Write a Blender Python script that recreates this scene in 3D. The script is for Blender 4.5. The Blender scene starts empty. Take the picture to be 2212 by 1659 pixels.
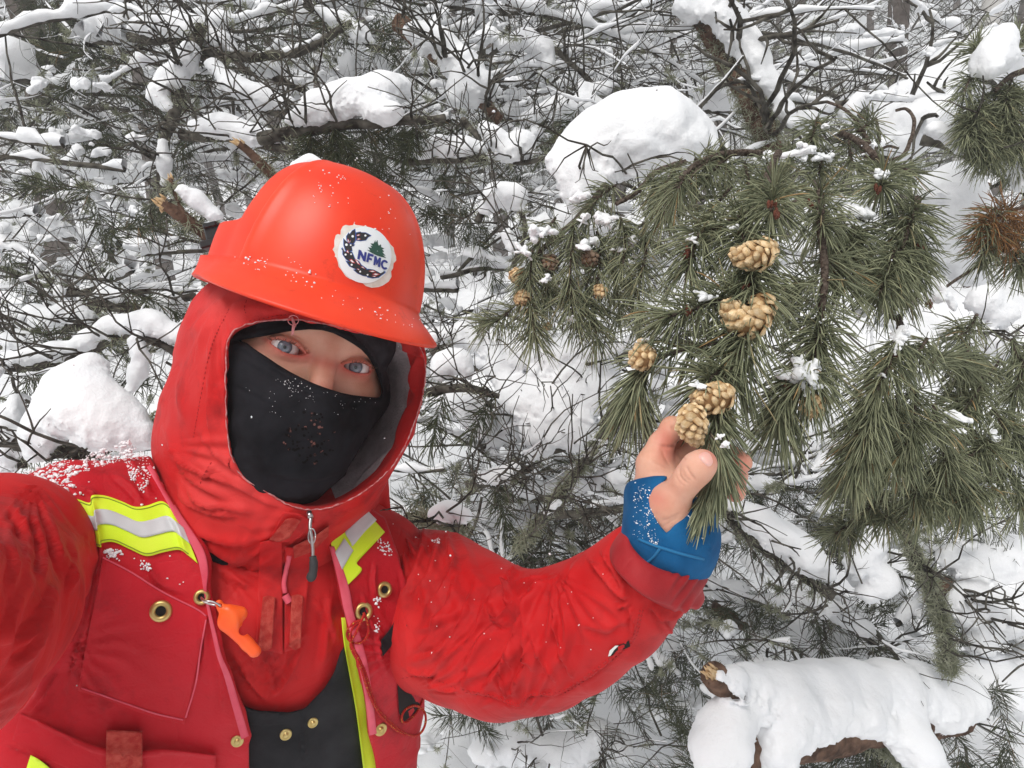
import bpy, math, random
import numpy as np
from mathutils import Vector, Matrix
from mathutils.bvhtree import BVHTree
from mathutils.geometry import tessellate_polygon

# ------------------------------------------------------------------ camera, sky, sun, exposure
SC = bpy.context.scene
COL = SC.collection
W, H, F = 2212.0, 1659.0, 1500.0            # photograph frame and focal length, in frame units
PITCH = math.radians(-18.0)
CAM = np.array([0.0, 0.0, 1.75])
RIGHT = np.array([1.0, 0.0, 0.0])
UP = np.array([0.0, -math.sin(PITCH), math.cos(PITCH)])
FWD = np.array([0.0, math.cos(PITCH), math.sin(PITCH)])

cam_data = bpy.data.cameras.new('camera')
cam_data.sensor_width = 36.0
cam_data.lens = 36.0 * F / W
cam_data.clip_start = 0.02
cam_data.clip_end = 500.0
cam = bpy.data.objects.new('camera', cam_data)
COL.objects.link(cam)
cam.location = CAM
cam.rotation_euler = (math.pi / 2 + PITCH, 0, 0)
SC.camera = cam

SUN_EL, SUN_AZ = math.radians(62), math.radians(215)     # overcast: high, soft, from behind the photographer
world = bpy.data.worlds.new('World')
SC.world = world
world.use_nodes = True
wn = world.node_tree.nodes
wl = world.node_tree.links
sky = wn.new('ShaderNodeTexSky')
sky.sky_type = 'NISHITA'
sky.sun_disc = False
sky.sun_elevation = SUN_EL
sky.sun_rotation = SUN_AZ
sky.air_density = 1.0
sky.dust_density = 1.5
sky.ozone_density = 1.0
hs = wn.new('ShaderNodeHueSaturation')
hs.inputs['Saturation'].default_value = 0.10             # an even grey-white cloud cover
wl.new(sky.outputs['Color'], hs.inputs['Color'])
bgn = wn['Background']
wl.new(hs.outputs['Color'], bgn.inputs['Color'])
bgn.inputs['Strength'].default_value = 0.07
sun_data = bpy.data.lights.new('sun', 'SUN')
sun_data.energy = 1.5
sun_data.angle = math.radians(36)
sun_data.color = (1.0, 0.97, 0.93)
sun = bpy.data.objects.new('sun', sun_data)
COL.objects.link(sun)
_sd = Vector((math.sin(SUN_AZ) * math.cos(SUN_EL), math.cos(SUN_AZ) * math.cos(SUN_EL), math.sin(SUN_EL)))
sun.rotation_euler = _sd.to_track_quat('Z', 'Y').to_euler()
sun.location = (0, 0, 6)
SC.view_settings.view_transform = 'Standard'
SC.view_settings.look = 'None'
SC.view_settings.gamma = 1.0
SC.view_settings.use_curve_mapping = False
SC.view_settings.exposure = 0.80
SC.cycles.max_bounces = 7
SC.cycles.diffuse_bounces = 4
SC.cycles.glossy_bounces = 3
SC.cycles.volume_bounces = 1
SC.cycles.transparent_max_bounces = 8

rng = np.random.default_rng(7)
random.seed(7)

# ------------------------------------------------------------------ helpers: space
def P(x, y, d):
    x, y, d = np.broadcast_arrays(np.asarray(x, float), np.asarray(y, float), np.asarray(d, float))
    u = (x - W / 2) / F
    v = (H / 2 - y) / F
    return CAM + d[..., None] * (u[..., None] * RIGHT + v[..., None] * UP + FWD)

def PP(t):
    t = np.asarray(t, float)
    return P(t[..., 0], t[..., 1], t[..., 2])

def proj(p):
    q = np.asarray(p) - CAM
    d = q @ FWD
    return W / 2 + F * (q @ RIGHT) / d, H / 2 - F * (q @ UP) / d, d

CW = np.stack([RIGHT, UP, FWD])                  # rows: camera axes
def to_cam(p): return (np.asarray(p) - CAM) @ CW.T
def from_cam(c): return np.asarray(c) @ CW + CAM
def pc(x, y, d): return np.array([(x - W / 2) / F * d, (H / 2 - y) / F * d, d])

def nrm(a):
    a = np.asarray(a, float)
    return a / np.maximum(np.linalg.norm(a, axis=-1, keepdims=True), 1e-12)

# coordinates read off enlarged crops of the photograph -> frame units
def crop(x0, y0, w, cw):
    s = w / cw / 1.13020
    return lambda x, y: (x0 / 1.13020 + s * x, y0 / 1.13020 + s * y)
cA = crop(380, 380, 750, 1382)
cB = crop(0, 1100, 1100, 2212)
cC = crop(900, 1200, 900, 2212)
cD = crop(1400, 850, 550, 1521)
cE = crop(1550, 980, 300, 1464)
cF = crop(540, 760, 440, 2212)
cG = crop(780, 520, 220, 1825)
cH = crop(1450, 350, 850, 2169)
cJ = crop(1900, 700, 600, 1422)
cK = crop(0, 0, 1000, 2212)
cL = crop(900, 0, 800, 1896)
cM = crop(1650, 0, 850, 2014)
cN = crop(1600, 1300, 900, 2212)
cO = crop(0, 650, 500, 1659)
cQ = crop(1000, 550, 600, 1327)
def cpts(c, pts): return [c(*p[:2]) + tuple(p[2:]) for p in pts]

# ------------------------------------------------------------------ helpers: noise
def _hash(i, j, k, seed):
    h = (i.astype(np.int64) * 374761393 + j.astype(np.int64) * 668265263 + k.astype(np.int64) * 2147483647 + seed * 1274126177) & 0xFFFFFFFF
    h = ((h ^ (h >> 13)) * 1274126177) & 0xFFFFFFFF
    return ((h ^ (h >> 16)) & 0xFFFF).astype(np.float32) / 32767.5 - 1.0

def vnoise(p, seed=0):
    p = np.asarray(p, np.float32)
    f = np.floor(p)
    t = p - f
    t = t * t * (3 - 2 * t)
    i, j, k = f[..., 0].astype(np.int64), f[..., 1].astype(np.int64), f[..., 2].astype(np.int64)
    r = 0
    for a in (0, 1):
        wx = t[..., 0] if a else 1 - t[..., 0]
        for b in (0, 1):
            wy = t[..., 1] if b else 1 - t[..., 1]
            for c in (0, 1):
                wz = t[..., 2] if c else 1 - t[..., 2]
                r = r + wx * wy * wz * _hash(i + a, j + b, k + c, seed)
    return r

def fbm(p, scale, oct=3, seed=0):
    p = np.asarray(p, np.float32) * scale
    r, a = 0, 1.0
    for o in range(oct):
        r = r + a * vnoise(p + o * 17.3, seed + o)
        p = p * 2.03
        a *= 0.5
    return r

def crumple(p, scale, seed=0):
    """sharp creased noise for cloth, about -1..0.3"""
    p = np.asarray(p, np.float32)
    w = p + 0.03 * np.stack([vnoise(p * scale * .7, seed + 5), vnoise(p * scale * .7, seed + 6), vnoise(p * scale * .7, seed + 7)], -1)
    a = 1 - np.abs(vnoise(w * scale, seed)) * 2.2
    b = 1 - np.abs(vnoise(w * scale * 2.3 + 9, seed + 1)) * 2.2
    return np.maximum(a, -0.6) ** 2 * np.sign(a) * 0.6 + 0.3 * b

# ------------------------------------------------------------------ helpers: signed distance solids
def s_caps(p, a, b, ra, rb):
    a = np.asarray(a, np.float32); b = np.asarray(b, np.float32)
    ab = b - a
    t = np.clip(((p - a) @ ab) / max(float(ab @ ab), 1e-9), 0, 1)
    q = p - a - t[:, None] * ab
    return np.sqrt(np.einsum('ij,ij->i', q, q)) - (ra + t * (rb - ra))

def s_ell(p, c, r):
    r = np.asarray(r, np.float32)
    q = (p - np.asarray(c, np.float32))
    k0 = np.sqrt(((q / r) ** 2).sum(1))
    k1 = np.sqrt(((q / (r * r)) ** 2).sum(1))
    return k0 * (k0 - 1) / np.maximum(k1, 1e-6)

def smin(a, b, k):
    h = np.maximum(k - np.abs(a - b), 0) / k
    return np.minimum(a, b) - h * h * k * 0.25
def smax(a, b, k): return -smin(-a, -b, k)

def s_chain(p, pts, k=0.01):
    """pts: list of (xyz, r); tapered capsules in a row"""
    r = None
    for (a, ra), (b, rb) in zip(pts[:-1], pts[1:]):
        s = s_caps(p, a, b, ra, rb)
        r = s if r is None else smin(r, s, k)
    return r

def poly_sd(x, y, poly):
    """signed distance to a polygon in the plane, negative inside"""
    poly = np.asarray(poly, np.float32)
    n = len(poly)
    best = np.full(x.shape, 1e9, np.float32)
    inside = np.zeros(x.shape, bool)
    for i in range(n):
        ax, ay = poly[i]; bx, by = poly[(i + 1) % n]
        ex, ey = bx - ax, by - ay
        t = np.clip(((x - ax) * ex + (y - ay) * ey) / max(ex * ex + ey * ey, 1e-9), 0, 1)
        dx, dy = x - ax - t * ex, y - ay - t * ey
        best = np.minimum(best, dx * dx + dy * dy)
        if ay != by:
            c = ((ay > y) != (by > y)) & (x < (bx - ax) * (y - ay) / (by - ay) + ax)
            inside ^= c
    best = np.sqrt(best)
    return np.where(inside, -best, best)

def s_prism(p, poly):
    """solid behind a frame outline (p in camera axes), metric distance"""
    d = p[:, 2]
    sd = poly_sd(W / 2 + F * p[:, 0] / d, H / 2 - F * p[:, 1] / d, poly)
    return sd * d / F

_CORN = np.array([[i, j, k] for i in (0, 1) for j in (0, 1) for k in (0, 1)])
_EDG = [(a, b) for a in range(8) for b in range(a + 1, 8) if np.abs(_CORN[a] - _CORN[b]).sum() == 1]
def sdf_mesh(f, lo, hi, h, margin=0.004):
    """surface nets; f maps (N,3)->(N,), returns verts, quads"""
    lo = np.asarray(lo, float); hi = np.asarray(hi, float)
    n = np.maximum(np.ceil((hi - lo) / h).astype(int) + 1, 3)
    ax = [(lo[i] + h * np.arange(n[i])).astype(np.float32) for i in range(3)]
    # coarse pass marks the blocks near the surface, only those are sampled finely
    B = 4
    nb = -(-n // B)
    cx = [(lo[i] + h * (B * np.arange(nb[i]) + (B - 1) / 2)).astype(np.float32) for i in range(3)]
    cg = np.stack(np.meshgrid(*cx, indexing='ij'), -1).reshape(-1, 3)
    cvals = np.concatenate([f(cg[a:a + 400000]) for a in range(0, len(cg), 400000)])
    near = np.abs(cvals) < h * B * 1.5 + margin
    v = np.repeat(np.repeat(np.repeat(cvals.reshape(nb), B, 0), B, 1), B, 2)[:n[0], :n[1], :n[2]].astype(np.float32)
    m = np.repeat(np.repeat(np.repeat(near.reshape(nb), B, 0), B, 1), B, 2)[:n[0], :n[1], :n[2]]
    ii = np.argwhere(m)
    pts = (lo + h * ii).astype(np.float32)
    v[m] = np.concatenate([f(pts[a:a + 400000]) for a in range(0, len(pts), 400000)]) if len(pts) else 0
    ins = v < 0
    cnt = np.zeros(n - 1, np.int8)
    for c in _CORN:
        cnt += ins[c[0]:n[0] - 1 + c[0], c[1]:n[1] - 1 + c[1], c[2]:n[2] - 1 + c[2]]
    act = (cnt > 0) & (cnt < 8)
    I = np.argwhere(act)
    idx = np.full(n - 1, -1, np.int64)
    idx[act] = np.arange(len(I))
    cv = np.stack([v[I[:, 0] + c[0], I[:, 1] + c[1], I[:, 2] + c[2]] for c in _CORN], 1)
    acc = np.zeros((len(I), 3)); num = np.zeros(len(I))
    for a, b in _EDG:
        m = (cv[:, a] < 0) != (cv[:, b] < 0)
        t = cv[m, a] / (cv[m, a] - cv[m, b])
        acc[m] += _CORN[a] + t[:, None] * (_CORN[b] - _CORN[a])
        num[m] += 1
    verts = lo + h * (I + acc / np.maximum(num, 1)[:, None])
    quads = []
    for axis in range(3):
        u, w = (axis + 1) % 3, (axis + 2) % 3
        sl0 = [slice(None)] * 3; sl1 = [slice(None)] * 3
        sl0[axis] = slice(0, -1); sl1[axis] = slice(1, None)
        A, B = ins[tuple(sl0)], ins[tuple(sl1)]
        E = np.argwhere(A != B)
        ok = (E[:, u] > 0) & (E[:, w] > 0) & (E[:, u] < n[u] - 1) & (E[:, w] < n[w] - 1)
        E = E[ok]
        if not len(E): continue
        def cell(du, dw):
            c = E.copy(); c[:, u] += du; c[:, w] += dw
            return idx[c[:, 0], c[:, 1], c[:, 2]]
        q = np.stack([cell(-1, -1), cell(0, -1), cell(0, 0), cell(-1, 0)], 1)
        flip = ~A[E[:, 0], E[:, 1], E[:, 2]]
        q[flip] = q[flip][:, ::-1]
        q = q[(q >= 0).all(1)]
        quads.append(q)
    return verts, (np.concatenate(quads) if quads else np.zeros((0, 4), int))

# ------------------------------------------------------------------ helpers: mesh objects
def vnormals(v, f):
    f = np.asarray(f)
    n = np.zeros_like(v)
    fn = np.cross(v[f[:, 1]] - v[f[:, 0]], v[f[:, 2]] - v[f[:, 0]])
    if f.shape[1] == 4:
        fn = fn + np.cross(v[f[:, 2]] - v[f[:, 0]], v[f[:, 3]] - v[f[:, 0]])
    for k in range(f.shape[1]):
        np.add.at(n, f[:, k], fn)
    return nrm(n)

def mesh_data(name, v, f, mats, smooth=True, mi=None):
    v = np.asarray(v, np.float32)
    me = bpy.data.meshes.new(name)
    if isinstance(f, np.ndarray):
        m, k = f.shape
        me.vertices.add(len(v)); me.vertices.foreach_set('co', v.ravel())
        me.loops.add(m * k); me.loops.foreach_set('vertex_index', f.ravel().astype(np.int32))
        me.polygons.add(m)
        me.polygons.foreach_set('loop_start', np.arange(0, m * k, k, dtype=np.int32))
        me.polygons.foreach_set('loop_total', np.full(m, k, np.int32))
        me.update(calc_edges=True)
    else:
        me.from_pydata([tuple(map(float, p)) for p in v], [], f)
        me.update()
    for mt in (mats if isinstance(mats, (list, tuple)) else [mats]):
        me.materials.append(mt)
    if mi is not None: me.polygons.foreach_set('material_index', np.asarray(mi, np.int32))
    if smooth: me.polygons.foreach_set('use_smooth', np.ones(len(me.polygons), bool))
    return me

def link(name, me, parent=None):
    o = bpy.data.objects.new(name, me)
    COL.objects.link(o)
    if parent is not None:
        o.parent = parent
        o.matrix_parent_inverse = parent.matrix_world.inverted() if parent.type == 'EMPTY' and False else Matrix()
        loc = PARENT_LOC.get(parent.name)
        if loc is not None: o.location = -Vector(loc)
    return o

PARENT_LOC = {}
def thing(name, loc, label, cat, group=None):
    o = bpy.data.objects.new(name, None)
    o.empty_display_size = 0.05
    COL.objects.link(o)
    o.location = Vector([float(c) for c in loc])
    PARENT_LOC[o.name] = tuple(float(c) for c in loc)
    return tag(o, label, cat, group)

def tag(o, label=None, cat=None, group=None, kind=None):
    if label: o['label'] = label
    if cat: o['category'] = cat
    if group: o['group'] = group
    if kind: o['kind'] = kind
    return o

def mobj(name, v, f, mats, parent=None, smooth=True, mi=None, kind=None, label=None):
    o = link(name, mesh_data(name, v, f, mats, smooth, mi), parent)
    return tag(o, label=label, kind=kind)

def join(parts):
    V, Q, MI, off = [], [], [], 0
    for t in parts:
        v, f = t[0], t[1]
        V.append(v); Q.append(np.asarray(f) + off); off += len(v)
        MI.append(np.full(len(f), t[2] if len(t) > 2 else 0))
    return np.concatenate(V), np.concatenate(Q), np.concatenate(MI)

def tube(pts, rad, n=6, cap=True):
    """quads-only tube along pts"""
    pts = np.asarray(pts, float)
    m = len(pts)
    rad = np.broadcast_to(np.asarray(rad, float), (m,))
    if cap:
        pts = np.concatenate([pts[:1], pts, pts[-1:]]); rad = np.concatenate([[1e-5], rad, [1e-5]]); m += 2
    t = np.gradient(pts, axis=0)
    if cap: t[0] = t[1] = pts[2] - pts[1]; t[-1] = t[-2] = pts[-2] - pts[-3]
    t = nrm(t)
    ref = np.array([0, 0, 1.0]) if abs(t[m // 2][2]) < 0.9 else np.array([1.0, 0, 0])
    a = nrm(np.cross(t, ref)); b = np.cross(t, a)
    th = 2 * np.pi * np.arange(n) / n
    ring = pts[:, None, :] + rad[:, None, None] * (np.cos(th)[None, :, None] * a[:, None] + np.sin(th)[None, :, None] * b[:, None])
    i = np.arange(m - 1)[:, None]; j = np.arange(n)[None]
    q = np.stack([i * n + j, i * n + (j + 1) % n, (i + 1) * n + (j + 1) % n, (i + 1) * n + j], -1).reshape(-1, 4)
    return ring.reshape(-1, 3), q

def tubes_batch(paths, sides):
    """many uncapped tubes at once; paths: list of (points, radii)"""
    groups = {}
    for p, r in paths: groups.setdefault(len(p), []).append((p, r))
    V, Q, off = [], [], 0
    th = 2 * np.pi * np.arange(sides) / sides
    for m, g in groups.items():
        p = np.stack([x[0] for x in g]); r = np.stack([np.broadcast_to(x[1], (m,)) for x in g])
        t = nrm(np.gradient(p, axis=1))
        ref = np.where(np.abs(t[:, m // 2, 2:3]) < .9, np.array([[0, 0, 1.0]]), np.array([[1.0, 0, 0]]))
        a = nrm(np.cross(t, ref[:, None])); b = np.cross(t, a)
        ring = p[:, :, None] + r[:, :, None, None] * (np.cos(th)[None, None, :, None] * a[:, :, None] + np.sin(th)[None, None, :, None] * b[:, :, None])
        i = np.arange(m - 1)[:, None]; j = np.arange(sides)[None]
        q = np.stack([i * sides + j, i * sides + (j + 1) % sides, (i + 1) * sides + (j + 1) % sides, (i + 1) * sides + j], -1).reshape(-1, 4)
        K = len(g)
        V.append(ring.reshape(-1, 3)); Q.append((q[None] + off + (np.arange(K) * m * sides)[:, None, None]).reshape(-1, 4)); off += K * m * sides
    return np.concatenate(V), np.concatenate(Q)

def crom(pts, n, closed=False):
    """resample a control polyline (k,D) with a Catmull-Rom spline to n points"""
    p = np.asarray(pts, float); k = len(p)
    if closed:
        u = np.arange(n) / n * k
        i = np.floor(u).astype(int); t = (u - i)[:, None]
        g = lambda o: p[(i + o) % k]
    else:
        u = np.linspace(0, k - 1, n)
        i = np.minimum(np.floor(u).astype(int), k - 2); t = (u - i)[:, None]
        e = np.concatenate([[2 * p[0] - p[1]], p, [2 * p[-1] - p[-2]]])
        g = lambda o: e[np.clip(i + o + 1, 0, k + 1)]
    a, b, c, d = g(-1), g(0), g(1), g(2)
    return 0.5 * (2 * b + (c - a) * t + (2 * a - 5 * b + 4 * c - d) * t ** 2 + (3 * b - a - 3 * c + d) * t ** 3)

def loft(rings, nu, nv, closed=True):
    """rings (R,K,3) -> smooth grid nu around x nv along"""
    R = np.stack([crom(r, nu, closed) for r in rings])
    G = np.stack([crom(R[:, j], nv) for j in range(nu)], 1)       # nv, nu, 3
    i = np.arange(nv - 1)[:, None]; j = np.arange(nu if closed else nu - 1)[None]
    j1 = (j + 1) % nu
    q = np.stack([i * nu + j, i * nu + j1, (i + 1) * nu + j1, (i + 1) * nu + j], -1).reshape(-1, 4)
    return G.reshape(-1, 3), q

def folds(v, nv, lines, soft=True):
    """raise cloth ridges along lines drawn over the visible side. line = (pts, width, amp_mm[, sharp side])"""
    x, y, d = proj(v)
    face = np.clip(-(nv * nrm(v - CAM)).sum(1) * 2.0 + 0.2, 0, 1)
    disp = np.zeros(len(v))
    for ln in lines:
        pts, wd, amp = ln[0], ln[1] * (.62 if ln[1] > 4 else 1), ln[2] * (.85 if ln[1] > 4 else .7)
        asym = ln[3] if len(ln) > 3 else 0.6
        pts = crom(pts, max(len(pts) * 5, 8)) if len(pts) > 2 else crom(pts, 6)
        lo = pts.min(0) - 5 * wd; hi = pts.max(0) + 5 * wd
        m = np.where((x > lo[0]) & (x < hi[0]) & (y > lo[1]) & (y < hi[1]))[0]
        if not len(m): continue
        best = np.full(len(m), 1e9); sgn = np.zeros(len(m)); al = np.zeros(len(m))
        k = len(pts) - 1
        for i in range(k):
            a, e = pts[i], pts[i + 1] - pts[i]
            rx, ry = x[m] - a[0], y[m] - a[1]
            L = max(e @ e, 1e-9)
            t = np.clip((rx * e[0] + ry * e[1]) / L, 0, 1)
            dx, dy = rx - t * e[0], ry - t * e[1]
            ds = dx * dx + dy * dy
            c = ds < best
            best[c] = ds[c]; sgn[c] = np.sign(e[0] * ry - e[1] * rx)[c]; al[c] = ((i + t) / k)[c]
        s = np.sqrt(best) * sgn / wd
        tp = np.clip(np.minimum(al, 1 - al) * 4 + 0.15, 0, 1)
        g = np.exp(-np.abs(s) ** 1.2) - asym * np.exp(-(np.abs(s - 1.25) / 0.62) ** 1.5)
        disp[m] += 1.6 * amp * 0.001 * g * tp
    return v + nv * (disp * face)[:, None]

def fans(v, nv, lst):
    """crisp gathered creases that run out from a pinch point. (x, y, r_in, r_out, angle, half-spread, count, amp_mm, seed)"""
    x, y, d = proj(v)
    face = np.clip(-(nv * nrm(v - CAM)).sum(1) * 2.0 + 0.3, 0, 1)
    disp = np.zeros(len(v))
    for (qx, qy, r0, r1, an, hs, cnt, amp, seed) in lst:
        rx, ry = x - qx, y - qy
        r = np.hypot(rx, ry)
        th = (np.arctan2(ry, rx) - math.radians(an) + np.pi) % (2 * np.pi) - np.pi
        w = np.exp(-(th / math.radians(hs)) ** 4) * np.clip((r - r0 * .3) / (r0 * .7 + 1), 0, 1) * np.clip((r1 - r) / (r1 * .55), 0, 1)
        k = w > 0.01
        if not k.any(): continue
        pq = np.stack([rx[k] / 130, ry[k] / 130, 0 * rx[k]], -1)
        ph = th[k] / (2 * math.radians(hs)) * cnt * (1 + .12 * vnoise(pq * .8, seed + 3)) + .55 * vnoise(pq * 1.1, seed) + seed * .37
        f = np.abs((ph % 1.0) * 2 - 1)
        cell = np.floor(ph)
        am = .55 + .45 * np.sin(cell * 12.9898 + seed) 
        disp[k] += amp * .001 * (1 - np.minimum(f * 1.35, 1.0) ** 1.2 - .4) * w[k] * am * (.75 + .5 * vnoise(pq * 2, seed + 9))
    return v + nv * (disp * face)[:, None]

def bvh_of(v, f):
    return BVHTree.FromPolygons([Vector(p) for p in v], [tuple(int(i) for i in q) for q in f])

CV = Vector(CAM)
def hit(bvh, x, y, off=0.0, fallback=0.65):
    """point on a surface that lies under a frame position, lifted off towards the lens side"""
    dr = Vector(P(x, y, 1.0) - CAM)
    l = dr.normalized()
    h = bvh.ray_cast(CV, l)
    if h[0] is None: return np.array(CV + dr * fallback), np.array(-l)
    return np.array(h[0] - l * off), np.array(h[1])

def on_surf(bvh, pts, off, sm=2):
    r = []
    last = 0.65
    for p in pts:
        q, _ = hit(bvh, p[0], p[1], off, last)
        last = proj(q)[2]
        r.append(q)
    r = np.array(r)
    return r

def strip(bvh, top, bot, ns, nt, off, sm=1):
    """sheet of cloth lying on a surface between two edge lines; slab with a skirt"""
    A = crom(np.asarray(top, float), ns) if len(top) > 2 else crom(top, ns)
    B = crom(np.asarray(bot, float), ns)
    G = np.zeros((nt, ns, 3)); D = np.zeros((nt, ns)); XY = np.zeros((nt, ns, 2))
    for i in range(nt):
        t = i / (nt - 1)
        for j in range(ns):
            xy = A[j] * (1 - t) + B[j] * t
            q, _ = hit(bvh, xy[0], xy[1], 0.0, 0.65)
            XY[i, j] = xy; D[i, j] = proj(q)[2]
    for _ in range(sm):
        Dp = np.pad(D, 1, mode='edge')
        D = np.minimum(D, (Dp[1:-1, 1:-1] * 2 + Dp[:-2, 1:-1] + Dp[2:, 1:-1] + Dp[1:-1, :-2] + Dp[1:-1, 2:]) / 6)
    G = P(XY[..., 0], XY[..., 1], D - off)
    K = P(XY[..., 0], XY[..., 1], D + 0.002)
    v = [G.reshape(-1, 3)]
    i = np.arange(nt - 1)[:, None]; j = np.arange(ns - 1)[None]
    q = [np.stack([i * ns + j, (i + 1) * ns + j, (i + 1) * ns + j + 1, i * ns + j + 1], -1).reshape(-1, 4)]
    loop = [(0, j) for j in range(ns)] + [(i, ns - 1) for i in range(1, nt)] + [(nt - 1, j) for j in range(ns - 2, -1, -1)] + [(i, 0) for i in range(nt - 2, 0, -1)]
    b0 = nt * ns
    v.append(np.array([K[a] for a in loop]))
    m = len(loop)
    sk = [[loop[k][0] * ns + loop[k][1], loop[(k + 1) % m][0] * ns + loop[(k + 1) % m][1], b0 + (k + 1) % m, b0 + k] for k in range(m)]
    return np.concatenate(v), np.concatenate([q[0], np.array(sk)])

def patch(bvh, poly, off, sub=0):
    """flat print: a polygon laid on a surface (triangles)"""
    tr = tessellate_polygon([[Vector((p[0], p[1], 0)) for p in poly]])
    return on_surf(bvh, poly, off), np.array([list(t) for t in tr])

# ------------------------------------------------------------------ helpers: materials
def mat(name, col, rough=0.7, col2=None, nscale=20, spec=0.4, bump=(), sheen=0.0, cramp=(0.35, 0.65), coat=0.0, sss=0.0, coords='Object', detail=4.0, metal=0.0, subr=None, grime=None):
    m = bpy.data.materials.new(name)
    m.use_nodes = True
    nt = m.node_tree; N = nt.nodes; L = nt.links
    b = N['Principled BSDF']
    b.inputs['Base Color'].default_value = (*col, 1)
    b.inputs['Roughness'].default_value = rough
    b.inputs['Specular IOR Level'].default_value = spec
    b.inputs['Metallic'].default_value = metal
    if sheen: b.inputs['Sheen Weight'].default_value = sheen; b.inputs['Sheen Roughness'].default_value = 0.5
    if coat: b.inputs['Coat Weight'].default_value = coat; b.inputs['Coat Roughness'].default_value = 0.12
    if sss:
        b.inputs['Subsurface Weight'].default_value = sss
        b.inputs['Subsurface Radius'].default_value = subr or (1, 0.35, 0.2)
        b.inputs['Subsurface Scale'].default_value = 0.004
    tc = N.new('ShaderNodeTexCoord')
    if col2 is not None:
        n = N.new('ShaderNodeTexNoise'); n.inputs['Scale'].default_value = nscale; n.inputs['Detail'].default_value = detail
        L.new(tc.outputs[coords], n.inputs['Vector'])
        r = N.new('ShaderNodeValToRGB')
        r.color_ramp.elements[0].position, r.color_ramp.elements[1].position = cramp
        r.color_ramp.elements[0].color = (*col, 1); r.color_ramp.elements[1].color = (*col2, 1)
        L.new(n.outputs['Fac'], r.inputs['Fac']); L.new(r.outputs['Color'], b.inputs['Base Color'])
    if grime is not None:
        gc, gs, g0, g1, ga = grime
        n = N.new('ShaderNodeTexNoise'); n.inputs['Scale'].default_value = gs; n.inputs['Detail'].default_value = 6; n.inputs['Roughness'].default_value = .65
        L.new(tc.outputs['Object'], n.inputs['Vector'])
        mr = N.new('ShaderNodeMapRange'); mr.inputs['From Min'].default_value = g0; mr.inputs['From Max'].default_value = g1; mr.inputs['To Max'].default_value = ga
        L.new(n.outputs['Fac'], mr.inputs['Value'])
        mx = N.new('ShaderNodeMix'); mx.data_type = 'RGBA'; L.new(mr.outputs[0], mx.inputs['Factor'])
        if b.inputs['Base Color'].is_linked: L.new(b.inputs['Base Color'].links[0].from_socket, mx.inputs[6])
        else: mx.inputs[6].default_value = (*col, 1)
        mx.inputs[7].default_value = (*gc, 1)
        L.new(mx.outputs[2], b.inputs['Base Color'])
    prev = None
    for bp in bump:
        kind, sc, st, dist = bp[:4]
        if kind == 'noise':
            t = N.new('ShaderNodeTexNoise'); t.inputs['Scale'].default_value = sc; t.inputs['Detail'].default_value = 3
            out = t.outputs['Fac']
        elif kind == 'crease':
            t = N.new('ShaderNodeTexNoise'); t.inputs['Scale'].default_value = sc; t.inputs['Detail'].default_value = 2.5; t.inputs['Roughness'].default_value = .55; t.inputs['Distortion'].default_value = .6
            m1 = N.new('ShaderNodeMath'); m1.operation = 'SUBTRACT'; m1.inputs[1].default_value = .5; L.new(t.outputs['Fac'], m1.inputs[0])
            m2_ = N.new('ShaderNodeMath'); m2_.operation = 'ABSOLUTE'; L.new(m1.outputs[0], m2_.inputs[0])
            m3 = N.new('ShaderNodeMath'); m3.operation = 'POWER'; m3.inputs[1].default_value = .65; L.new(m2_.outputs[0], m3.inputs[0])
            out = m3.outputs[0]
        elif kind == 'vor':
            t = N.new('ShaderNodeTexVoronoi'); t.inputs['Scale'].default_value = sc; out = t.outputs['Distance']
        else:
            t = N.new('ShaderNodeTexWave'); t.inputs['Scale'].default_value = sc; t.inputs['Distortion'].default_value = 1.5
            t.bands_direction = kind[-1].upper(); out = t.outputs['Fac']
        L.new(tc.outputs['Object'], t.inputs['Vector'])
        bn = N.new('ShaderNodeBump'); bn.inputs['Strength'].default_value = st; bn.inputs['Distance'].default_value = dist
        L.new(out, bn.inputs['Height'])
        if prev is not None: L.new(prev, bn.inputs['Normal'])
        prev = bn.outputs['Normal']
    if prev is not None: L.new(prev, b.inputs['Normal'])
    return m

# ------------------------------------------------------------------ materials of the person
def cloth_red(name, c1, c2, weave=900, wr=0.35, nscale=9, ramp=(0.4, 0.72)):
    return mat(name, c1, 0.62, c2, nscale, 0.18, bump=(('crease', 15, 0.42, 0.006), ('noise', weave, wr, 0.0006)), sheen=0.02, cramp=ramp, grime=((0.16, 0.006, 0.008), 21, .52, .72, .55))
M_JACKET = cloth_red('red_shell_fabric', (0.49, 0.006, 0.008), (0.61, 0.026, 0.026))
M_HOOD = cloth_red('faded_red_shell_fabric', (0.58, 0.012, 0.013), (0.70, 0.062, 0.058))
M_CUFF = cloth_red('worn_cuff_fabric', (0.30, 0.014, 0.018), (0.50, 0.03, 0.035), nscale=14)
M_VEST = cloth_red('red_vest_canvas', (0.46, 0.006, 0.014), (0.58, 0.014, 0.028), weave=420, wr=0.7)
M_PINK = mat('faded_pink_binding', (0.62, 0.06, 0.10), 0.8, (0.74, 0.13, 0.18), 30, 0.2, bump=(('noise', 500, 0.3, 0.0006),))
M_LOOP = mat('worn_loop_tape', (0.38, 0.03, 0.025), 0.95, (0.50, 0.08, 0.06), 160, 0.1, bump=(('noise', 700, 0.9, 0.001),))
M_LIME = mat('lime_yellow_tape', (0.62, 0.86, 0.012), 0.6, (0.72, 0.92, 0.05), 25, 0.3, bump=(('noise', 420, 0.35, 0.0005),))
M_SILVER = mat('silver_reflective_tape', (0.50, 0.53, 0.54), 0.42, (0.66, 0.68, 0.69), 18, 0.6, bump=(('noise', 90, 0.15, 0.001),))
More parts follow.
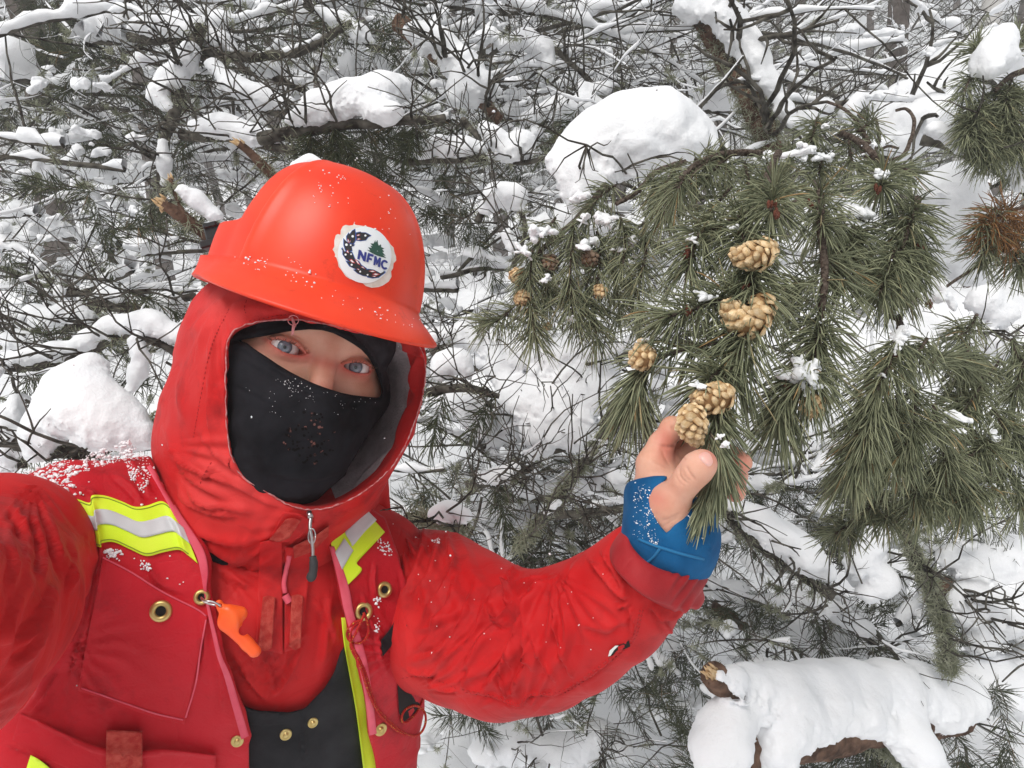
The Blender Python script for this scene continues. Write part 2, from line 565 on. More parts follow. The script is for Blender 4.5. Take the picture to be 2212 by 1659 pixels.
M_BLACK = mat('black_bib_fabric', (0.011, 0.011, 0.013), 0.75, (0.024, 0.024, 0.027), 30, 0.12, bump=(('noise', 700, 0.35, 0.0006), ('noise', 45, 0.2, 0.003)))
M_MASK = mat('black_fleece', (0.006, 0.006, 0.0075), 0.92, (0.019, 0.019, 0.023), 22, 0.07, bump=(('noise', 800, 0.35, 0.0006),))
M_GREYFAB = mat('charcoal_fleece', (0.022, 0.022, 0.026), 0.95, (0.038, 0.038, 0.044), 90, 0.05, bump=(('noise', 900, 0.4, 0.0006),))
M_MESHLIN = mat('grey_mesh_lining', (0.40, 0.34, 0.35), 0.9, (0.56, 0.48, 0.50), 60, 0.1, bump=(('vor', 420, 0.9, 0.001),))
M_BLUE = mat('blue_fleece_sleeve', (0.006, 0.075, 0.20), 0.9, (0.012, 0.115, 0.28), 40, 0.08, bump=(('noise', 700, 0.45, 0.0007),), sheen=0.03)
M_SEAM = mat('light_blue_seam', (0.015, 0.15, 0.33), 0.9)
M_BRASS = mat('brass', (0.50, 0.36, 0.12), 0.38, (0.62, 0.48, 0.20), 60, 0.5, metal=0.85)
M_STEEL = mat('steel', (0.55, 0.55, 0.55), 0.3, metal=1.0)
M_RUBBER = mat('dark_rubber', (0.035, 0.036, 0.038), 0.6)
M_HAT = mat('orange_red_plastic', (0.84, 0.038, 0.010), 0.40, (0.92, 0.062, 0.018), 12, 0.40, bump=(('noise', 180, 0.05, 0.001), ('crease', 60, 0.06, 0.0006)), grime=((0.50, 0.030, 0.014), 70, .60, .74, .5))
M_HATIN = mat('hat_inside_plastic', (0.45, 0.02, 0.008), 0.6)
M_BLACKP = mat('black_plastic', (0.014, 0.014, 0.015), 0.35)
M_WHISTLE = mat('orange_plastic', (0.95, 0.10, 0.012), 0.38, (0.98, 0.14, 0.02), 40, 0.5)
M_SNOWBIT = mat('clinging_snow', (0.88, 0.89, 0.91), 0.7, spec=0.2)
M_DARK = mat('gap_shade_paint', (0.01, 0.008, 0.008), 1.0)  # flat dark colour painting the shade inside tear, pocket mouth and grommet holes

def skin_mat():
    m = mat('skin', (0.66, 0.34, 0.23), 0.52, (0.76, 0.45, 0.33), 45, 0.35, bump=(('noise', 520, 0.30, 0.0008), ('noise', 120, 0.2, 0.002)), sss=0.2)
    nt = m.node_tree; N = nt.nodes; L = nt.links
    b = N['Principled BSDF']
    src = b.inputs['Base Color'].links[0].from_socket
    at = N.new('ShaderNodeAttribute'); at.attribute_name = 'tone'
    mx = N.new('ShaderNodeMix'); mx.data_type = 'RGBA'
    L.new(at.outputs['Fac'], mx.inputs['Factor'])
    L.new(src, mx.inputs[6]); mx.inputs[7].default_value = (0.58, 0.15, 0.11, 1)
    L.new(mx.outputs[2], b.inputs['Base Color'])
    return m
M_SKIN = skin_mat()
M_NAIL = mat('nail', (0.74, 0.36, 0.30), 0.32, (0.80, 0.46, 0.40), 80, 0.5, sss=0.2)

def eye_mat():
    m = bpy.data.materials.new('eye'); m.use_nodes = True
    nt = m.node_tree; N = nt.nodes; L = nt.links
    b = N['Principled BSDF']; b.inputs['Roughness'].default_value = 0.08
    b.inputs['Coat Weight'].default_value = 0.6; b.inputs['Coat Roughness'].default_value = 0.03
    tc = N.new('ShaderNodeTexCoord'); sp = N.new('ShaderNodeSeparateXYZ'); L.new(tc.outputs['Object'], sp.inputs[0])
    cx = N.new('ShaderNodeCombineXYZ'); L.new(sp.outputs[0], cx.inputs[0]); L.new(sp.outputs[1], cx.inputs[1])
    ln = N.new('ShaderNodeVectorMath'); ln.operation = 'LENGTH'; L.new(cx.outputs[0], ln.inputs[0])
    sc = N.new('ShaderNodeMath'); sc.operation = 'MULTIPLY'; sc.inputs[1].default_value = 100.0; L.new(ln.outputs['Value'], sc.inputs[0])
    r = N.new('ShaderNodeValToRGB'); e = r.color_ramp.elements
    e[0].position = 0.13; e[0].color = (0.004, 0.004, 0.005, 1)
    e[1].position = 0.16; e[1].color = (0.11, 0.135, 0.165, 1)
    for p, c in ((0.36, (0.19, 0.23, 0.28, 1)), (0.53, (0.10, 0.125, 0.16, 1)), (0.59, (0.03, 0.04, 0.055, 1)), (0.635, (0.62, 0.58, 0.57, 1)), (0.8, (0.74, 0.72, 0.71, 1)), (1.0, (0.70, 0.58, 0.55, 1))):
        n = e.new(p); n.color = c
    L.new(sc.outputs[0], r.inputs['Fac'])
    at = N.new('ShaderNodeTexNoise'); at.inputs['Scale'].default_value = 900
    L.new(tc.outputs['Object'], at.inputs['Vector'])
    mx = N.new('ShaderNodeMix'); mx.data_type = 'RGBA'; mx.blend_type = 'OVERLAY'; mx.inputs['Factor'].default_value = 0.35
    L.new(r.outputs['Color'], mx.inputs[6]); L.new(at.outputs['Fac'], mx.inputs[7])
    L.new(mx.outputs[2], b.inputs['Base Color'])
    return m
M_EYE = eye_mat()

def cmesh(f, lo, hi, h):
    v, q = sdf_mesh(f, lo, hi, h)
    return from_cam(v), q[:, ::-1]

PERSON = thing('person', P(520, 1500, 0.80) * np.array([1, 1, 0]) + np.array([0, 0, 0.35]),
               'person in red hooded jacket and vest with black face mask reaching for a pine sprig', 'person')

# ------------------------------------------------------------------ head
EL, ER = pc(627, 753, 0.598), pc(767, 793, 0.627)
HX = nrm(ER - EL)
HY = nrm(np.array([0.25, 0.965, 0.02]) - HX * (HX @ np.array([0.25, 0.965, 0.02])))
HZ = -np.cross(HX, HY)
HO = (EL + ER) / 2
def hl(p):                       # camera axes -> head axes
    return ((p - HO.astype(np.float32)) @ np.stack([HX, HY, HZ], 1).astype(np.float32)).astype(np.float32)
EYES = [np.array([-0.0325, 0.0, -0.009]), np.array([0.0325, 0.0, -0.009])]
def head_core(q):
    s = s_ell(q, (0, 0.035, -0.088), (0.077, 0.100, 0.100))
    s = smin(s, s_ell(q, (0, -0.045, -0.052), (0.062, 0.082, 0.056)), 0.03)
    s = smin(s, s_caps(q, (0, -0.105, -0.030), (0, -0.112, -0.020), 0.026, 0.022), 0.03)
    s = smin(s, s_caps(q, (0.045, -0.06, -0.06), (0.012, -0.105, -0.03), 0.025, 0.022), 0.02)
    s = smin(s, s_caps(q, (-0.045, -0.06, -0.06), (-0.012, -0.105, -0.03), 0.025, 0.022), 0.02)
    s = smin(s, s_caps(q, (0, -0.10, -0.085), (0, -0.26, -0.10), 0.052, 0.058), 0.03)
    return s
def head_face(q):
    s = head_core(q)
    for sx in (-1, 1):
        s = smin(s, s_caps(q, (sx * 0.012, 0.022, -0.006), (sx * 0.048, 0.022, -0.020), 0.015, 0.014), 0.014)
        s = smin(s, s_caps(q, (sx * 0.032, -0.034, -0.020), (sx * 0.052, -0.026, -0.034), 0.025, 0.022), 0.012)
    s = smin(s, s_caps(q, (0, 0.012, 0.006), (0, -0.040, 0.026), 0.0078, 0.0112), 0.010)
    for sx in (-1, 1): s = smin(s, s_caps(q, (sx * 0.011, -0.043, 0.006), (sx * 0.012, -0.046, 0.004), 0.010, 0.009), 0.006)
    return s
def lens2(x, y, a, up, dn):
    """almond outline: negative inside"""
    t = np.clip(np.abs(x) / a, 0, 1.4)
    prof = np.maximum(1 - t * t, -1)
    return np.where(y > 0, y - up * prof, -y - dn * prof) * 0.9
def body_head(p):
    q = hl(p)
    s = head_face(q)
    for i, e in enumerate(EYES):
        sph = np.sqrt(((q - e.astype(np.float32)) ** 2).sum(1)) - 0.0145
        s = smin(s, sph, 0.006)
        sx = -1 if i == 0 else 1
        lx = (q[:, 0] - e[0]); ly = q[:, 1] - e[1] + lx * sx * (-0.10)
        # crease above the upper lid
        cr = np.abs(lens2(lx, ly, 0.0200, 0.0108, 0.008)) - 0.0010
        up = (ly > 0.002)
        s = np.where(up & (q[:, 2] > -0.01), smax(s, -(cr + np.maximum(0, -(s + 0.0035))), 0.003), s)
        sl = lens2(lx, ly, 0.0160, 0.0048, 0.0042)
        hole = np.maximum(sl, -(q[:, 2] - e[2] - 0.002))
        s = smax(s, -hole, 0.0012)
    return s

# ------------------------------------------------------------------ hand
def dD(x, y, d): return pc(*cD(x, y), d)
HANDCH = {
    'forearm': [(dD(500, 1640, 0.552), 0.023), (dD(615, 1450, 0.532), 0.0262), (dD(632, 1250, 0.520), 0.027)],
    'palm1': [(dD(630, 1270, 0.518), 0.024), (dD(575, 1000, 0.519), 0.0155), (dD(545, 790, 0.523), 0.0115)],
    'palm2': [(dD(650, 1270, 0.524), 0.024), (dD(615, 1000, 0.529), 0.0165), (dD(590, 810, 0.536), 0.0120)],
    'palm3': [(dD(680, 1260, 0.530), 0.023), (dD(650, 1020, 0.538), 0.019), (dD(640, 850, 0.548), 0.0130)],
    'palm4': [(dD(700, 1250, 0.534), 0.022), (dD(700, 1060, 0.545), 0.018), (dD(700, 930, 0.558), 0.0120)],
    'index': [(dD(540, 780, 0.523), 0.0116), (dD(592, 650, 0.526), 0.0092), (dD(668, 540, 0.532), 0.0086), (dD(760, 545, 0.552), 0.0080), (dD(840, 612, 0.560), 0.0068)],
    'middle': [(dD(585, 800, 0.534), 0.0122), (dD(790, 650, 0.562), 0.0102), (dD(1010, 690, 0.548), 0.0086), (dD(1140, 775, 0.520), 0.0074)],
    'ring': [(dD(640, 850, 0.548), 0.0118), (dD(860, 770, 0.578), 0.0100), (dD(1095, 860, 0.548), 0.0086), (dD(1095, 975, 0.524), 0.0074)],
    'little': [(dD(700, 930, 0.558), 0.0105), (dD(850, 930, 0.574), 0.0085), (dD(950, 990, 0.560), 0.0075), (dD(940, 1030, 0.548), 0.0065)],
    'thumb': [(dD(640, 1190, 0.506), 0.0150), (dD(650, 1050, 0.492), 0.0124), (dD(775, 882, 0.477), 0.0093), (dD(840, 808, 0.4715), 0.0101), (dD(876, 776, 0.469), 0.0090)],
    'thenar': [(dD(640, 1210, 0.508), 0.0165), (dD(640, 1080, 0.500), 0.0142)],
}
def hand_core(p):
    s = None
    for k in ('forearm', 'palm1', 'palm2', 'palm3', 'palm4'):
        c = s_chain(p, HANDCH[k], 0.012)
        s = c if s is None else smin(s, c, 0.016)
    s = smin(s, s_chain(p, HANDCH['thenar'], 0.01), 0.014)
    return s
def hand(p):
    s = hand_core(p)
    fs = None
    for k in ('index', 'middle', 'ring', 'little'):
        c = s_chain(p, HANDCH[k], 0.004)
        fs = c if fs is None else smin(fs, c, 0.0015)
    s = smin(s, fs, 0.007)
    s = smin(s, s_chain(p, HANDCH['thumb'], 0.006), 0.009)
    return s

hv, hq = cmesh(body_head, HO + [-0.14, -0.26, -0.06], HO + [0.16, 0.16, 0.24], 0.0016)
lo = np.min([c[0] for ch in HANDCH.values() for c in ch], 0) - 0.04
hi = np.max([c[0] for ch in HANDCH.values() for c in ch], 0) + 0.04
nv_, nq_ = cmesh(hand, lo, hi, 0.00105)
hn_ = vnormals(hv, hq)
hv = folds(hv, hn_, [(cpts(cF, a), w, h, 0) for a, w, h in (
    ([(660, 560), (800, 620), (1000, 640), (1120, 610)], 3.2, -0.9), ([(640, 640), (760, 690), (900, 700)], 3.0, -0.5), ([(1090, 590), (1150, 610), (1220, 590)], 2.6, -0.5), ([(1560, 790), (1700, 830), (1830, 810)], 3.0, -0.8),
    ([(1540, 850), (1660, 880), (1780, 870)], 3.0, -0.4), ([(660, 400), (720, 340), (850, 310), (1000, 360), (1090, 460), (1130, 540)], 2.6, -0.8), ([(1560, 620), (1640, 590), (1760, 590), (1830, 640)], 2.6, -0.8), ([(560, 420), (640, 460), (680, 470)], 2.6, -0.4), ([(600, 500), (660, 490), (700, 480)], 2.4, -0.4))])
# creases of the thumb knuckle and palm
nn = vnormals(nv_, nq_)
cr = lambda pts: cpts(cE, pts)
nv_ = folds(nv_, nn, [
    (cr([(540, 770), (520, 850), (560, 930), (640, 980)]), 2.8, -1.20, 0), (cr([(600, 760), (650, 860), (720, 950)]), 2.8, -1.20, 0),
    (cr([(480, 870), (520, 960), (600, 1020)]), 2.8, -0.60, 0), (cr([(560, 800), (600, 900), (690, 965)]), 2.2, -0.60, 0),
    (cr([(300, 525), (400, 545), (560, 520)]), 3.2, -1.50, 0), (cr([(500, 570), (560, 660), (600, 700)]), 3.0, -1.20, 0),
    (cr([(320, 560), (360, 660), (430, 780)]), 3.2, -1.05, 0), (cr([(430, 280), (480, 330), (570, 400)]), 3.2, -1.35, 0),
    (cr([(300, 1430), (420, 1400), (560, 1330)]), 3.0, -0.60, 0), (cr([(320, 1500), (440, 1430), (540, 1370)]), 2.8, -0.60, 0),
    (cr([(180, 690), (300, 770), (470, 830)]), 3.0, -0.60, 0), (cr([(1130, 1020), (1200, 1060), (1270, 1130)]), 2.8, -0.90, 0)])
# torso core under the clothes, so that head, neck, trunk and arm form one figure
TCH = [(pc(610, 1130, 0.74), 0.055), (pc(600, 1280, 0.77), 0.085), (pc(600, 1700, 0.88), 0.085)]
ARMCORE = [(pc(640, 1180, 0.76), 0.05), (pc(870, 1290, 0.78), 0.042), (pc(1140, 1385, 0.655), 0.034), (pc(1330, 1310, 0.580), 0.024), (dD(500, 1640, 0.552), 0.023)]
ARMCORE2 = [(pc(560, 1180, 0.74), 0.05), (pc(150, 1170, 0.63), 0.045), (pc(-190, 1340, 0.42), 0.042)]
tv, tq = cmesh(lambda p: smin(smin(s_chain(p, TCH), s_chain(p, ARMCORE), 0.04), s_chain(p, ARMCORE2), 0.04), [-0.5, -0.62, 0.30], [0.3, -0.05, 1.0], 0.008)
bv, bq, _ = join([(hv, hq), (nv_, nq_), (tv, tq)])
body = mobj('body', bv, bq, M_SKIN, PERSON)
# redder skin on nose, lids and finger joints
tone = np.zeros(len(bv), np.float32)
q = hl(to_cam(hv).astype(np.float32))
t_h = 0.75 * np.exp(-((q - np.array([0, -0.034, 0.026])) ** 2).sum(1) / 0.016 ** 2)
t_h += 0.35 * np.exp(-((q - np.array([0.012, -0.02, 0.012])) ** 2).sum(1) / 0.012 ** 2)
for i, e in enumerate(EYES):
    lx = q[:, 0] - e[0]; ly = q[:, 1] - e[1] + lx * (-1 if i == 0 else 1) * -0.1
    sl = lens2(lx, ly, 0.0160, 0.0048, 0.0042)
    t_h += 0.75 * np.exp(-(sl / 0.0024) ** 2) + 0.30 * np.exp(-((sl - 0.004) / 0.005) ** 2)
tone[:len(hv)] = np.clip(t_h, 0, 1)
x, y, d = proj(nv_)
tips = [cD(1130, 780), cD(1080, 990), cD(930, 730), cD(620, 600), cD(640, 700), cD(560, 1020)]
tone[len(hv):len(hv) + len(nv_)] = np.clip(sum(0.55 * np.exp(-((x - a) ** 2 + (y - b) ** 2) / 24.0 ** 2) for a, b in tips) + .10 + .08 * vnoise(nv_ * 90, 3), 0, 0.7)
at = body.data.attributes.new('tone', 'FLOAT', 'POINT'); at.data.foreach_set('value', tone)
for pl in ():
    pass

def uvsphere(r, nu=48, nv=32):
    th = np.linspace(0, np.pi, nv); ph = np.arange(nu) * 2 * np.pi / nu
    v = np.stack([np.sin(th)[:, None] * np.cos(ph), np.sin(th)[:, None] * np.sin(ph), np.cos(th)[:, None] * np.ones(nu)], -1) * r
    i = np.arange(nv - 1)[:, None]; j = np.arange(nu)[None]
    return v.reshape(-1, 3), np.stack([i * nu + j, (i + 1) * nu + j, (i + 1) * nu + (j + 1) % nu, i * nu + (j + 1) % nu], -1).reshape(-1, 4)
ev, eq = uvsphere(0.0126)
ez = ev[:, 2] / 0.0126
ev = ev * (1 + 0.07 * np.clip((ez - 0.88) / 0.12, 0, 1) ** 1.0)[:, None]      # cornea
for i, e in enumerate(EYES):
    c = from_cam(HO + e[0] * HX + e[1] * HY + e[2] * HZ)
    o = mobj('eye', ev, eq, M_EYE, PERSON)
    tgt = Vector(CAM) - Vector(c) + Vector((0.02 if i else 0.0, 0, 0))
    o.rotation_euler = tgt.to_track_quat('Z', 'Y').to_euler()
    o.location = Vector(c) - Vector(PARENT_LOC['person'])

# lashes: short dark tapered hairs on the lid margin
lv = []
for i, e in enumerate(EYES):
    for k in range(34):
        s = -1 + 2 * (k % 23) / 22 if False else rng.uniform(-0.95, 0.95)
        sx = -1 if i == 0 else 1
        x0 = 0.0150 * s; prof = 1 - s * s
        y0 = 0.0048 * prof + x0 * sx * 0.10
        z0 = math.sqrt(max(0.0148 ** 2 - x0 ** 2 - y0 ** 2, 1e-6)) - 0.0002
        a = np.array([x0, y0, z0]); b = a + np.array([x0 * 0.22, 0.0006 + rng.uniform(0, .001), 0.0026 + rng.uniform(0, .001)])
        c = b + np.array([x0 * 0.1, 0.0012, 0.0016])
        pts = np.stack([a, b, c]) + e
        lv.append(tube(from_cam(HO + pts @ np.stack([HX, HY, HZ])), [0.00018, 0.00014, 0.00005], 4))
v, q, _ = join(lv)
mobj('eyelashes', v, q, mat('lash', (0.12, 0.065, 0.04), 0.6), PERSON, kind='stuff')

# ------------------------------------------------------------------ balaclava
SLIT = cpts(cF, [(150, 360), (330, 340), (560, 300), (740, 262), (900, 238), (1080, 222), (1240, 232), (1380, 270), (1500, 330), (1620, 400), (1720, 470), (1790, 545), (1850, 640), (1900, 750), (1945, 860), (1965, 960), (1960, 1030), (1940, 1060),
    (1800, 1050), (1640, 1032), (1480, 1002), (1300, 945), (1150, 890), (1000, 822), (850, 745), (700, 655), (560, 560), (420, 470), (310, 385)])
MASKBUMP = lambda p: 0.0012 * fbm(p, 60, 3, 5)
def balac(p):
    q = hl(p)
    s = head_core(q)
    for sx in (-1, 1):
        s = smin(s, s_caps(q, (sx * 0.032, -0.034, -0.018), (sx * 0.052, -0.026, -0.034), 0.025, 0.024), 0.02)
        s = smin(s, s_caps(q, (sx * 0.012, 0.026, -0.004), (sx * 0.048, 0.024, -0.020), 0.012, 0.014), 0.014)
    s = smin(s, s_caps(q, (0, -0.010, 0.014), (0, -0.042, 0.027), 0.0085, 0.0120), 0.022)
    s = smin(s, s_caps(q, (-0.014, -0.075, 0.000), (0.014, -0.075, 0.000), 0.022, 0.022), 0.05)
    s = s - 0.0045 + MASKBUMP(p)
    sh = s_prism(p, SLIT)
    hole = np.maximum(sh, p[:, 2] - 0.70)
    # rolled hem just outside the opening
    hem = np.sqrt(np.maximum(sh - 0.0035, -0.004) ** 2 + s ** 2) - 0.0022
    s = smin(s, np.where(p[:, 2] < 0.70, hem, 1.0), 0.003)
    return smax(s, -hole, 0.0015)
mv, mq = cmesh(balac, HO + [-0.13, -0.24, -0.05], HO + [0.15, 0.16, 0.20], 0.0018)
mn = vnormals(mv, mq)
mv = folds(mv, mn, [(cpts(cA, [(345, 880), (480, 960), (640, 1060)]), 10, 1.2), (cpts(cA, [(340, 1010), (480, 1080), (620, 1160)]), 12, 1.2),
    (cpts(cA, [(1010, 1090), (900, 1130), (820, 1180)]), 9, 1.5), (cpts(cA, [(500, 1420), (700, 1450), (860, 1400)]), 14, 1.2), (cpts(cA, [(980, 1180), (900, 1240), (850, 1330)]), 10, 1.2)])
mvb = (mv, mq)
x, y, d = proj(mv[mq[:, 0]])
grey = poly_sd(x.astype(np.float32), y.astype(np.float32), cpts(cF, [(1240, 200), (1560, 240), (1750, 420), (1900, 640), (2000, 900), (2050, 1000), (2120, 700), (2230, 560), (2230, 120), (1500, 100)])) < 0
balaclava = mobj('balaclava', mv, mq, [M_MASK, M_GREYFAB], PERSON, mi=grey.astype(int))
MB = bvh_of(mv, mq)
# breathing holes as patches on the mask, shade inside painted, some skin tone
holes = []
for k in range(80):
    a = rng.uniform(0, 2 * np.pi); r = math.sqrt(rng.uniform(0, 1))
    gx, gy = cA(690 + 125 * r * math.cos(a), 1270 + 118 * r * math.sin(a))
    rr = rng.uniform(1.6, 4.2)
    pl = [(gx + rr * math.cos(t) * rng.uniform(.7, 1.1), gy + rr * math.sin(t) * rng.uniform(.7, 1.1)) for t in np.arange(6) * np.pi / 3]
    holes.append(patch(MB, pl, 0.0004))
v, q, _ = join(holes)
mobj('breathing_holes', v, q, mat('breathing_hole', (0.004, 0.003, 0.003), 0.9, (0.20, 0.09, 0.075), 140, 0.1, cramp=(0.52, 0.62)), balaclava, kind='stuff')

# ------------------------------------------------------------------ trunk, sleeves
def trunk(p):
    s = s_caps(p, pc(430, 1270, 0.735), pc(690, 1300, 0.765), 0.105, 0.095)
    s = smin(s, s_caps(p, pc(370, 1760, 0.82), pc(700, 1760, 0.86), 0.120, 0.115), 0.08)
    s = smin(s, s_caps(p, pc(400, 1300, 0.735), pc(360, 1760, 0.82), 0.105, 0.120), 0.05)
    s = smin(s, s_caps(p, pc(680, 1330, 0.765), pc(720, 1760, 0.86), 0.098, 0.115), 0.05)
    s = smin(s, s_caps(p, pc(550, 1300, 0.735), pc(550, 1760, 0.83), 0.105, 0.120), 0.05)
    s = smin(s, s_caps(p, pc(200, 1520, 0.69), pc(170, 1800, 0.74), 0.085, 0.105), 0.06)
    s = smin(s, s_caps(p, pc(540, 1150, 0.73), pc(170, 1185, 0.64), 0.055, 0.062), 0.05)
    s = smin(s, s_caps(p, pc(650, 1160, 0.75), pc(800, 1235, 0.755), 0.052, 0.064), 0.05)
    s = smin(s, s_caps(p, pc(600, 1150, 0.72), pc(600, 1250, 0.72), 0.07, 0.085), 0.05)
    return s
SL = [((835, 1092), (872, 1492), .735), ((945, 1153), (930, 1484), .755), ((1010, 1192), (1000, 1512), .71), ((1085, 1228), (1075, 1538), .665),
      ((1165, 1243), (1172, 1522), .635), ((1222, 1222), (1268, 1478), .60), ((1280, 1195), (1372, 1412), .565), ((1330, 1162), (1458, 1322), .540), ((1366, 1135), (1512, 1255), .525)]
def sl_axis():
    r = []
    for (a, b, d) in SL:
        a = np.array(a); b = np.array(b); m = (a + b) / 2
        r.append((pc(m[0], m[1], d), np.linalg.norm(a - b) / 2 * d / F))
    return r
SLX = [(pc(875, 1285, 0.800), 0.074)] + [(a, r * .955) for a, r in sl_axis()[1:-1]] + [(pc(1412, 1235, 0.536), 0.026)]
def sleeve_right(p): return s_chain(p, SLX, 0.02)
NEAR = [(pc(80, 1180, 0.630), 0.055), (pc(0, 1208, 0.560), 0.064), (pc(-85, 1318, 0.470), 0.066), (pc(-205, 1395, 0.385), 0.064), (pc(-420, 1310, 0.29), 0.056)]
def sleeve_near(p): return s_chain(p, NEAR, 0.02)

def jacket(p):
    s = trunk(p)
    return s
jv, jq = cmesh(jacket, pc(-120, 1000, .75) * [1, 1, 0] + [-0.05, -0.35, 0.48], [0.10, -0.05, 1.0], 0.0032)
jn = vnormals(jv, jq)
jv = jv + jn * (0.0018 * crumple(jv, 16, 11))[:, None]
jb = cpts(cB, [(0, 0)])
fl = lambda c, l: [(cpts(c, a), w, h) + tuple(r) for (a, w, h, *r) in l]
jv = folds(jv, jn, fl(cB, [
    ([(1040, 480), (1150, 540), (1270, 560)], 14, 4), ([(1050, 560), (1150, 640), (1250, 660)], 14, 3), ([(1090, 720), (1180, 860), (1240, 1010)], 18, 4),
    ([(1150, 1000), (1240, 1140), (1320, 1230)], 14, 4), ([(1370, 980), (1440, 930), (1500, 900)], 10, 3), ([(1300, 1000), (1330, 1120), (1350, 1200)], 11, 3.5),
    ([(1480, 960), (1400, 1120), (1340, 1200)], 10, 5), ([(1620, 700), (1600, 900), (1570, 1080)], 16, 4), ([(1540, 740), (1620, 840), (1660, 950)], 14, 4),
    ([(1200, 1080), (1270, 1160), (1330, 1215)], 8, 3), ([(1270, 420), (1400, 520), (1500, 600)], 14, 2.5)]))
jn = vnormals(jv, jq)
jv = fans(jv, jn, [(600, 1500, 30, 220, -80, 60, 7, 5, 3), (460, 1210, 40, 200, 40, 40, 5, 5, 7), (735, 1300, 30, 200, 130, 45, 6, 4.5, 9)])
jack = mobj('jacket', jv, jq, M_JACKET, PERSON)

def sl_noise(p): return 0.0020 * fbm(p, 16, 3, 21)
sv, sq = cmesh(lambda p: sleeve_right(p), [-0.30, -0.42, 0.40], [0.26, -0.08, 0.88], 0.0019)
sn = vnormals(sv, sq)
sv = sv + sn * (0.0014 * crumple(sv, 13, 21))[:, None]
sv = folds(sv, sn, fl(cC, [
    # shoulder pleats
    ([(60, 90), (180, 220), (250, 330), (330, 420)], 13, 5), ([(40, 180), (160, 330), (230, 480)], 12, 4), ([(300, 170), (330, 230), (310, 420), (230, 560)], 12, 5),
    ([(380, 280), (400, 420), (330, 560), (250, 640)], 14, 4.5), ([(480, 320), (520, 430), (440, 600), (330, 760)], 14, 4.5), ([(540, 480), (500, 640), (380, 860), (280, 960)], 14, 4),
    ([(640, 560), (560, 780), (430, 960), (230, 1030)], 15, 5), ([(700, 640), (650, 830), (520, 960), (380, 1060)], 11, 4),
    # elbow folds
    ([(930, 430), (860, 500), (840, 640), (850, 700)], 9, 6), ([(1110, 510), (960, 560), (800, 600), (720, 660)], 10, 7), ([(1120, 530), (1000, 600), (900, 680), (760, 800)], 10, 6),
    ([(1060, 560), (960, 700), (880, 900), (850, 1080)], 11, 6), ([(720, 660), (740, 740), (800, 800), (850, 780)], 9, 5), ([(1000, 600), (960, 760), (950, 940), (990, 1060)], 10, 5),
    ([(840, 720), (700, 860), (620, 1000), (560, 1080)], 13, 4), ([(880, 860), (830, 1000), (760, 1100), (690, 1170)], 12, 5), ([(990, 880), (940, 1040), (880, 1160), (850, 1230)], 11, 5),
    ([(970, 800), (1040, 1000), (1100, 1080), (1120, 1140)], 10, 4), ([(1090, 600), (1130, 720), (1140, 860)], 12, 3), ([(1140, 740), (1150, 900), (1200, 1050), (1230, 1130)], 12, 4),
    ([(830, 1000), (800, 1120), (820, 1200), (830, 1240)], 9, 4), ([(620, 1060), (580, 1140), (560, 1180)], 12, 4), ([(350, 1130), (440, 1180), (540, 1190)], 9, 4),
    ([(220, 1060), (320, 1090), (420, 1090)], 12, 4), ([(260, 840), (400, 800), (560, 700)], 16, 3),
    # forearm
    ([(1320, 400), (1400, 480), (1500, 600), (1560, 640)], 11, 6), ([(1400, 360), (1480, 480), (1540, 600)], 9, 5), ([(1480, 690), (1540, 680), (1570, 660)], 7, 4),
    ([(1560, 680), (1590, 780), (1570, 900)], 9, 4), ([(1690, 690), (1800, 740), (1950, 700)], 10, 4), ([(1700, 660), (1780, 800), (1820, 860)], 12, 4),
    ([(1240, 440), (1200, 560), (1160, 700)], 14, 3), ([(1290, 780), (1400, 820), (1560, 760)], 18, 2.5),
    # long sewn seam along the under side
    ([(560, 1190), (760, 1230), (900, 1280), (960, 1220), (1150, 1200), (1300, 1110), (1500, 960), (1640, 700)], 7, 2.0, 1.0)]))
sn = vnormals(sv, sq)
sv = fans(sv, sn, [(1205, 1228, 40, 340, 115, 62, 7, 9, 3), (1195, 1230, 30, 240, 60, 30, 4, 6, 8), (880, 1490, 60, 380, -48, 48, 7, 6.5, 5), (850, 1100, 40, 330, 62, 40, 6, 6, 11), (1345, 1185, 30, 180, 60, 50, 5, 5, 14), (1120, 1560, 50, 260, -85, 55, 5, 3.5, 17), (1500, 1270, 25, 150, 140, 45, 5, 4, 21), (955, 1120, 40, 360, 82, 45, 4, 5.5, 24), (1010, 1540, 40, 240, -70, 55, 4, 3.5, 27), (1290, 1520, 40, 220, -110, 50, 4, 3, 31)])
sleeve = mobj('sleeve', sv, sq, M_JACKET, PERSON, label='red sleeve with torn elbow reaching out to the pine sprig')
SB = bvh_of(sv, sq)

nvv, nqq = cmesh(lambda p: sleeve_near(p), [-0.62, -0.42, 0.22], [-0.24, -0.06, 0.76], 0.0028)
nnn = vnormals(nvv, nqq)
nvv = nvv + nnn * (0.0016 * crumple(nvv, 12, 31))[:, None]
nvv = folds(nvv, nnn, fl(cB, [
    ([(60, 260), (120, 400), (160, 560)], 16, 4), ([(200, 250), (260, 380), (290, 560)], 15, 4), ([(150, 300), (200, 460), (210, 640)], 13, 3.5), ([(10, 330), (60, 500), (60, 700)], 16, 4),
    ([(300, 600), (250, 760), (140, 900), (20, 1000)], 20, 4), ([(240, 800), (160, 960), (40, 1080)], 18, 4), ([(350, 420), (370, 560), (330, 720)], 12, 3), ([(100, 700), (60, 860), (0, 960)], 18, 3)]))
nnn = vnormals(nvv, nqq)
nvv = fans(nvv, nnn, [(190, 1120, 40, 420, 120, 45, 6, 7, 4), (60, 1030, 40, 420, 75, 45, 6, 7, 6), (-60, 1560, 60, 420, -40, 50, 6, 7, 9)])
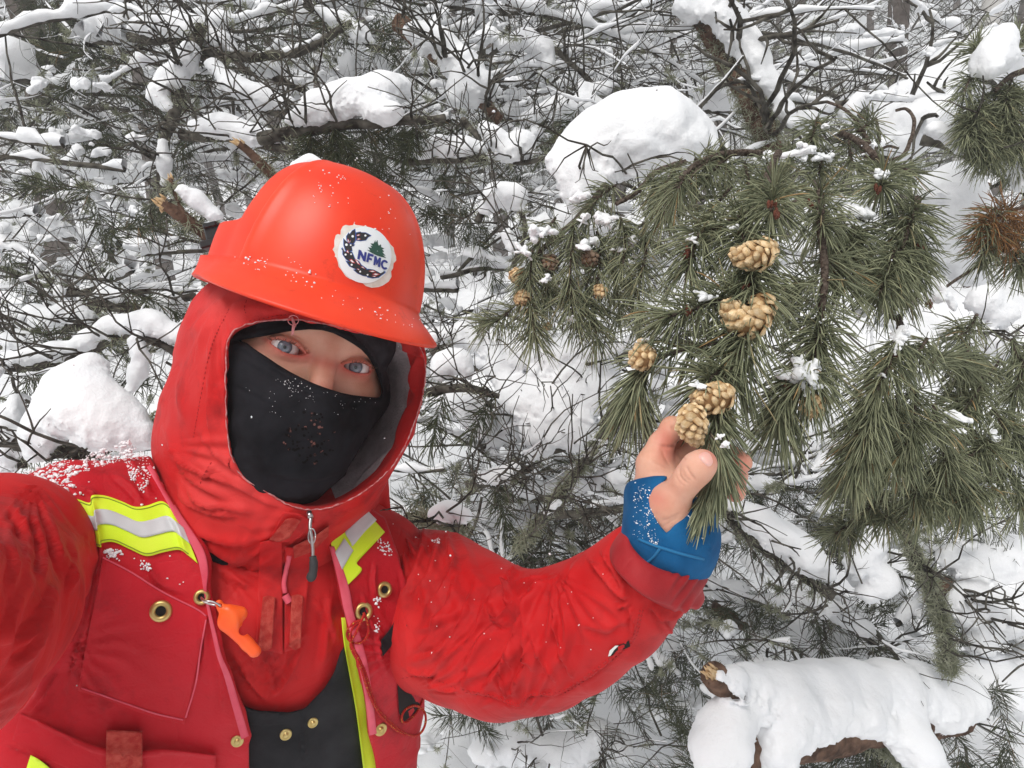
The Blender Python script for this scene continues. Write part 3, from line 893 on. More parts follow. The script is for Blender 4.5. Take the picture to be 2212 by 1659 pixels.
mobj('sleeve', nvv, nqq, M_JACKET, PERSON, label='red sleeve of the arm that holds the camera')

# tear in the forearm with white lining showing
tear = cpts(cC, [(1437, 992), (1450, 960), (1475, 930), (1520, 915), (1562, 895), (1570, 930), (1530, 948), (1490, 955), (1462, 985)])
v, q = patch(SB, tear, 0.0007); mobj('tear', v, q, M_DARK, sleeve, smooth=False)
v, q = patch(SB, cpts(cC, [(1437, 990), (1446, 955), (1480, 925), (1500, 925), (1470, 955), (1452, 985)]), 0.0016)
mobj('torn_lining', v, q, mat('white_lining', (0.75, 0.73, 0.70), 0.9), sleeve, smooth=False)

# cuff
def ring_pts(a, b, d, depth, n=40, flat=0.75, skew=0.0):
    a = np.array(a, float); b = np.array(b, float)
    m = (a + b) / 2; e = (b - a) / 2
    L = np.linalg.norm(e) * d / F
    th = np.arange(n) * 2 * np.pi / n
    nrm_px = np.array([-e[1], e[0]]) / np.linalg.norm(e)
    x = m[0] + e[0] * np.cos(th) + nrm_px[0] * skew * np.sin(th)
    y = m[1] + e[1] * np.cos(th) + nrm_px[1] * skew * np.sin(th)
    return P(x, y, d - L * flat * np.sin(th))
cuffr = [ring_pts((1380, 1160), (1500, 1225), .524, 0, skew=40, flat=.80), ring_pts((1366, 1142), (1515, 1224), .522, 0, skew=50, flat=.95), ring_pts((1360, 1138), (1522, 1224), .520, 0, skew=52, flat=1.05),
         ring_pts((1346, 1148), (1522, 1240), .521, 0, skew=54, flat=1.15), ring_pts((1326, 1172), (1518, 1288), .526, 0, skew=56, flat=1.2), ring_pts((1322, 1190), (1510, 1306), .530, 0, skew=46, flat=1.15), ring_pts((1345, 1215), (1478, 1310), .534, 0, skew=36, flat=.7)]
cv, cq = loft(cuffr, 200, 26)
cn = vnormals(cv, cq)
if (cn * (cv - cv.mean(0))).sum() < 0: cq = cq[:, ::-1]; cn = -cn
x, y, d = proj(cv)
gath = np.clip((x - 1440) / 40, 0, 1) * 0.0016 * np.sin((x * 0.8 + y * 0.55) * 0.34)
cv = cv + cn * (gath + 0.0012 * fbm(cv, 40, 2, 4))[:, None]
cuff = mobj('cuff', cv, cq, M_CUFF, sleeve)

# blue fleece sleeve with thumb hole
BLUE_POLY = cpts(cD, [(330, 915), (440, 880), (540, 862), (660, 860), (700, 880), (760, 990), (800, 1000), (900, 1020), (1100, 1080), (1100, 1400), (1000, 1540), (830, 1570), (560, 1570), (400, 1500), (300, 1300), (300, 1100)])
THUMBHOLE = cpts(cD, [(650, 855), (600, 920), (545, 960), (524, 1020), (528, 1080), (550, 1140), (590, 1205), (628, 1248), (660, 1220), (700, 1160), (740, 1090), (765, 1040), (800, 990), (1000, 760), (900, 600), (700, 760)])
def blue(p):
    s = hand_core(p) - 0.0042 + 0.0008 * fbm(p, 50, 2, 3)
    s = smax(s, s_prism(p, BLUE_POLY), 0.002)
    hole = np.maximum(s_prism(p, THUMBHOLE), p[:, 2] - 0.520)
    return smax(s, -hole, 0.0015)
fv, fq = cmesh(blue, lo, hi, 0.0018)
fn_ = vnormals(fv, fq)
fv = folds(fv, fn_, fl(cD, [([(540, 965), (470, 990), (420, 1020)], 7, 1.2), ([(800, 1010), (850, 1100), (930, 1180)], 8, 1.5), ([(850, 1270), (900, 1330), (940, 1360)], 7, 1.5), ([(420, 1420), (500, 1480), (600, 1500)], 8, 1.5)]))
fleece = mobj('fleece_sleeve', fv, fq, M_BLUE, PERSON)
FB = bvh_of(fv, fq)
for ln in ([(440, 1290), (540, 1330), (640, 1362), (740, 1392), (880, 1425)], [(585, 1352), (540, 1410), (490, 1455)]):
    pts = on_surf(FB, crom(cpts(cD, ln), 24), 0.0004)
    v, q = tube(pts, 0.0011, 6); mobj('seam', v, q, M_SEAM, fleece)

# thumb nail and nail of the curled finger
HB = bvh_of(nv_, nq_)
def nail(pl, off):
    c = np.mean(pl, 0)
    rings = [np.array(pl) * 1.0, c + (np.array(pl) - c) * 0.8, c + (np.array(pl) - c) * 0.4]
    R = [on_surf(HB, crom(r, 24, True), o) for r, o in zip(rings, (-0.0006, off, off * 1.2))]
    v = np.concatenate(R + [on_surf(HB, [c], off * 1.2)])
    q = [[i * 24 + j, i * 24 + (j + 1) % 24, (i + 1) * 24 + (j + 1) % 24, (i + 1) * 24 + j] for i in range(2) for j in range(24)]
    q += [[48 + j, 48 + (j + 1) % 24, 72] for j in range(24)]
    return v, q
v, q = nail(cpts(cE, [(745, 650), (770, 615), (830, 590), (895, 610), (930, 670), (940, 730), (915, 775), (870, 785), (820, 740), (770, 695)]), 0.0005)
mobj('thumb_nail', v, q, M_NAIL, body)
v, q = nail(cpts(cE, [(1150, 1030), (1200, 1050), (1250, 1100), (1265, 1140), (1230, 1110), (1180, 1070)]), 0.0004)
mobj('finger_nail', v, q, M_NAIL, body)

# ------------------------------------------------------------------ hood
ST = [  # inner, rim, outer, silhouette
 ((645, 700, .625), (640, 689, .585), (618, 640, .592), (620, 540, .66)),
 ((715, 712, .625), (720, 703, .590), (710, 650, .595), (720, 540, .67)),
 ((790, 730, .640), (800, 723, .605), (805, 672, .615), (800, 560, .69)),
 ((838, 742, .665), (856, 712, .635), (868, 690, .655), (850, 620, .73)),
 ((856, 768, .685), (900, 742, .645), (906, 728, .675), (885, 700, .76)),
 ((862, 800, .695), (919, 786, .650), (916, 780, .682), (884, 780, .77)),
 ((858, 860, .700), (912, 856, .650), (908, 862, .685), (874, 870, .77)),
 ((840, 935, .695), (882, 948, .645), (882, 958, .680), (855, 960, .77)),
 ((800, 1005, .680), (834, 1022, .635), (838, 1036, .670), (828, 1050, .76)),
 ((742, 1050, .660), (762, 1076, .620), (785, 1100, .655), (800, 1130, .75)),
 ((690, 1072, .650), (690, 1100, .610), (700, 1150, .632), (720, 1215, .672)),
 ((640, 1068, .645), (634, 1094, .600), (610, 1160, .612), (590, 1245, .640)),
 ((590, 1045, .640), (581, 1066, .595), (520, 1140, .604), (470, 1220, .632)),
 ((532, 1005, .635), (516, 1020, .590), (440, 1075, .606), (385, 1120, .640)),
 ((512, 945, .635), (494, 955, .585), (405, 975, .612), (330, 985, .685)),
 ((506, 870, .635), (488, 872, .582), (405, 880, .610), (343, 882, .700)),
 ((506, 800, .630), (488, 800, .580), (415, 795, .608), (372, 790, .705)),
 ((514, 738, .630), (496, 726, .580), (438, 702, .606), (394, 696, .705)),
 ((560, 712, .625), (548, 697, .582), (515, 648, .600), (462, 602, .695)),
]
ctr = np.array([600, 790])
rings = []
inner = PP([s[0] for s in ST]); rim = PP([s[1] for s in ST]); outer = PP([s[2] for s in ST]); sil = PP([s[3] for s in ST])
back = PP([(ctr[0] + (s[3][0] - ctr[0]) * .72, ctr[1] + (s[3][1] - ctr[1]) * .72, s[3][2] + 0.085) for s in ST])
for i_, (dx, dy, dd) in {8: (0, 60, .01), 9: (0, 90, .02), 10: (0, 110, .05), 11: (-10, 110, .045), 12: (-30, 90, .045), 13: (-20, 60, .05)}.items():
    back[i_] = P(ST[i_][3][0] + dx, ST[i_][3][1] + dy, ST[i_][3][2] + dd)
rim_in = rim + (inner - rim) * 0.10
rim_out = rim + (outer - rim) * 0.12
capr = PP([(ctr[0] + (s[3][0] - ctr[0]) * .12, ctr[1] + 60 + (s[3][1] - ctr[1] - 60) * .12, .872) for s in ST])
deep = PP([(ctr[0] + 45 + (s[0][0] - ctr[0] - 45) * .62, ctr[1] + 80 + (s[0][1] - ctr[1] - 80) * .62, s[0][2] + .075) for s in ST])
hv2, hq2 = loft([deep, inner, rim_in, rim, rim_out, outer, sil, back, capr], 300, 118)
hn = vnormals(hv2, hq2)
rowf = np.clip((np.arange(len(hv2)) // 300 - 18) / 22, 0.05, 1)
hv2 = hv2 + hn * (rowf * 0.0020 * crumple(hv2, 15, 41))[:, None]
if (hn * (hv2 - hv2.mean(0))).sum() < 0: hq2 = hq2[:, ::-1]; hn = -hn
def rim_frill(v):          # creased hem
    dist = np.min(np.linalg.norm(v[:, None] - crom(rim, 120, True)[None], axis=2), 1)
    return np.exp(-(dist / 0.012) ** 2)
fr = rim_frill(hv2)
hv2 = hv2 + hn * (fr * 0.0018 * fbm(hv2, 70, 2, 44))[:, None]
hv2 = folds(hv2, hn, fl(cA, [
    ([(40, 1220), (120, 1360), (260, 1440), (420, 1500)], 14, 5), ([(60, 1320), (180, 1460), (330, 1540)], 13, 5), ([(150, 1480), (190, 1540), (300, 1590)], 11, 4),
    ([(20, 1140), (40, 1060), (110, 900)], 12, 3), ([(140, 900), (110, 1060), (130, 1200)], 16, 3.5), ([(260, 820), (250, 1000), (250, 1200), (300, 1360)], 14, 3.5),
    ([(310, 640), (230, 720), (160, 820)], 14, 4), ([(300, 690), (330, 640), (420, 600)], 12, 4), ([(200, 1240), (280, 1340), (370, 1420)], 12, 4), ([(330, 1450), (450, 1530), (560, 1580)], 11, 3),
    ([(650, 660), (640, 700), (600, 730)], 12, 2.5), ([(800, 680), (820, 740), (880, 790)], 12, 3), ([(960, 730), (980, 770), (1030, 800)], 9, 3),
    ([(1180, 900), (1150, 1000), (1170, 1080)], 9, 3), ([(1160, 1100), (1110, 1200), (1080, 1300)], 10, 3), ([(1100, 860), (1150, 880), (1200, 900)], 7, 3), ([(1050, 1330), (980, 1400), (900, 1480)], 10, 3)]) +
    fl(cB, [([(880, 150), (930, 250), (1060, 300), (1180, 320)], 13, 5), ([(860, 260), (960, 380), (1100, 440), (1240, 460)], 13, 5), ([(950, 230), (1100, 270), (1260, 300)], 12, 4),
            ([(980, 420), (1100, 520), (1250, 560)], 13, 4), ([(760, 130), (860, 280), (930, 380)], 10, 4), ([(900, 90), (1000, 130), (1060, 60)], 8, 3)]))
hn = vnormals(hv2, hq2)
if (hn * (hv2 - hv2.mean(0))).sum() < 0: hn = -hn
hv2 = fans(hv2, hn, [(330, 960, 40, 330, 45, 50, 7, 6, 3), (470, 1240, 40, 260, -60, 60, 7, 5, 5), (680, 1130, 30, 260, 160, 40, 6, 5, 8), (480, 640, 30, 260, 115, 40, 5, 5, 12), (360, 900, 30, 260, -70, 40, 4, 4, 15)])
fi = np.arange(len(hq2)); row_ = fi // 300; col_ = fi % 300
ang = col_ / 300 * 19
lin_ = (row_ < 20) & (ang > 2.6) & (ang < 9.4)
hood = mobj('hood', hv2, hq2, [M_HOOD, M_MESHLIN], PERSON, mi=lin_.astype(int))
# frayed pale hem along the rim
hem = crom(np.concatenate([rim, rim[:1]]), 400)
hem = hem + 0.0007 * np.stack([fbm(hem, 220, 2, s) for s in (1, 2, 3)], 1) + (CAM - hem) * 0.004
v, q = tube(hem, 0.00055 + 0.0004 * vnoise(hem * 300, 9), 6); mobj('frayed_hem', v, q, mat('frayed_hem', (0.46, 0.06, 0.06), 0.9, (0.62, 0.36, 0.36), 260), hood)
# loose thread knot at the top of the hood
kn = PP(cpts(cF, [(880, 90, .582), (900, 150, .578), (880, 200, .577), (865, 285, .578)]))
kp = [tube(crom(kn + rng.normal(0, .0006, kn.shape), 12), 0.0006, 5) for _ in range(5)] + [tube(PP(cpts(cF, [(820 + 65 * (1 + math.cos(a)), 110 + 60 * math.sin(a), .577) for a in np.linspace(-2.6, 3.2, 22)])), 0.00035, 5)]
v, q, _ = join(kp); mobj('loose_threads', v, q, mat('loose_thread', (0.78, 0.35, 0.36), 0.9), hood, kind='stuff')
# sewn seams and stitch rows on hood and sleeve
M_STITCH = mat('red_stitching', (0.44, 0.018, 0.020), 0.85)
def seam(bv_, c, pts, parent, off=.0001, r=.0005, dash=True, m=None):
    n = max(20, int(np.linalg.norm(np.diff(np.array(cpts(c, pts)), axis=0), axis=1).sum() / 2.2))
    p = on_surf(bv_, crom(cpts(c, pts), n), off)
    for _ in range(3): p[1:-1] = (p[:-2] + 2 * p[1:-1] + p[2:]) / 4
    if dash:
        L = [tube(p[i:i + 3], r, 4) for i in range(0, n - 3, 4)]
        v, q, _ = join(L)
    else: v, q = tube(p, r, 5)
    return mobj('stitching' if dash else 'seam', v, q, m or M_STITCH, parent)
HDB = bvh_of(hv2, hq2)
seam(HDB, cA, [(430, 600), (400, 680), (410, 720)], hood); seam(HDB, cA, [(330, 690), (250, 860), (200, 1100), (170, 1270)], hood, dash=True)
seam(HDB, cA, [(250, 1380), (215, 1440), (190, 1500)], hood); seam(HDB, cA, [(420, 745), (640, 715), (860, 775), (1030, 800)], hood, dash=True); seam(HDB, cA, [(345, 800), (338, 960), (340, 1150), (350, 1330)], hood)
seam(SB, cC, [(560, 1190), (760, 1230), (900, 1280), (960, 1220), (1150, 1200), (1300, 1110), (1500, 960), (1590, 860), (1630, 700)], sleeve, r=.0006); seam(SB, cC, [(580, 1205), (770, 1245), (900, 1295), (970, 1236), (1160, 1214), (1310, 1124), (1512, 972), (1604, 868), (1648, 700)], sleeve, r=.0005)
seam(SB, cC, [(200, 1120), (320, 1110), (430, 1140), (540, 1190)], sleeve)

# ------------------------------------------------------------------ bib overalls
BIB = cpts(cB, [(1190, 1250), (1260, 1275), (1420, 1285), (1500, 1265), (1530, 1230), (1590, 1170), (1640, 1090), (1670, 990), (1690, 960), (1720, 1100), (1760, 1350), (1800, 1700), (1150, 1700)])
def layer(off, poly, seed, dmax=0.80, k=0.0025, nz=0.0012):
    def f(p):
        t_ = trunk(p)
        s = smax(t_ - off, off - 0.010 - t_, 0.002)
        return smax(np.maximum(s, p[:, 2] - dmax), s_prism(p, poly), k)
    return f
ov, oq = cmesh(layer(0.009, BIB, 51), [-0.36, -0.50, 0.50], [0.02, -0.20, 0.82], 0.0028)
on_ = vnormals(ov, oq)
ov = folds(ov, on_, fl(cB, [([(1500, 1270), (1490, 1400), (1500, 1560)], 8, 3), ([(1200, 1330), (1300, 1340), (1420, 1330)], 6, 1.5)]))
bib = mobj('bib_overalls', ov, oq, M_BLACK, PERSON)
OB = bvh_of(np.concatenate([ov, jv]), np.concatenate([oq, jq + len(ov)]))

# ------------------------------------------------------------------ safety vest
VL = cpts(cB, [(700, -40), (755, 60), (800, 160), (880, 300), (960, 400), (1010, 470), (1035, 540), (1030, 640), (1035, 720), (1060, 820), (1085, 930), (1110, 1030), (1150, 1120), (1180, 1220), (1235, 1400), (1222, 1440), (1226, 1700), (-700, 1700), (-700, 1340),
    (0, 1330), (110, 1275), (200, 1150), (260, 1040), (285, 940), (340, 830), (385, 700), (412, 560), (400, 440), (370, 330), (320, 230), (200, 160), (100, 125), (250, 60), (420, 0), (600, -60)])
VR = cpts(cB, [(1640, 330), (1700, 270), (1745, 235), (1890, 330), (1960, 520), (1990, 700), (2000, 850), (1975, 1000), (1990, 1120), (1990, 1130), (2060, 1180), (2080, 1220), (2075, 1300), (2050, 1420), (2040, 1700), (1872, 1700), (1815, 1400), (1788, 1200), (1756, 1050), (1725, 930), (1688, 790), (1655, 650), (1615, 450)])
vests = []
for poly, seed, lo_, hi_ in ((VL, 61, [-0.66, -0.52, 0.44], [-0.19, -0.02, 0.84]), (VR, 62, [-0.20, -0.50, 0.46], [0.08, -0.12, 0.86])):
    v, q = cmesh(layer(0.019, poly, seed, 0.82, 0.003, 0.0022), lo_, hi_, 0.0024)
    vests.append((v, q))
v, q, _ = join(vests)
n = vnormals(v, q)
v = v + n * (0.0020 * crumple(v, 13, 61))[:, None]
v = folds(v, n, fl(cB, [
    ([(440, 220), (470, 360), (490, 500), (480, 640)], 9, 5), ([(490, 560), (450, 760), (400, 960), (340, 1160)], 12, 4), ([(640, 40), (680, 130), (740, 220)], 12, 4), ([(560, 120), (640, 180), (700, 260)], 12, 3),
    ([(700, 520), (780, 640), (900, 700)], 14, 3), ([(830, 300), (880, 400), (920, 520)], 12, 3.5), ([(340, 180), (440, 210), (470, 240)], 10, 4), ([(760, 60), (830, 180), (900, 300)], 10, 3),
    ([(380, 820), (320, 960), (250, 1080), (180, 1200)], 12, 5), ([(410, 700), (400, 840), (350, 960)], 10, 4), ([(300, 1080), (250, 1180), (160, 1290)], 11, 5), ([(100, 1280), (180, 1310), (290, 1380)], 10, 5),
    ([(990, 820), (1010, 960), (980, 1130)], 9, 3), ([(1060, 900), (1090, 1100), (1100, 1300)], 12, 3), ([(290, 1380), (420, 1440), (640, 1480), (840, 1460), (1060, 1500)], 9, 5, 1.0),
    ([(40, 1440), (160, 1480), (260, 1540)], 9, 5), ([(1840, 550), (1830, 640), (1840, 720)], 8, 4), ([(1960, 560), (1985, 700), (1970, 860)], 8, 3), ([(1850, 860), (1860, 1000), (1900, 1100)], 9, 4), ([(1780, 700), (1800, 800), (1850, 900)], 9, 3)]))
n = vnormals(v, q)
v = fans(v, n, [(480, 1190, 30, 260, 100, 50, 6, 4.5, 3), (125, 1400, 40, 260, 10, 55, 7, 5, 6), (380, 1010, 30, 220, 80, 50, 6, 4.5, 9), (870, 1420, 30, 200, 190, 60, 6, 4, 12), (100, 1540, 30, 300, 10, 30, 5, 5, 15)])
vest = mobj('vest', v, q, M_VEST, PERSON)
VB = bvh_of(v, q)
def vstrip(name, top, bot, ns, nt, off, m, parent=vest, c=cB, b=None, sm=1, **kw):
    v, q = strip(b or VB, cpts(c, top), cpts(c, bot), ns, nt, off, sm)
    return mobj(name, v, q, m, parent, **kw)
# hi-vis tape over the shoulder, image left
T0 = [(310, 222), (380, 238), (440, 256), (452, 220), (520, 222), (600, 250), (660, 275), (720, 270), (790, 248), (830, 270), (870, 300)]
T3 = [(410, 460), (450, 462), (495, 475), (500, 455), (560, 450), (640, 485), (720, 518), (800, 500), (880, 488), (930, 520), (972, 556)]
lerp = lambda A, B, t: [(a[0] + (b[0] - a[0]) * t, a[1] + (b[1] - a[1]) * t) for a, b in zip(A, B)]
tape = vstrip('hi_vis_tape', T0, T3, 60, 14, 0.0022, M_LIME)
TB_ = bvh_of(np.array([p.co[:] for p in tape.data.vertices]), [list(p.vertices) for p in tape.data.polygons])
M_TSTITCH = mat('tape_stitching', (0.22, 0.30, 0.02), 0.8)
for t_ in (.05, .95): seam(TB_, cB, lerp(T0, T3, t_)[1:-1], tape, off=.0002, r=.00045, dash=False, m=M_TSTITCH)
vstrip('reflective_band', lerp(T0, T3, .30), lerp(T0, T3, .62), 60, 7, 0.0032, M_SILVER, tape)
# hi-vis tape over the other shoulder
R0 = [(1640, 350), (1690, 300), (1748, 240)]; R1 = [(1692, 545), (1780, 470), (1890, 400)]
tape2 = vstrip('hi_vis_tape', [(1748, 240), (1690, 300), (1640, 350), (1625, 440), (1640, 520), (1690, 660)], [(1890, 400), (1830, 465), (1760, 540), (1755, 560), (1775, 590), (1700, 668)], 40, 14, 0.0024, M_LIME)
vstrip('reflective_band', [(1800, 290), (1740, 350), (1695, 400), (1720, 440)], [(1850, 340), (1790, 400), (1740, 460), (1728, 470)], 20, 6, 0.0034, M_SILVER, tape2)
vstrip('reflective_band', [(1690, 430), (1665, 470), (1645, 500)], [(1735, 490), (1705, 540), (1680, 585)], 14, 6, 0.0036, M_SILVER, tape2)
vstrip('hi_vis_tape', [(150, 1495), (130, 1560), (125, 1600)], [(190, 1515), (245, 1560), (260, 1600)], 14, 6, 0.003, M_LIME)
# chest pocket
PK = ([(505, 520), (640, 590), (800, 690), (960, 770), (1020, 812)], [(380, 1180), (500, 1215), (640, 1270), (780, 1320), (905, 1345)])
pocket = vstrip('chest_pocket', PK[0], PK[1], 60, 40, 0.0030, M_VEST)
PB = bvh_of(*[np.array([p.co[:] for p in pocket.data.vertices]), [list(p.vertices) for p in pocket.data.polygons]])
for ln in ([(505, 525), (640, 595), (800, 695), (960, 775), (1012, 812)], [(1012, 830), (985, 980), (960, 1150), (912, 1310)], [(900, 1322), (760, 1290), (600, 1235), (400, 1165)]):
    pts = on_surf(PB, crom(cpts(cB, ln), 40), 0.0006)
    v, q = tube(pts, 0.0007, 5); mobj('stitching', v, q, M_PINK, pocket)
vstrip('pocket_flap', [(100, 1290), (200, 1330), (330, 1395), (480, 1452), (640, 1480), (800, 1465), (1060, 1495)], [(60, 1420), (200, 1500), (330, 1560), (480, 1620), (640, 1640), (800, 1640), (1060, 1640)], 60, 16, 0.006, M_VEST)
vstrip('pocket_tab', [(522, 1372), (610, 1375), (698, 1380)], [(518, 1640), (610, 1640), (700, 1640)], 16, 20, 0.010, M_LOOP)
# faded edge binding
bl = [(740, 70), (800, 160), (880, 300), (960, 420), (1005, 500), (1022, 590), (1015, 690), (1035, 790), (1062, 900), (1090, 1010), (1130, 1100), (1165, 1210), (1222, 1400)]
bl2 = [(720, 80), (775, 175), (850, 310), (925, 440), (965, 520), (985, 600), (1000, 690), (1020, 800), (1040, 900), (1065, 1010), (1100, 1110), (1130, 1220), (1185, 1420)]
vstrip('edge_binding', bl, bl2, 90, 5, 0.0030, M_PINK)
br = [(1615, 470), (1640, 560), (1668, 680), (1690, 790), (1730, 930), (1760, 1050), (1790, 1200), (1812, 1400)]
br2 = [(1640, 470), (1680, 570), (1715, 680), (1735, 790), (1775, 930), (1805, 1050), (1828, 1200), (1850, 1390)]
vstrip('edge_binding', br, br2, 60, 5, 0.0030, M_PINK)
ab = [(418, 500), (412, 590), (395, 700), (350, 830), (295, 925)]
v, q = tube(on_surf(VB, crom(cpts(cB, ab), 40), 0.001), 0.0016, 6); mobj('edge_binding', v, q, M_PINK, vest)
# black strap and side pocket mouth, its shade painted as a patch, on the far panel
vstrip('strap', [(1870, 935), (1930, 850), (1985, 715)], [(1880, 1010), (1945, 930), (1998, 860)], 16, 8, 0.003, M_BLACK)
for pl in ([(1950, 1130), (2010, 1160), (2070, 1185), (2082, 1220), (2060, 1270), (1985, 1330), (1960, 1290)],):
    v, q = patch(VB, cpts(cB, pl), 0.0025); mobj('pocket_mouth_shade', v, q, M_DARK, vest, smooth=False)
# lime tape of the braces beside the bib
v, q = strip(OB, cpts(cB, [(1675, 820), (1690, 960), (1715, 1100), (1750, 1300), (1790, 1620)]), cpts(cB, [(1705, 820), (1745, 960), (1785, 1100), (1820, 1300), (1870, 1620)]), 50, 8, 0.012)
mobj('hi_vis_tape', v, q, M_LIME, bib)

def ring_on(b, x, y, R, r, off, n=28, m=10, tilt=None):
    c, nn_ = hit(b, x, y, off)
    # average normal from neighbours
    ns_ = [hit(b, x + dx, y + dy)[1] for dx in (-9, 0, 9) for dy in (-9, 0, 9)]
    nz = nrm(np.mean(ns_, 0)); view = nrm(CAM - c)
    if nz @ view < 0: nz = -nz
    nz = nrm(nz + 0.6 * view)
    a = nrm(np.cross(nz, [0, 0, 1.0])); bb = np.cross(nz, a)
    th = np.arange(n + 1) * 2 * np.pi / n
    pts = c + R * (np.cos(th)[:, None] * a + np.sin(th)[:, None] * bb)
    return c, nz, a, bb, pts
def lathe(c, nz, a, bb, prof, n=28):
    th = np.arange(n) * 2 * np.pi / n
    V = np.concatenate([c + h * nz + r * (np.cos(th)[:, None] * a + np.sin(th)[:, None] * bb) for r, h in prof])
    i = np.arange(len(prof) - 1)[:, None]; j = np.arange(n)[None]
    return V, np.stack([i * n + j, i * n + (j + 1) % n, (i + 1) * n + (j + 1) % n, (i + 1) * n + j], -1).reshape(-1, 4)
def grommet(b, x, y, R, parent=vest):
    c, nz, a, bb, _ = ring_on(b, x, y, R, 0, 0.001)
    prof = [(R * .42, -0.001), (R * .46, 0.0012), (R * .58, 0.0024), (R * .75, 0.0026), (R * .92, 0.0018), (R, 0.0004), (R, -0.002)]
    v, q = lathe(c, nz, a, bb, prof); g = mobj('grommet', v, q, M_BRASS, parent)
    v, q = lathe(c, nz, a, bb, [(R * .46, 0.0004), (1e-5, 0.0003)]); mobj('hole', v, q, M_DARK, g)
def snap(b, x, y, R, parent):
    c, nz, a, bb, _ = ring_on(b, x, y, R, 0, 0.0015)
    v, q = lathe(c, nz, a, bb, [(R, -0.002), (R, 0.001), (R * .85, 0.0018), (R * .6, 0.0010), (R * .42, 0.0012), (R * .36, 0.0030), (R * .2, 0.0034), (1e-5, 0.0034)])
    mobj('snap_button', v, q, M_BRASS, parent)
px = 0.62 / F * 0.44
grommet(PB, *cB(790, 788), 50 * px); grommet(VB, *cB(990, 720), 37 * px); grommet(VB, *cB(1785, 790), 42 * px * 1.1); grommet(VB, *cB(1887, 683), 38 * px * 1.1)
snap(VB, *cB(1165, 1425), 30 * px, vest); snap(VB, *cB(1868, 1368), 33 * px * 1.1, vest)
snap(OB, *cB(1403, 1393), 30 * px, bib); snap(OB, *cB(1535, 1335), 27 * px, bib)

# ------------------------------------------------------------------ jacket front: storm flap, zip, loop tape
JB = bvh_of(np.concatenate([jv, hv2]), np.concatenate([jq, hq2 + len(jv)]))
def jstrip(name, top, bot, ns, nt, off, m, parent=jack):
    v, q = strip(JB, cpts(cB, top), cpts(cB, bot), ns, nt, off, 3)
    return mobj(name, v, q, m, parent)
jstrip('storm_flap', [(1275, 450), (1330, 440), (1385, 440)], [(1255, 980), (1320, 985), (1390, 1000)], 14, 40, 0.006, M_JACKET)
jstrip('storm_flap', [(1400, 470), (1460, 480), (1530, 500)], [(1395, 990), (1430, 980), (1480, 970)], 14, 40, 0.006, M_JACKET)
jstrip('collar_flap', [(1390, 300), (1470, 310), (1545, 352)], [(1320, 440), (1400, 450), (1470, 430)], 16, 14, 0.007, M_JACKET)
jstrip('loop_patch', [(1405, 335), (1440, 332), (1478, 345)], [(1322, 438), (1370, 448), (1420, 430)], 14, 10, 0.011, M_LOOP)
jstrip('loop_patch', [(1290, 720), (1320, 712), (1352, 722)], [(1268, 965), (1300, 985), (1335, 968)], 10, 30, 0.010, M_LOOP)
jstrip('loop_patch', [(1432, 712), (1462, 706), (1488, 715)], [(1420, 960), (1450, 980), (1475, 965)], 10, 30, 0.010, M_LOOP)
jstrip('loop_patch', [(1440, 470), (1540, 420), (1615, 370)], [(1445, 530), (1540, 490), (1612, 420)], 14, 8, 0.009, M_LOOP)
# zip pull
zp = PP(cpts(cB, [(1517, 300, .600), (1525, 330, .597), (1522, 380, .594), (1530, 430, .592), (1534, 470, .592), (1536, 520, .592)]))
kp = [tube(zp[:2], [0.0022, 0.0026], 8), tube(crom(zp[1:], 24), 0.0016, 6)]
lp = np.array([cB(1531 + 18 * math.cos(a), 420 + 38 * math.sin(a)) for a in np.linspace(0, 2 * np.pi, 20)])
kp.append(tube(P(lp[:, 0], lp[:, 1], .5915), 0.0006, 5))
v, q, _ = join(kp); zip_ = mobj('zip_pull', v, q, M_STEEL, jack)
v, q = tube(crom(PP(cpts(cB, [(1536, 520, .592), (1540, 560, .592), (1536, 600, .592), (1520, 640, .592)])), 16), [.0030] * 3 + [.0036] * 8 + [.0042] * 3 + [.0036, .002], 10)
mobj('pull_tab', v, q, M_RUBBER, zip_)
for s in ([(1420, 520), (1395, 640), (1400, 700)], [(1400, 710), (1420, 745)]):
    v, q = tube(on_surf(JB, crom(cpts(cB, s), 14), 0.008), 0.0022 if len(s) == 3 else .0035, 7); mobj('zip_slider', v, q, M_PINK, jack)

# ------------------------------------------------------------------ hard hat
HR = math.radians(13)
hy = nrm(HY * 0.55 + np.array([math.sin(HR), math.cos(HR), -0.02]) * 0.45)
yaw = math.radians(31)
hz = np.array([math.sin(yaw), 0.0, -math.cos(yaw)]); hz = nrm(hz - hy * (hz @ hy))
hx = np.cross(hy, hz) * 1.0
hx = -hx if (hx @ np.array([1, 0, 0])) < 0 else hx
HC = pc(679, 650, 0.685)
def hat_pt(phi, r, h):
    return HC + r[..., None] * (np.sin(phi)[..., None] * hx + np.cos(phi)[..., None] * hz) + h[..., None] * hy
NP, ND = 360, 80
phi = np.arange(NP) * 2 * np.pi / NP
cf = np.cos(phi)
ax_, az_ = 0.099, 0.117
R0_ = 1 / np.sqrt((np.sin(phi) / ax_) ** 2 + (np.cos(phi) / az_) ** 2)
brim = 0.0035 + 0.0345 * np.clip(cf + .12, 0, 1.12) ** 1.5
droop = 0.014 * np.clip(cf, 0, 1) ** 2
sm = lambda a, b, t: np.clip((t - a) / (b - a), 0, 1) ** 2 * (3 - 2 * np.clip((t - a) / (b - a), 0, 1))
lipv = .0080 * sm(72, 100, np.degrees(np.abs((phi + np.pi) % (2 * np.pi) - np.pi)))
brim = brim + lipv * 1.05
rows_r, rows_h = [], []
def row(r, h): rows_r.append(r); rows_h.append(h + 0 * phi)
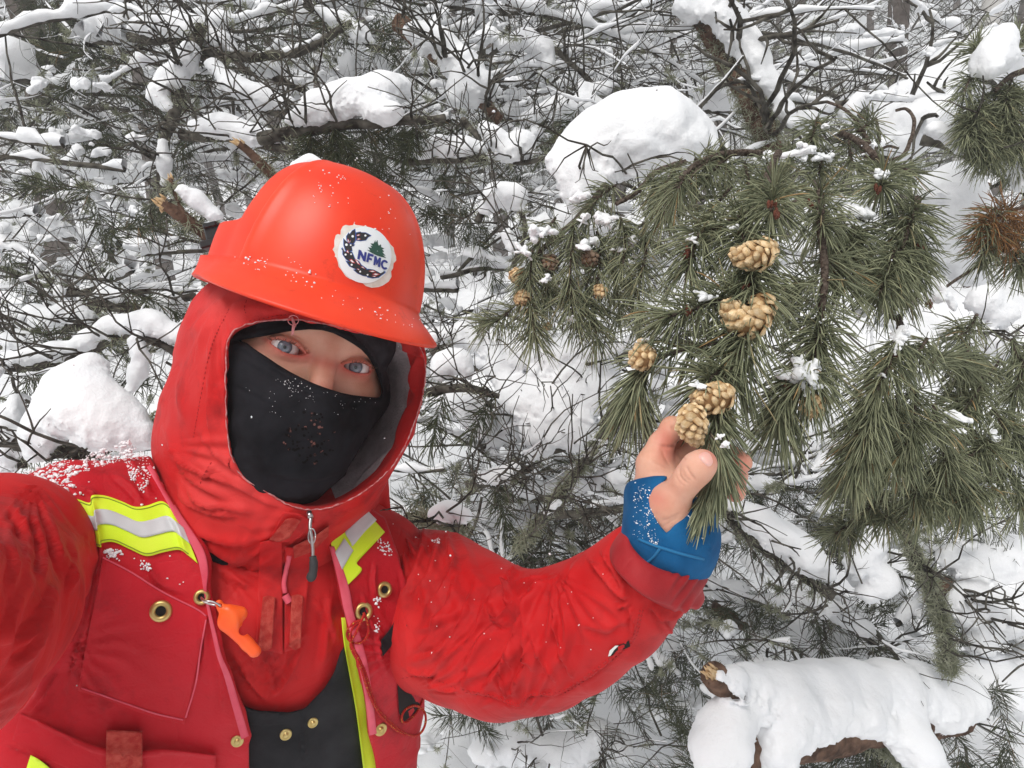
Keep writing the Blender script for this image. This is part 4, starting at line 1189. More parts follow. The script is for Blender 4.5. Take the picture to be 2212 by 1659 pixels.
row(R0_ * 0.55, 0.070); row(R0_ * .86, 0.030); row(R0_ - 0.004, 0.004); row(R0_ + brim * .6, -0.006 - droop * .7); row(R0_ + brim - .001, -0.0085 - droop); row(R0_ + brim + .0008, -0.007 - droop)
row(R0_ + brim - .0002, -0.005 - droop); row(R0_ + brim * .55 + lipv * .45, 0.0015 - droop * .40); row(R0_ + brim * .20 + .001 + lipv * .80, 0.006 - droop * .05); row(R0_ + 0.0015 + lipv, 0.012)
HT = 0.130
dphi = np.abs((phi + np.pi) % (2 * np.pi) - np.pi)
for k in range(1, ND):
    t = k / (ND - 1); a = t * np.pi / 2
    h = 0.012 + (HT - 0.012) * math.sin(a) ** 1.02
    r = R0_ * max(math.cos(a), 1e-4) ** 0.66
    d_ = np.degrees(dphi)
    fade = 1 - sm(0.80, 1.0, t)
    # side panels stepped in behind the front ridge, and again behind the second contour
    edge1 = 53 - 12 * t
    step = -0.0042 * sm(edge1, edge1 + 2.6, d_) * fade
    edge2 = 70
    step = step - 0.0050 * sm(edge2, edge2 + 3.0, d_) * fade * sm(0.20, 0.26, t)
    bulge = 0.0022 * np.exp(-((d_ - edge1 + 3) / 4.0) ** 2) * fade
    lip = 0.0085 * sm(72, 100, d_) * (1 - sm(0.19, 0.23, t))
    rows_r.append(np.maximum(r + (step + bulge) * (math.cos(a) + .25) + lip, 1e-5)); rows_h.append(h + 0.25 * (step + bulge) * math.sin(a))
Rr = np.array(rows_r); Hh = np.array(rows_h); Hh = Hh + 0 * Rr
G = hat_pt(np.broadcast_to(phi, Rr.shape), Rr, Hh)
nR = len(Rr)
i = np.arange(nR - 1)[:, None]; j = np.arange(NP)[None]
hq3 = np.stack([i * NP + j, i * NP + (j + 1) % NP, (i + 1) * NP + (j + 1) % NP, (i + 1) * NP + j], -1).reshape(-1, 4)
hatv = from_cam(G.reshape(-1, 3))
hn3 = vnormals(hatv, hq3)
if (hn3 * (hatv - hatv.mean(0))).sum() < 0: hq3 = hq3[:, ::-1]
HAT = thing('hard_hat', from_cam(HC), 'orange red hard hat with round white NFMC sticker worn over the hood', 'hard hat')
mi = np.repeat((np.arange(nR - 1) < 3).astype(int), NP)
shell = mobj('shell', hatv, hq3, [M_HAT, M_HATIN], HAT, mi=mi)
HTB = bvh_of(hatv, hq3)
# suspension webbing seen under the rear brim
v, q = tube(from_cam(np.stack([HC + 0.085 * (math.sin(a) * hx + math.cos(a) * hz * 1.1) + 0.012 * hy for a in np.linspace(-2.9, -0.9, 24)])), 0.007, 8)
mobj('headband', v, q, M_BLACKP, HAT)
# black lamp clip on the side of the shell
def boxm(c, ax, half, bev=0.0):
    s = np.array([[i, j, k] for i in (-1, 1) for j in (-1, 1) for k in (-1, 1)], float)
    b = max(bev, 1e-5); V = []
    for g in s:
        for k in range(3):
            hh = np.array(half, float) - b; hh[k] += b
            V.append(g * hh)
    import bmesh
    bm = bmesh.new(); vs = [bm.verts.new(x) for x in V]
    bmesh.ops.convex_hull(bm, input=vs)
    bm.verts.index_update()
    v = np.array([x.co[:] for x in bm.verts]); f = [[x.index for x in fc.verts] for fc in bm.faces]
    bm.free()
    return np.asarray(c) + v @ np.asarray(ax), f
cpx = P(468, 508, 0.700)
caxes = np.stack([nrm(UP * .25 + RIGHT * .97), nrm(UP * .97 - RIGHT * .25), -FWD])
parts = [boxm(cpx, caxes, (0.0085, 0.0085, 0.010), .002), boxm(cpx - caxes[1] * .009 - caxes[0] * .004, caxes, (0.011, 0.004, 0.012), .0015), boxm(cpx + caxes[1] * .008 + caxes[2] * .004, caxes, (0.007, 0.0025, 0.009), .001)]
V, Fc, off = [], [], 0
for v, f in parts:
    V.append(v); Fc += [[i + off for i in t] for t in f]; off += len(v)
mobj('lamp_clip', np.concatenate(V), Fc, M_BLACKP, HAT, smooth=False)
# sticker: torn paper edge, white disc, printed wreath, trees and letters
def gpatch(name, pts, off, m, parent, c=cG, n=0):
    pp = cpts(c, pts)
    if n: pp = [tuple(a) for a in crom(pp, n, True)]
    # fan of rings so that the print follows the curved shell
    v, q = patch(HTB, pp, off)
    return mobj(name, v, q, m, parent, smooth=False)
def disc_on(pts, off, rings=6):
    c = np.mean(pts, 0); pts = np.array(pts)
    n = len(pts); V = [on_surf(HTB, c + (pts - c) * k / rings, off) for k in range(1, rings + 1)]
    V.append(on_surf(HTB, [c], off)); last = rings * n
    q = [[j, (j + 1) % n, last] for j in range(n)]
    for k in range(rings - 1):
        q += [[k * n + j, (k + 1) * n + j, (k + 1) * n + (j + 1) % n, k * n + (j + 1) % n] for j in range(n)]
    return np.concatenate(V), q
torn = [(430, 350), (470, 270), (530, 240), (600, 255), (680, 245), (700, 200), (730, 240), (800, 250), (900, 265), (935, 245), (960, 275), (1020, 290), (1060, 310), (1150, 340), (1250, 420), (1290, 490), (1390, 560), (1440, 640), (1500, 700), (1520, 800), (1550, 880), (1555, 960), (1500, 1020), (1490, 1120), (1450, 1180), (1460, 1290), (1400, 1390), (1280, 1470), (1200, 1500), (1060, 1515), (940, 1480), (860, 1410), (770, 1370), (620, 1340), (530, 1280), (440, 1150), (390, 1090), (370, 990), (340, 900), (305, 880), (320, 850), (300, 790), (265, 740), (300, 680), (300, 560), (330, 450), (370, 425), (425, 440)]
M_PAPER = mat('torn_sticker_paper', (0.70, 0.62, 0.55), 0.85, (0.80, 0.75, 0.70), 120, 0.2, bump=(('noise', 300, .5, .001),))
M_WHITE = mat('white_sticker', (0.80, 0.84, 0.87), 0.4, (0.85, 0.87, 0.88), 60, 0.4)
M_NAVY = mat('navy_print', (0.035, 0.045, 0.24), 0.5)
M_GREY = mat('dark_grey_print', (0.028, 0.026, 0.030), 0.5)
M_RIMB = mat('blue_outline_print', (0.06, 0.13, 0.42), 0.5)
M_REDP = mat('red_print', (0.62, 0.08, 0.09), 0.5)
M_GREENP = mat('green_print', (0.028, 0.085, 0.060), 0.5)
v, q = disc_on(cpts(cG, torn), 0.0004); paper = mobj('sticker', v, q, M_PAPER, HAT)
th = np.linspace(0, 2 * np.pi, 49)[:-1]
disc = [(915 + 545 * math.cos(t) * .995 - 570 * math.sin(t) * .07, 850 + 570 * math.sin(t) + 545 * math.cos(t) * .10) for t in th]
v, q = disc_on(cpts(cG, disc), 0.0008); mobj('white_disc', v, q, M_WHITE, paper)
leaves = [
    [(835, 565), (740, 550), (735, 400), (830, 380), (850, 395), (930, 395), (1000, 430), (1045, 460), (985, 490), (940, 550)],
    [(718, 325), (735, 420), (730, 560), (680, 640), (600, 600), (550, 540), (545, 470), (595, 395), (610, 430), (660, 360)],
    [(488, 515), (530, 560), (610, 620), (715, 640), (690, 670), (650, 680), (665, 760), (600, 790), (520, 750), (490, 650)],
    [(445, 735), (500, 780), (560, 770), (660, 790), (690, 860), (720, 930), (690, 1000), (600, 980), (530, 930), (470, 840), (470, 700)],
    [(535, 965), (600, 985), (690, 920), (800, 980), (870, 1080), (920, 1120), (830, 1170), (720, 1130), (610, 1080)],
    [(690, 1150), (760, 1140), (860, 1060), (950, 1120), (1000, 1200), (1000, 1290), (880, 1270), (770, 1220)],
    [(930, 1150), (1000, 1135), (1100, 1150), (1180, 1190), (1240, 1225), (1300, 1195), (1315, 1165), (1330, 1210), (1255, 1260), (1200, 1305), (1080, 1320), (980, 1300)]]
reds = [[(745, 450), (800, 430), (830, 445), (770, 470)], [(745, 530), (800, 510), (840, 530), (780, 545)], [(565, 520), (590, 530), (600, 610), (575, 590)], [(610, 560), (630, 555), (610, 620)],
        [(540, 790), (575, 740), (600, 820)], [(600, 950), (650, 930), (730, 1020), (660, 1010)], [(710, 930), (770, 960), (830, 1060), (770, 1030)], [(750, 1120), (820, 1140), (790, 1160)], [(830, 1090), (880, 1080), (930, 1140)],
        [(990, 1175), (1090, 1160), (1150, 1195), (1060, 1200)], [(1060, 1240), (1130, 1215), (1230, 1240), (1150, 1270)], [(1050, 1275), (1160, 1270), (1120, 1300)]]
dots = [(672, 472, 26), (930, 457, 22), (545, 642, 27), (632, 650, 18), (528, 843, 22), (640, 835, 18), (652, 1048, 22), (824, 1186, 20), (974, 1252, 18)]
emb = None
def grow(pl, k):
    c = np.mean(pl, 0)
    return [tuple(c + (np.array(p) - c) * k) for p in pl]
L = [patch(HTB, cpts(cG, grow(pl, 1.07)), 0.0010) for pl in leaves]; v, q, _ = join(L); emb = mobj('emblem_wreath', v, q, M_RIMB, paper, smooth=False)
L = [patch(HTB, cpts(cG, grow(pl, .93)), 0.00125) for pl in leaves]; v, q, _ = join(L); mobj('emblem_wreath', v, q, M_GREY, paper, smooth=False)
L = [patch(HTB, cpts(cG, pl), 0.0015) for pl in reds]; v, q, _ = join(L); mobj('emblem_wreath', v, q, M_REDP, paper, smooth=False)
L = [patch(HTB, cpts(cG, grow(pl, .6)), 0.0017) for pl in reds]; L += [patch(HTB, cpts(cG, [(x + r * math.cos(t), y + r * math.sin(t)) for t in th[::5]]), 0.0017) for x, y, r in dots]
v, q, _ = join(L); mobj('emblem_wreath', v, q, M_WHITE, paper, smooth=False)
tree_pl = [(1130, 550), (1140, 600), (1175, 545), (1185, 620), (1200, 660), (1245, 635), (1250, 690), (1315, 720), (1270, 735), (1310, 785), (1275, 790), (1340, 870), (1280, 850), (1355, 915), (1260, 890), (1225, 880), (1160, 860), (1060, 810), (960, 745), (1030, 760), (985, 690), (1060, 710), (1030, 660), (1080, 670), (1030, 615), (1095, 620)]
gpatch('emblem_trees', tree_pl, 0.0011, M_GREENP, paper)
Cp = [(1322 + 78 * math.cos(a) - 8 * math.sin(a), 1048 + 98 * math.sin(a) + 20 * math.cos(a)) for a in np.radians(np.linspace(322, 40, 16))] + [(1322 + 38 * math.cos(a) - 4 * math.sin(a), 1048 + 56 * math.sin(a) + 10 * math.cos(a)) for a in np.radians(np.linspace(44, 318, 16))]
for nm, pl in (('letter_n', [(765, 930), (795, 740), (845, 757), (900, 880), (915, 785), (960, 800), (930, 985), (885, 970), (830, 845), (812, 945)]),
               ('letter_f', [(945, 985), (985, 805), (1100, 845), (1092, 890), (1020, 868), (1012, 905), (1065, 922), (1058, 960), (1003, 942), (990, 1000)]),
               ('letter_m', [(1090, 1050), (1115, 865), (1160, 880), (1175, 960), (1210, 900), (1250, 912), (1225, 1100), (1180, 1085), (1198, 985), (1165, 1050), (1150, 1045), (1145, 975), (1130, 1062)]),
               ('letter_c', Cp)):
    gpatch(nm, pl, 0.0014, M_NAVY, paper)

# ------------------------------------------------------------------ whistle on a split ring, cord
wh = thing('whistle', PP(cB(1150, 870) + (0.585,)), 'orange plastic whistle hanging from the vest grommet', 'whistle')
def wpt(x, y, d=0.583): return pc(*cB(x, y), d)
def whistle(p):
    s = s_caps(p, wpt(1128, 835), wpt(1128, 835, .592), 0.0098, 0.0098)
    s = smin(s, s_caps(p, wpt(1120, 790), wpt(1180, 800, .588), 0.0060, 0.0060), .004)
    s = smin(s, s_caps(p, wpt(1150, 880), wpt(1215, 950), 0.0062, 0.0050), .003)
    s = smin(s, s_caps(p, wpt(1215, 950), wpt(1250, 985), 0.0050, 0.0052), .003)
    s = smin(s, s_caps(p, wpt(1085, 770), wpt(1075, 750), 0.0035, 0.0030), .003)
    slot = s_caps(p, wpt(1205, 880, .574), wpt(1180, 890, .60), .0040, .0040)
    s = smax(s, -slot, .001)
    slab = np.abs((p[:, 2] - 0.584)) - 0.0068
    s = smax(s, slab, 0.0025)
    return smax(s, -(s_caps(p, wpt(1082, 762, .57), wpt(1082, 762, .60), .0014, .0014)), .0006)
v, q = cmesh(whistle, wpt(1030, 1010) - [0, 0, .02], wpt(1290, 720) + [0, 0, .02], 0.0008)
mobj('whistle_body', v, q, M_WHISTLE, wh)
rp = PP(cpts(cB, [(988, 722, .585), (1010, 738, .578), (1045, 742, .578), (1080, 760, .579), (1084, 772, .584), (1060, 760, .590), (1020, 750, .590), (995, 735, .590)]))
v, q = tube(crom(np.concatenate([rp, rp[:1]]), 60), 0.0009, 6); mobj('split_ring', v, q, M_STEEL, wh)

def cord_mat():
    m = mat('red_cord', (0.42, 0.012, 0.012), 0.8, (0.60, 0.36, 0.05), 650, 0.2, cramp=(0.60, 0.66), bump=(('noise', 900, .6, .0006),))
    return m
cl = [(1785, 795), (1810, 860), (1800, 920), (1760, 948), (1710, 930), (1705, 880), (1745, 840), (1780, 835), (1735, 860), (1715, 930), (1750, 1000), (1790, 1080), (1820, 1180), (1850, 1260), (1900, 1320), (1960, 1370), (2010, 1400), (2060, 1395), (2090, 1340), (2085, 1280), (2040, 1250), (1990, 1270), (1970, 1310), (1985, 1340), (2030, 1310), (2070, 1240), (2080, 1190)]
cp = on_surf(VB, crom(cpts(cB, cl), 220), 0.004)
for _ in range(14): cp[1:-1] = (cp[:-2] + cp[1:-1] * 2 + cp[2:]) / 4
cp2 = on_surf(VB, crom(cpts(cB, [(1790, 800), (1745, 900), (1720, 960), (1770, 1060), (1810, 1190), (1860, 1290), (1930, 1360), (1990, 1400)]), 120), 0.007)
for _ in range(14): cp2[1:-1] = (cp2[:-2] + cp2[1:-1] * 2 + cp2[2:]) / 4
v, q, _ = join([tube(cp, 0.0013, 7), tube(cp2, 0.0013, 7)])
cord = mobj('cord', v, q, cord_mat()); tag(cord, 'thin red cord with yellow flecks looped through the right vest grommet', 'cord')

# ------------------------------------------------------------------ pine: materials and generators
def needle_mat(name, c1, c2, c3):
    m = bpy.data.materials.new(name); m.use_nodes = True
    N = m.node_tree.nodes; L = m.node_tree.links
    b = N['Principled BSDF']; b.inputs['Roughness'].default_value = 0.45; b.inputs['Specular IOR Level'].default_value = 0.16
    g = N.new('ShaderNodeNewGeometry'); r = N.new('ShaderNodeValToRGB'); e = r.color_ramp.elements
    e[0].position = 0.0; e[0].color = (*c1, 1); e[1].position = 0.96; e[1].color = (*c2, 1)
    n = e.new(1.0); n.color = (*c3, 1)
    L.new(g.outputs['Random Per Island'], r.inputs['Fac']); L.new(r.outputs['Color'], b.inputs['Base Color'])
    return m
M_NEEDLE = needle_mat('pine_needles', (0.090, 0.105, 0.062), (0.340, 0.355, 0.220), (0.40, 0.25, 0.11))
M_NEEDLE_FAR = needle_mat('shaded_pine_needles', (0.022, 0.029, 0.014), (0.090, 0.102, 0.050), (0.20, 0.11, 0.05))  # darker copy of the needle colour, thicket shade put into it
M_NEEDLE_DEAD = needle_mat('dead_brown_needles', (0.16, 0.075, 0.028), (0.34, 0.18, 0.075), (0.06, 0.09, 0.04))
M_STEM = mat('scaly_pine_twig', (0.040, 0.028, 0.022), 0.85, (0.14, 0.11, 0.09), 260, 0.08, bump=(('vor', 320, 0.9, 0.0015),))
M_BARK = mat('brown_bark', (0.060, 0.034, 0.024), 0.9, (0.19, 0.115, 0.080), 42, 0.08, bump=(('noise', 60, 0.9, 0.008), ('vor', 70, 0.9, 0.006)))
M_TWIG = mat('dead_twig_bark', (0.020, 0.016, 0.013), 0.85, (0.135, 0.125, 0.105), 40, 0.05)
M_LICHEN = mat('pale_lichen', (0.20, 0.215, 0.135), 0.95, (0.43, 0.44, 0.33), 55, 0.1)
M_WOOD = mat('split_pale_wood', (0.52, 0.34, 0.17), 0.8, (0.68, 0.50, 0.30), 90, 0.2, bump=(('noise', 160, 0.8, 0.003),))
M_SNOW = mat('snow', (0.86, 0.875, 0.90), 0.85, (0.90, 0.91, 0.925), 14, 0.15, bump=(('noise', 26, 0.25, 0.012), ('noise', 240, 0.45, 0.0022)))
M_BUD = mat('red_brown_bud', (0.11, 0.035, 0.022), 0.8, (0.19, 0.07, 0.045), 300, 0.2, bump=(('vor', 700, 0.8, 0.001),))
M_SCALE = mat('cone_scale', (0.60, 0.40, 0.19), 0.75, (0.80, 0.62, 0.39), 3, 0.25, bump=(('noise', 500, 0.4, 0.0007),))
M_SCALE_OLD = mat('weathered_cone_scale', (0.16, 0.105, 0.07), 0.8, (0.30, 0.22, 0.16), 110, 0.2, bump=(('noise', 500, 0.4, 0.0007),))
def scale_tip(m, c_base):
    nt = m.node_tree; N = nt.nodes; L = nt.links; b = N['Principled BSDF']
    src = b.inputs['Base Color'].links[0].from_socket
    tc = N.new('ShaderNodeTexCoord'); sp = N.new('ShaderNodeSeparateXYZ'); L.new(tc.outputs['Object'], sp.inputs[0])
    mr = N.new('ShaderNodeMapRange'); mr.inputs['From Min'].default_value = -.05; mr.inputs['From Max'].default_value = .20
    L.new(sp.outputs['Z'], mr.inputs['Value'])
    oi = N.new('ShaderNodeObjectInfo'); hv_ = N.new('ShaderNodeHueSaturation'); L.new(src, hv_.inputs['Color'])
    m2 = N.new('ShaderNodeMapRange'); m2.inputs['To Min'].default_value = .72; m2.inputs['To Max'].default_value = 1.2; L.new(oi.outputs['Random'], m2.inputs['Value']); L.new(m2.outputs[0], hv_.inputs['Value'])
    mx = N.new('ShaderNodeMix'); mx.data_type = 'RGBA'; mx.inputs[6].default_value = (*c_base, 1); L.new(mr.outputs[0], mx.inputs['Factor']); L.new(hv_.outputs['Color'], mx.inputs[7])
    L.new(mx.outputs[2], b.inputs['Base Color'])
scale_tip(M_SCALE, (0.42, 0.24, 0.10)); scale_tip(M_SCALE_OLD, (0.07, 0.045, 0.03))
M_CORE = mat('cone_core', (0.27, 0.145, 0.06), 0.9)
DOWN = np.array([0, 0, -1.0])

def rand_unit(n, r=rng):
    return nrm(r.normal(size=(n, 3)))

def needles(base, dirs, bend, Ln, w, seg=5, sides=3):
    """many curved tapered needles as one vertex array"""
    N = len(base)
    s = np.linspace(0, 1, seg + 1)
    c = base[:, None] + Ln[:, None, None] * (s[None, :, None] * dirs[:, None] + (s ** 2)[None, :, None] * bend[:, None])
    t = nrm(np.gradient(c, axis=1))
    a = nrm(np.cross(t, nrm(rand_unit(N))[:, None])); b = np.cross(t, a)
    rad = w[:, None] * np.where(s < .85, 1.0, 1.0 - (s - .85) / .15 * .75)[None] * (0.75 + 0.25 * np.minimum(s * 6, 1))[None] / 2
    th = np.arange(sides) * 2 * np.pi / sides
    V = c[:, :, None] + rad[:, :, None, None] * (np.cos(th)[None, None, :, None] * a[:, :, None] + np.sin(th)[None, None, :, None] * b[:, :, None])
    K = (seg + 1) * sides
    i = np.arange(seg)[:, None]; j = np.arange(sides)[None]
    q = np.stack([i * sides + j, i * sides + (j + 1) % sides, (i + 1) * sides + (j + 1) % sides, (i + 1) * sides + j], -1).reshape(-1, 4)
    Q = (q[None] + (np.arange(N) * K)[:, None, None]).reshape(-1, 4)
    return V.reshape(-1, 3), Q

def shoot_needles(path, n, Ln=0.042, w=0.0013, seg=5, droop=0.35, spread=(34, 78), tipbias=1.0, u0=0.0, sides=3, sweep=0.25):
    """needles along a world-space path"""
    p = crom(path, 40) if len(path) > 2 else crom(path, 20)
    u = u0 + (1 - u0) * rng.uniform(0, 1, n) ** (1 / tipbias)
    k = u * (len(p) - 1); i = np.minimum(k.astype(int), len(p) - 2); f = (k - i)[:, None]
    base = p[i] * (1 - f) + p[i + 1] * f
    t = nrm(np.gradient(p, axis=0))[i]
    r = nrm(np.cross(t, rand_unit(n))); 
    a = np.radians(rng.uniform(spread[0], spread[1], n)) * (1 - 0.45 * np.clip((u - .75) / .25, 0, 1))
    d = nrm(t * np.cos(a)[:, None] + r * np.sin(a)[:, None] + 0.05 * rng.normal(size=(n, 3)))
    bend = droop * .55 * DOWN * rng.uniform(.3, 1.3, n)[:, None] + sweep * t * rng.uniform(-.5, .8, n)[:, None] - 0.10 * d + 0.07 * rng.normal(size=(n, 3))
    L_ = Ln * rng.uniform(.75, 1.12, n)
    return needles(base + r * 0.001, d, bend, L_, w * rng.uniform(.8, 1.15, n), seg, sides)

def blob(c, r, seed, squash=0.75, nu=20, nv=12, rough=0.35):
    """small uneven snow clump"""
    v, q = uvsphere(1.0, nu, nv)
    rr = np.array([r, r, r * squash]) if np.isscalar(r) else np.array(r)
    k = 1 + rough * fbm(v * 1.6 + seed * 3.7, 1.0, 3, seed)
    return np.asarray(c) + v * k[:, None] * rr, q

def snow_multi(chains, seed, h=0.005, nz=0.14, flatk=1.45):
    """snow load: one rounded, uneven body along rows of frame points (x, y, depth, radius in frame units)"""
    CS = [[(P(x, y, d).astype(np.float32), r * d / F) for x, y, d, r in ch] for ch in chains]
    allr = [r for C in CS for _, r in C]
    rm = float(np.mean(allr))
    segs = []
    for C in CS:
        segs += [(C[0], C[0])] if len(C) == 1 else list(zip(C[:-1], C[1:]))
    def f(p):
        s = None
        zrel = None
        for (a, ra), (b, rb) in segs:
            ab = b - a
            tt = np.clip(((p - a) @ ab) / max(float(ab @ ab), 1e-9), 0, 1)
            qq = p - a - tt[:, None] * ab
            qz = np.where(qq[:, 2] < 0, qq[:, 2] * flatk, qq[:, 2])
            t = np.sqrt(qq[:, 0] ** 2 + qq[:, 1] ** 2 + qz ** 2) - (ra + tt * (rb - ra))
            z = qq[:, 2] / (.8 * (ra + rb))
            if s is None: s, zrel = t, z
            else:
                zrel = np.where(t < s, z, zrel); s = smin(s, t, rm * 1.25)
        n1 = vnoise(p / (rm * 1.5) + seed, seed); n2 = vnoise(p / (rm * .6) + seed, seed + 1); n3 = vnoise(p / (rm * .24) + seed, seed + 2)
        n4 = np.maximum(vnoise(p / max(rm * .10, .004) + seed, seed + 3), 0)
        wl_ = np.clip(.5 - zrel * 1.1, 0, 1)
        return s + rm * .10 + rm * nz * (1.4 * n1 + (.35 + 1.4 * wl_) * n2 + (.14 + .8 * wl_) * n3) - (.001 + .006 * wl_) * n4
    P0 = np.array([c for C in CS for c, _ in C]); R0 = max(allr) * 1.4 + 0.01
    return sdf_mesh(f, P0.min(0) - R0, P0.max(0) + R0, max(h * .8, rm / 11), margin=rm * 0.5)
def snow_chain(pts, seed, **kw): return snow_multi([pts], seed, **kw)

LUMPS = []
def make_lumps():
    for k in range(14):
        r_ = np.random.default_rng(900 + k)
        m = int(r_.integers(2, 6))
        pts = [(np.array([(i - (m - 1) / 2) * 0.85, r_.normal(0, .22), r_.normal(0, .20)], np.float32), r_.uniform(.45, .95)) for i in range(m)]
        def f(p):
            s = None
            for (a, ra), (b, rb) in zip(pts[:-1], pts[1:]):
                t = s_caps(p, a, b, ra, rb); s = t if s is None else smin(s, t, .5)
            s = smax(s, -(p[:, 2] + .35 + .25 * vnoise(p * 1.3, k)), .25)
            return s + .22 * vnoise(p * 1.4 + k, k) + .12 * vnoise(p * 3.1 + k, k + 1) + .05 * vnoise(p * 7 + k, k + 2)
        v, q = sdf_mesh(f, [-m * .45 - 1.2, -1.6, -1.4], [m * .45 + 1.2, 1.6, 1.6], .17, margin=.3)
        LUMPS.append((v, q))
make_lumps()
def lump(c, r, tilt=.3):
    v, q = LUMPS[int(rng.integers(len(LUMPS)))]
    a = rng.uniform(0, 2 * np.pi); b = rng.normal(0, tilt)
    R1 = np.array([[math.cos(b), 0, -math.sin(b)], [0, 1, 0], [math.sin(b), 0, math.cos(b)]]); R2 = np.array([[math.cos(a), -math.sin(a), 0], [math.sin(a), math.cos(a), 0], [0, 0, 1]])
    return np.asarray(c) + (v * r * np.array([rng.uniform(.8, 1.3), 1, rng.uniform(.7, 1.1)])) @ R1.T @ R2.T, q

# cone: dark curved core and a spiral of shield-shaped scales
def scale_mesh():
    v = [(-.60, 0, -.12), (-.36, .50, .04), (0, .66, .10), (.36, .50, .04), (.60, 0, -.12), (.34, -.40, -.10), (0, -.55, -.12), (-.34, -.40, -.10), (-.34, .16, .22), (.34, .16, .22), (0, .50, .33), (0, -.22, .12), (0, .18, .34)]
    f = [(0, 8, 1), (1, 8, 10), (1, 10, 2), (2, 10, 3), (3, 10, 9), (3, 9, 4), (4, 9, 5), (5, 9, 11), (5, 11, 6), (6, 11, 7), (7, 11, 8), (7, 8, 0), (8, 12, 10), (10, 12, 9), (9, 12, 11), (11, 12, 8)]
    return np.array(v, float), [tuple(x) for x in f]
SCALE_ME = mesh_data('scale', *scale_mesh(), M_SCALE, smooth=False)
SCALE_OLD_ME = mesh_data('scale', *scale_mesh(), M_SCALE_OLD, smooth=False)
def cone(parent, path, R, n=64, old=False, single=True):
    n = int(n * .92)
    path = np.asarray(path, float)
    ax = crom(path, 30)
    prof = lambda t: R * np.clip(np.sin(np.pi * np.clip(0.12 + 0.83 * t, 0, 1)) ** 0.6, 0.05, 1) * (1.0 - 0.18 * t)
    tt = np.linspace(0, 1, 30)
    v, q = tube(ax, prof(tt) * 0.90, 16)
    core = mobj('pine_cone', v, q, M_CORE, parent)
    tang = nrm(np.gradient(ax, axis=0))
    ref = nrm(np.cross(tang[15], [0.3, 0.2, 1.0]))
    joined = []
    sv, sf = scale_mesh()
    L = np.linalg.norm(np.diff(ax, axis=0), axis=1).sum()
    for k in range(n):
        t = (k + .5) / n; i = min(int(t * 29), 28)
        T = tang[i]; a = nrm(ref - T * (ref @ T)); b = np.cross(T, a)
        g = k * 2.39996
        N_ = math.cos(g) * a + math.sin(g) * b
        r = prof(t)
        N2 = nrm(N_ + T * (0.9 * max(0, t - .72) / .28 + 0.12 - 0.7 * max(0, .16 - t) / .16))
        N2 = nrm(N2 - .22 * T + rng.normal(0, .17, 3)); X = nrm(np.cross(T, N2) + rng.normal(0, .14, 3)); X = nrm(X - N2 * (X @ N2)); Y = np.cross(N2, X)
        s = (1.02 * math.sqrt(2 * math.pi * R * L * .80 / n) * 1.42) * (0.60 + 0.40 * math.sin(math.pi * min(max(.15 + .8 * t, 0), 1))) * random.uniform(.74, 1.26)
        p0 = ax[i] + (ax[i + 1] - ax[i]) * (t * 29 - i) + N_ * r * 0.86
        M = np.stack([X * s, Y * s, N2 * s], 1)
        if single and (N_ @ nrm(CAM - p0)) > -0.25:
            o = bpy.data.objects.new('scale', SCALE_OLD_ME if old else SCALE_ME); COL.objects.link(o); o.parent = core
            o.matrix_basis = Matrix([[*M[0], p0[0]], [*M[1], p0[1]], [*M[2], p0[2]], [0, 0, 0, 1]])
        else:
            joined.append((p0 + sv @ M.T, np.array(sf)))
    if joined:
        v, q, _ = join(joined); mobj('cone_scales', v, q, M_SCALE_OLD if old else M_SCALE, core, smooth=False, kind='stuff')
    return core

def branch_thing(name, root, label, cat, group=None):
    return thing(name, root, label, cat, group)
def stem(parent, pts, r0, r1, m=None, n=7, name='stem'):
    p = crom(PP(pts), 8 * len(pts))
    p = p + 0.0012 * np.stack([fbm(p, 30, 2, s) for s in (3, 4, 5)], 1)
    v, q = tube(p, np.linspace(r0, r1, len(p)) * (1 + .15 * vnoise(p * 200, 3)), n)
    return mobj(name, v, q, m or M_STEM, parent)
def tuft(parent, pts, n, Ln=0.042, stemr=0.0022, m=None, **kw):
    w = PP(pts)
    p = crom(w, 16)
    v, q = tube(p, np.linspace(stemr, stemr * .8, len(p)), 6); mobj('twig', v, q, M_STEM, parent)
    v, q = shoot_needles(w, int(n * 1.25), Ln, **kw)
    return mobj('needle_tuft', v, q, m or M_NEEDLE, parent, kind='stuff')
def bud(parent, x, y, d, r=0.003):
    r = min(r, .0036)
    L = []
    for k in range(4):
        c = P(x, y, d) + rng.normal(0, r * .5, 3)
        L.append(blob(c, np.array([r * .5, r * .5, r]), int(rng.integers(1e4)), 1, 10, 8, .2))
    v, q, _ = join(L); mobj('bud', v, q, M_BUD, parent)
def clump(parent, x, y, d, rpx, seed=None, n=3):
    L = []
    for k in range(n):
        r = rpx * d / F * rng.uniform(.5, 1.0)
        c = P(x + rng.normal(0, rpx * .55), y + rng.normal(0, rpx * .30), d + rng.normal(0, r * .5))
        L.append(lump(c, r * .75, .5))
    v, q, _ = join(L); mobj('snow_clump', v, q, M_SNOW, parent)

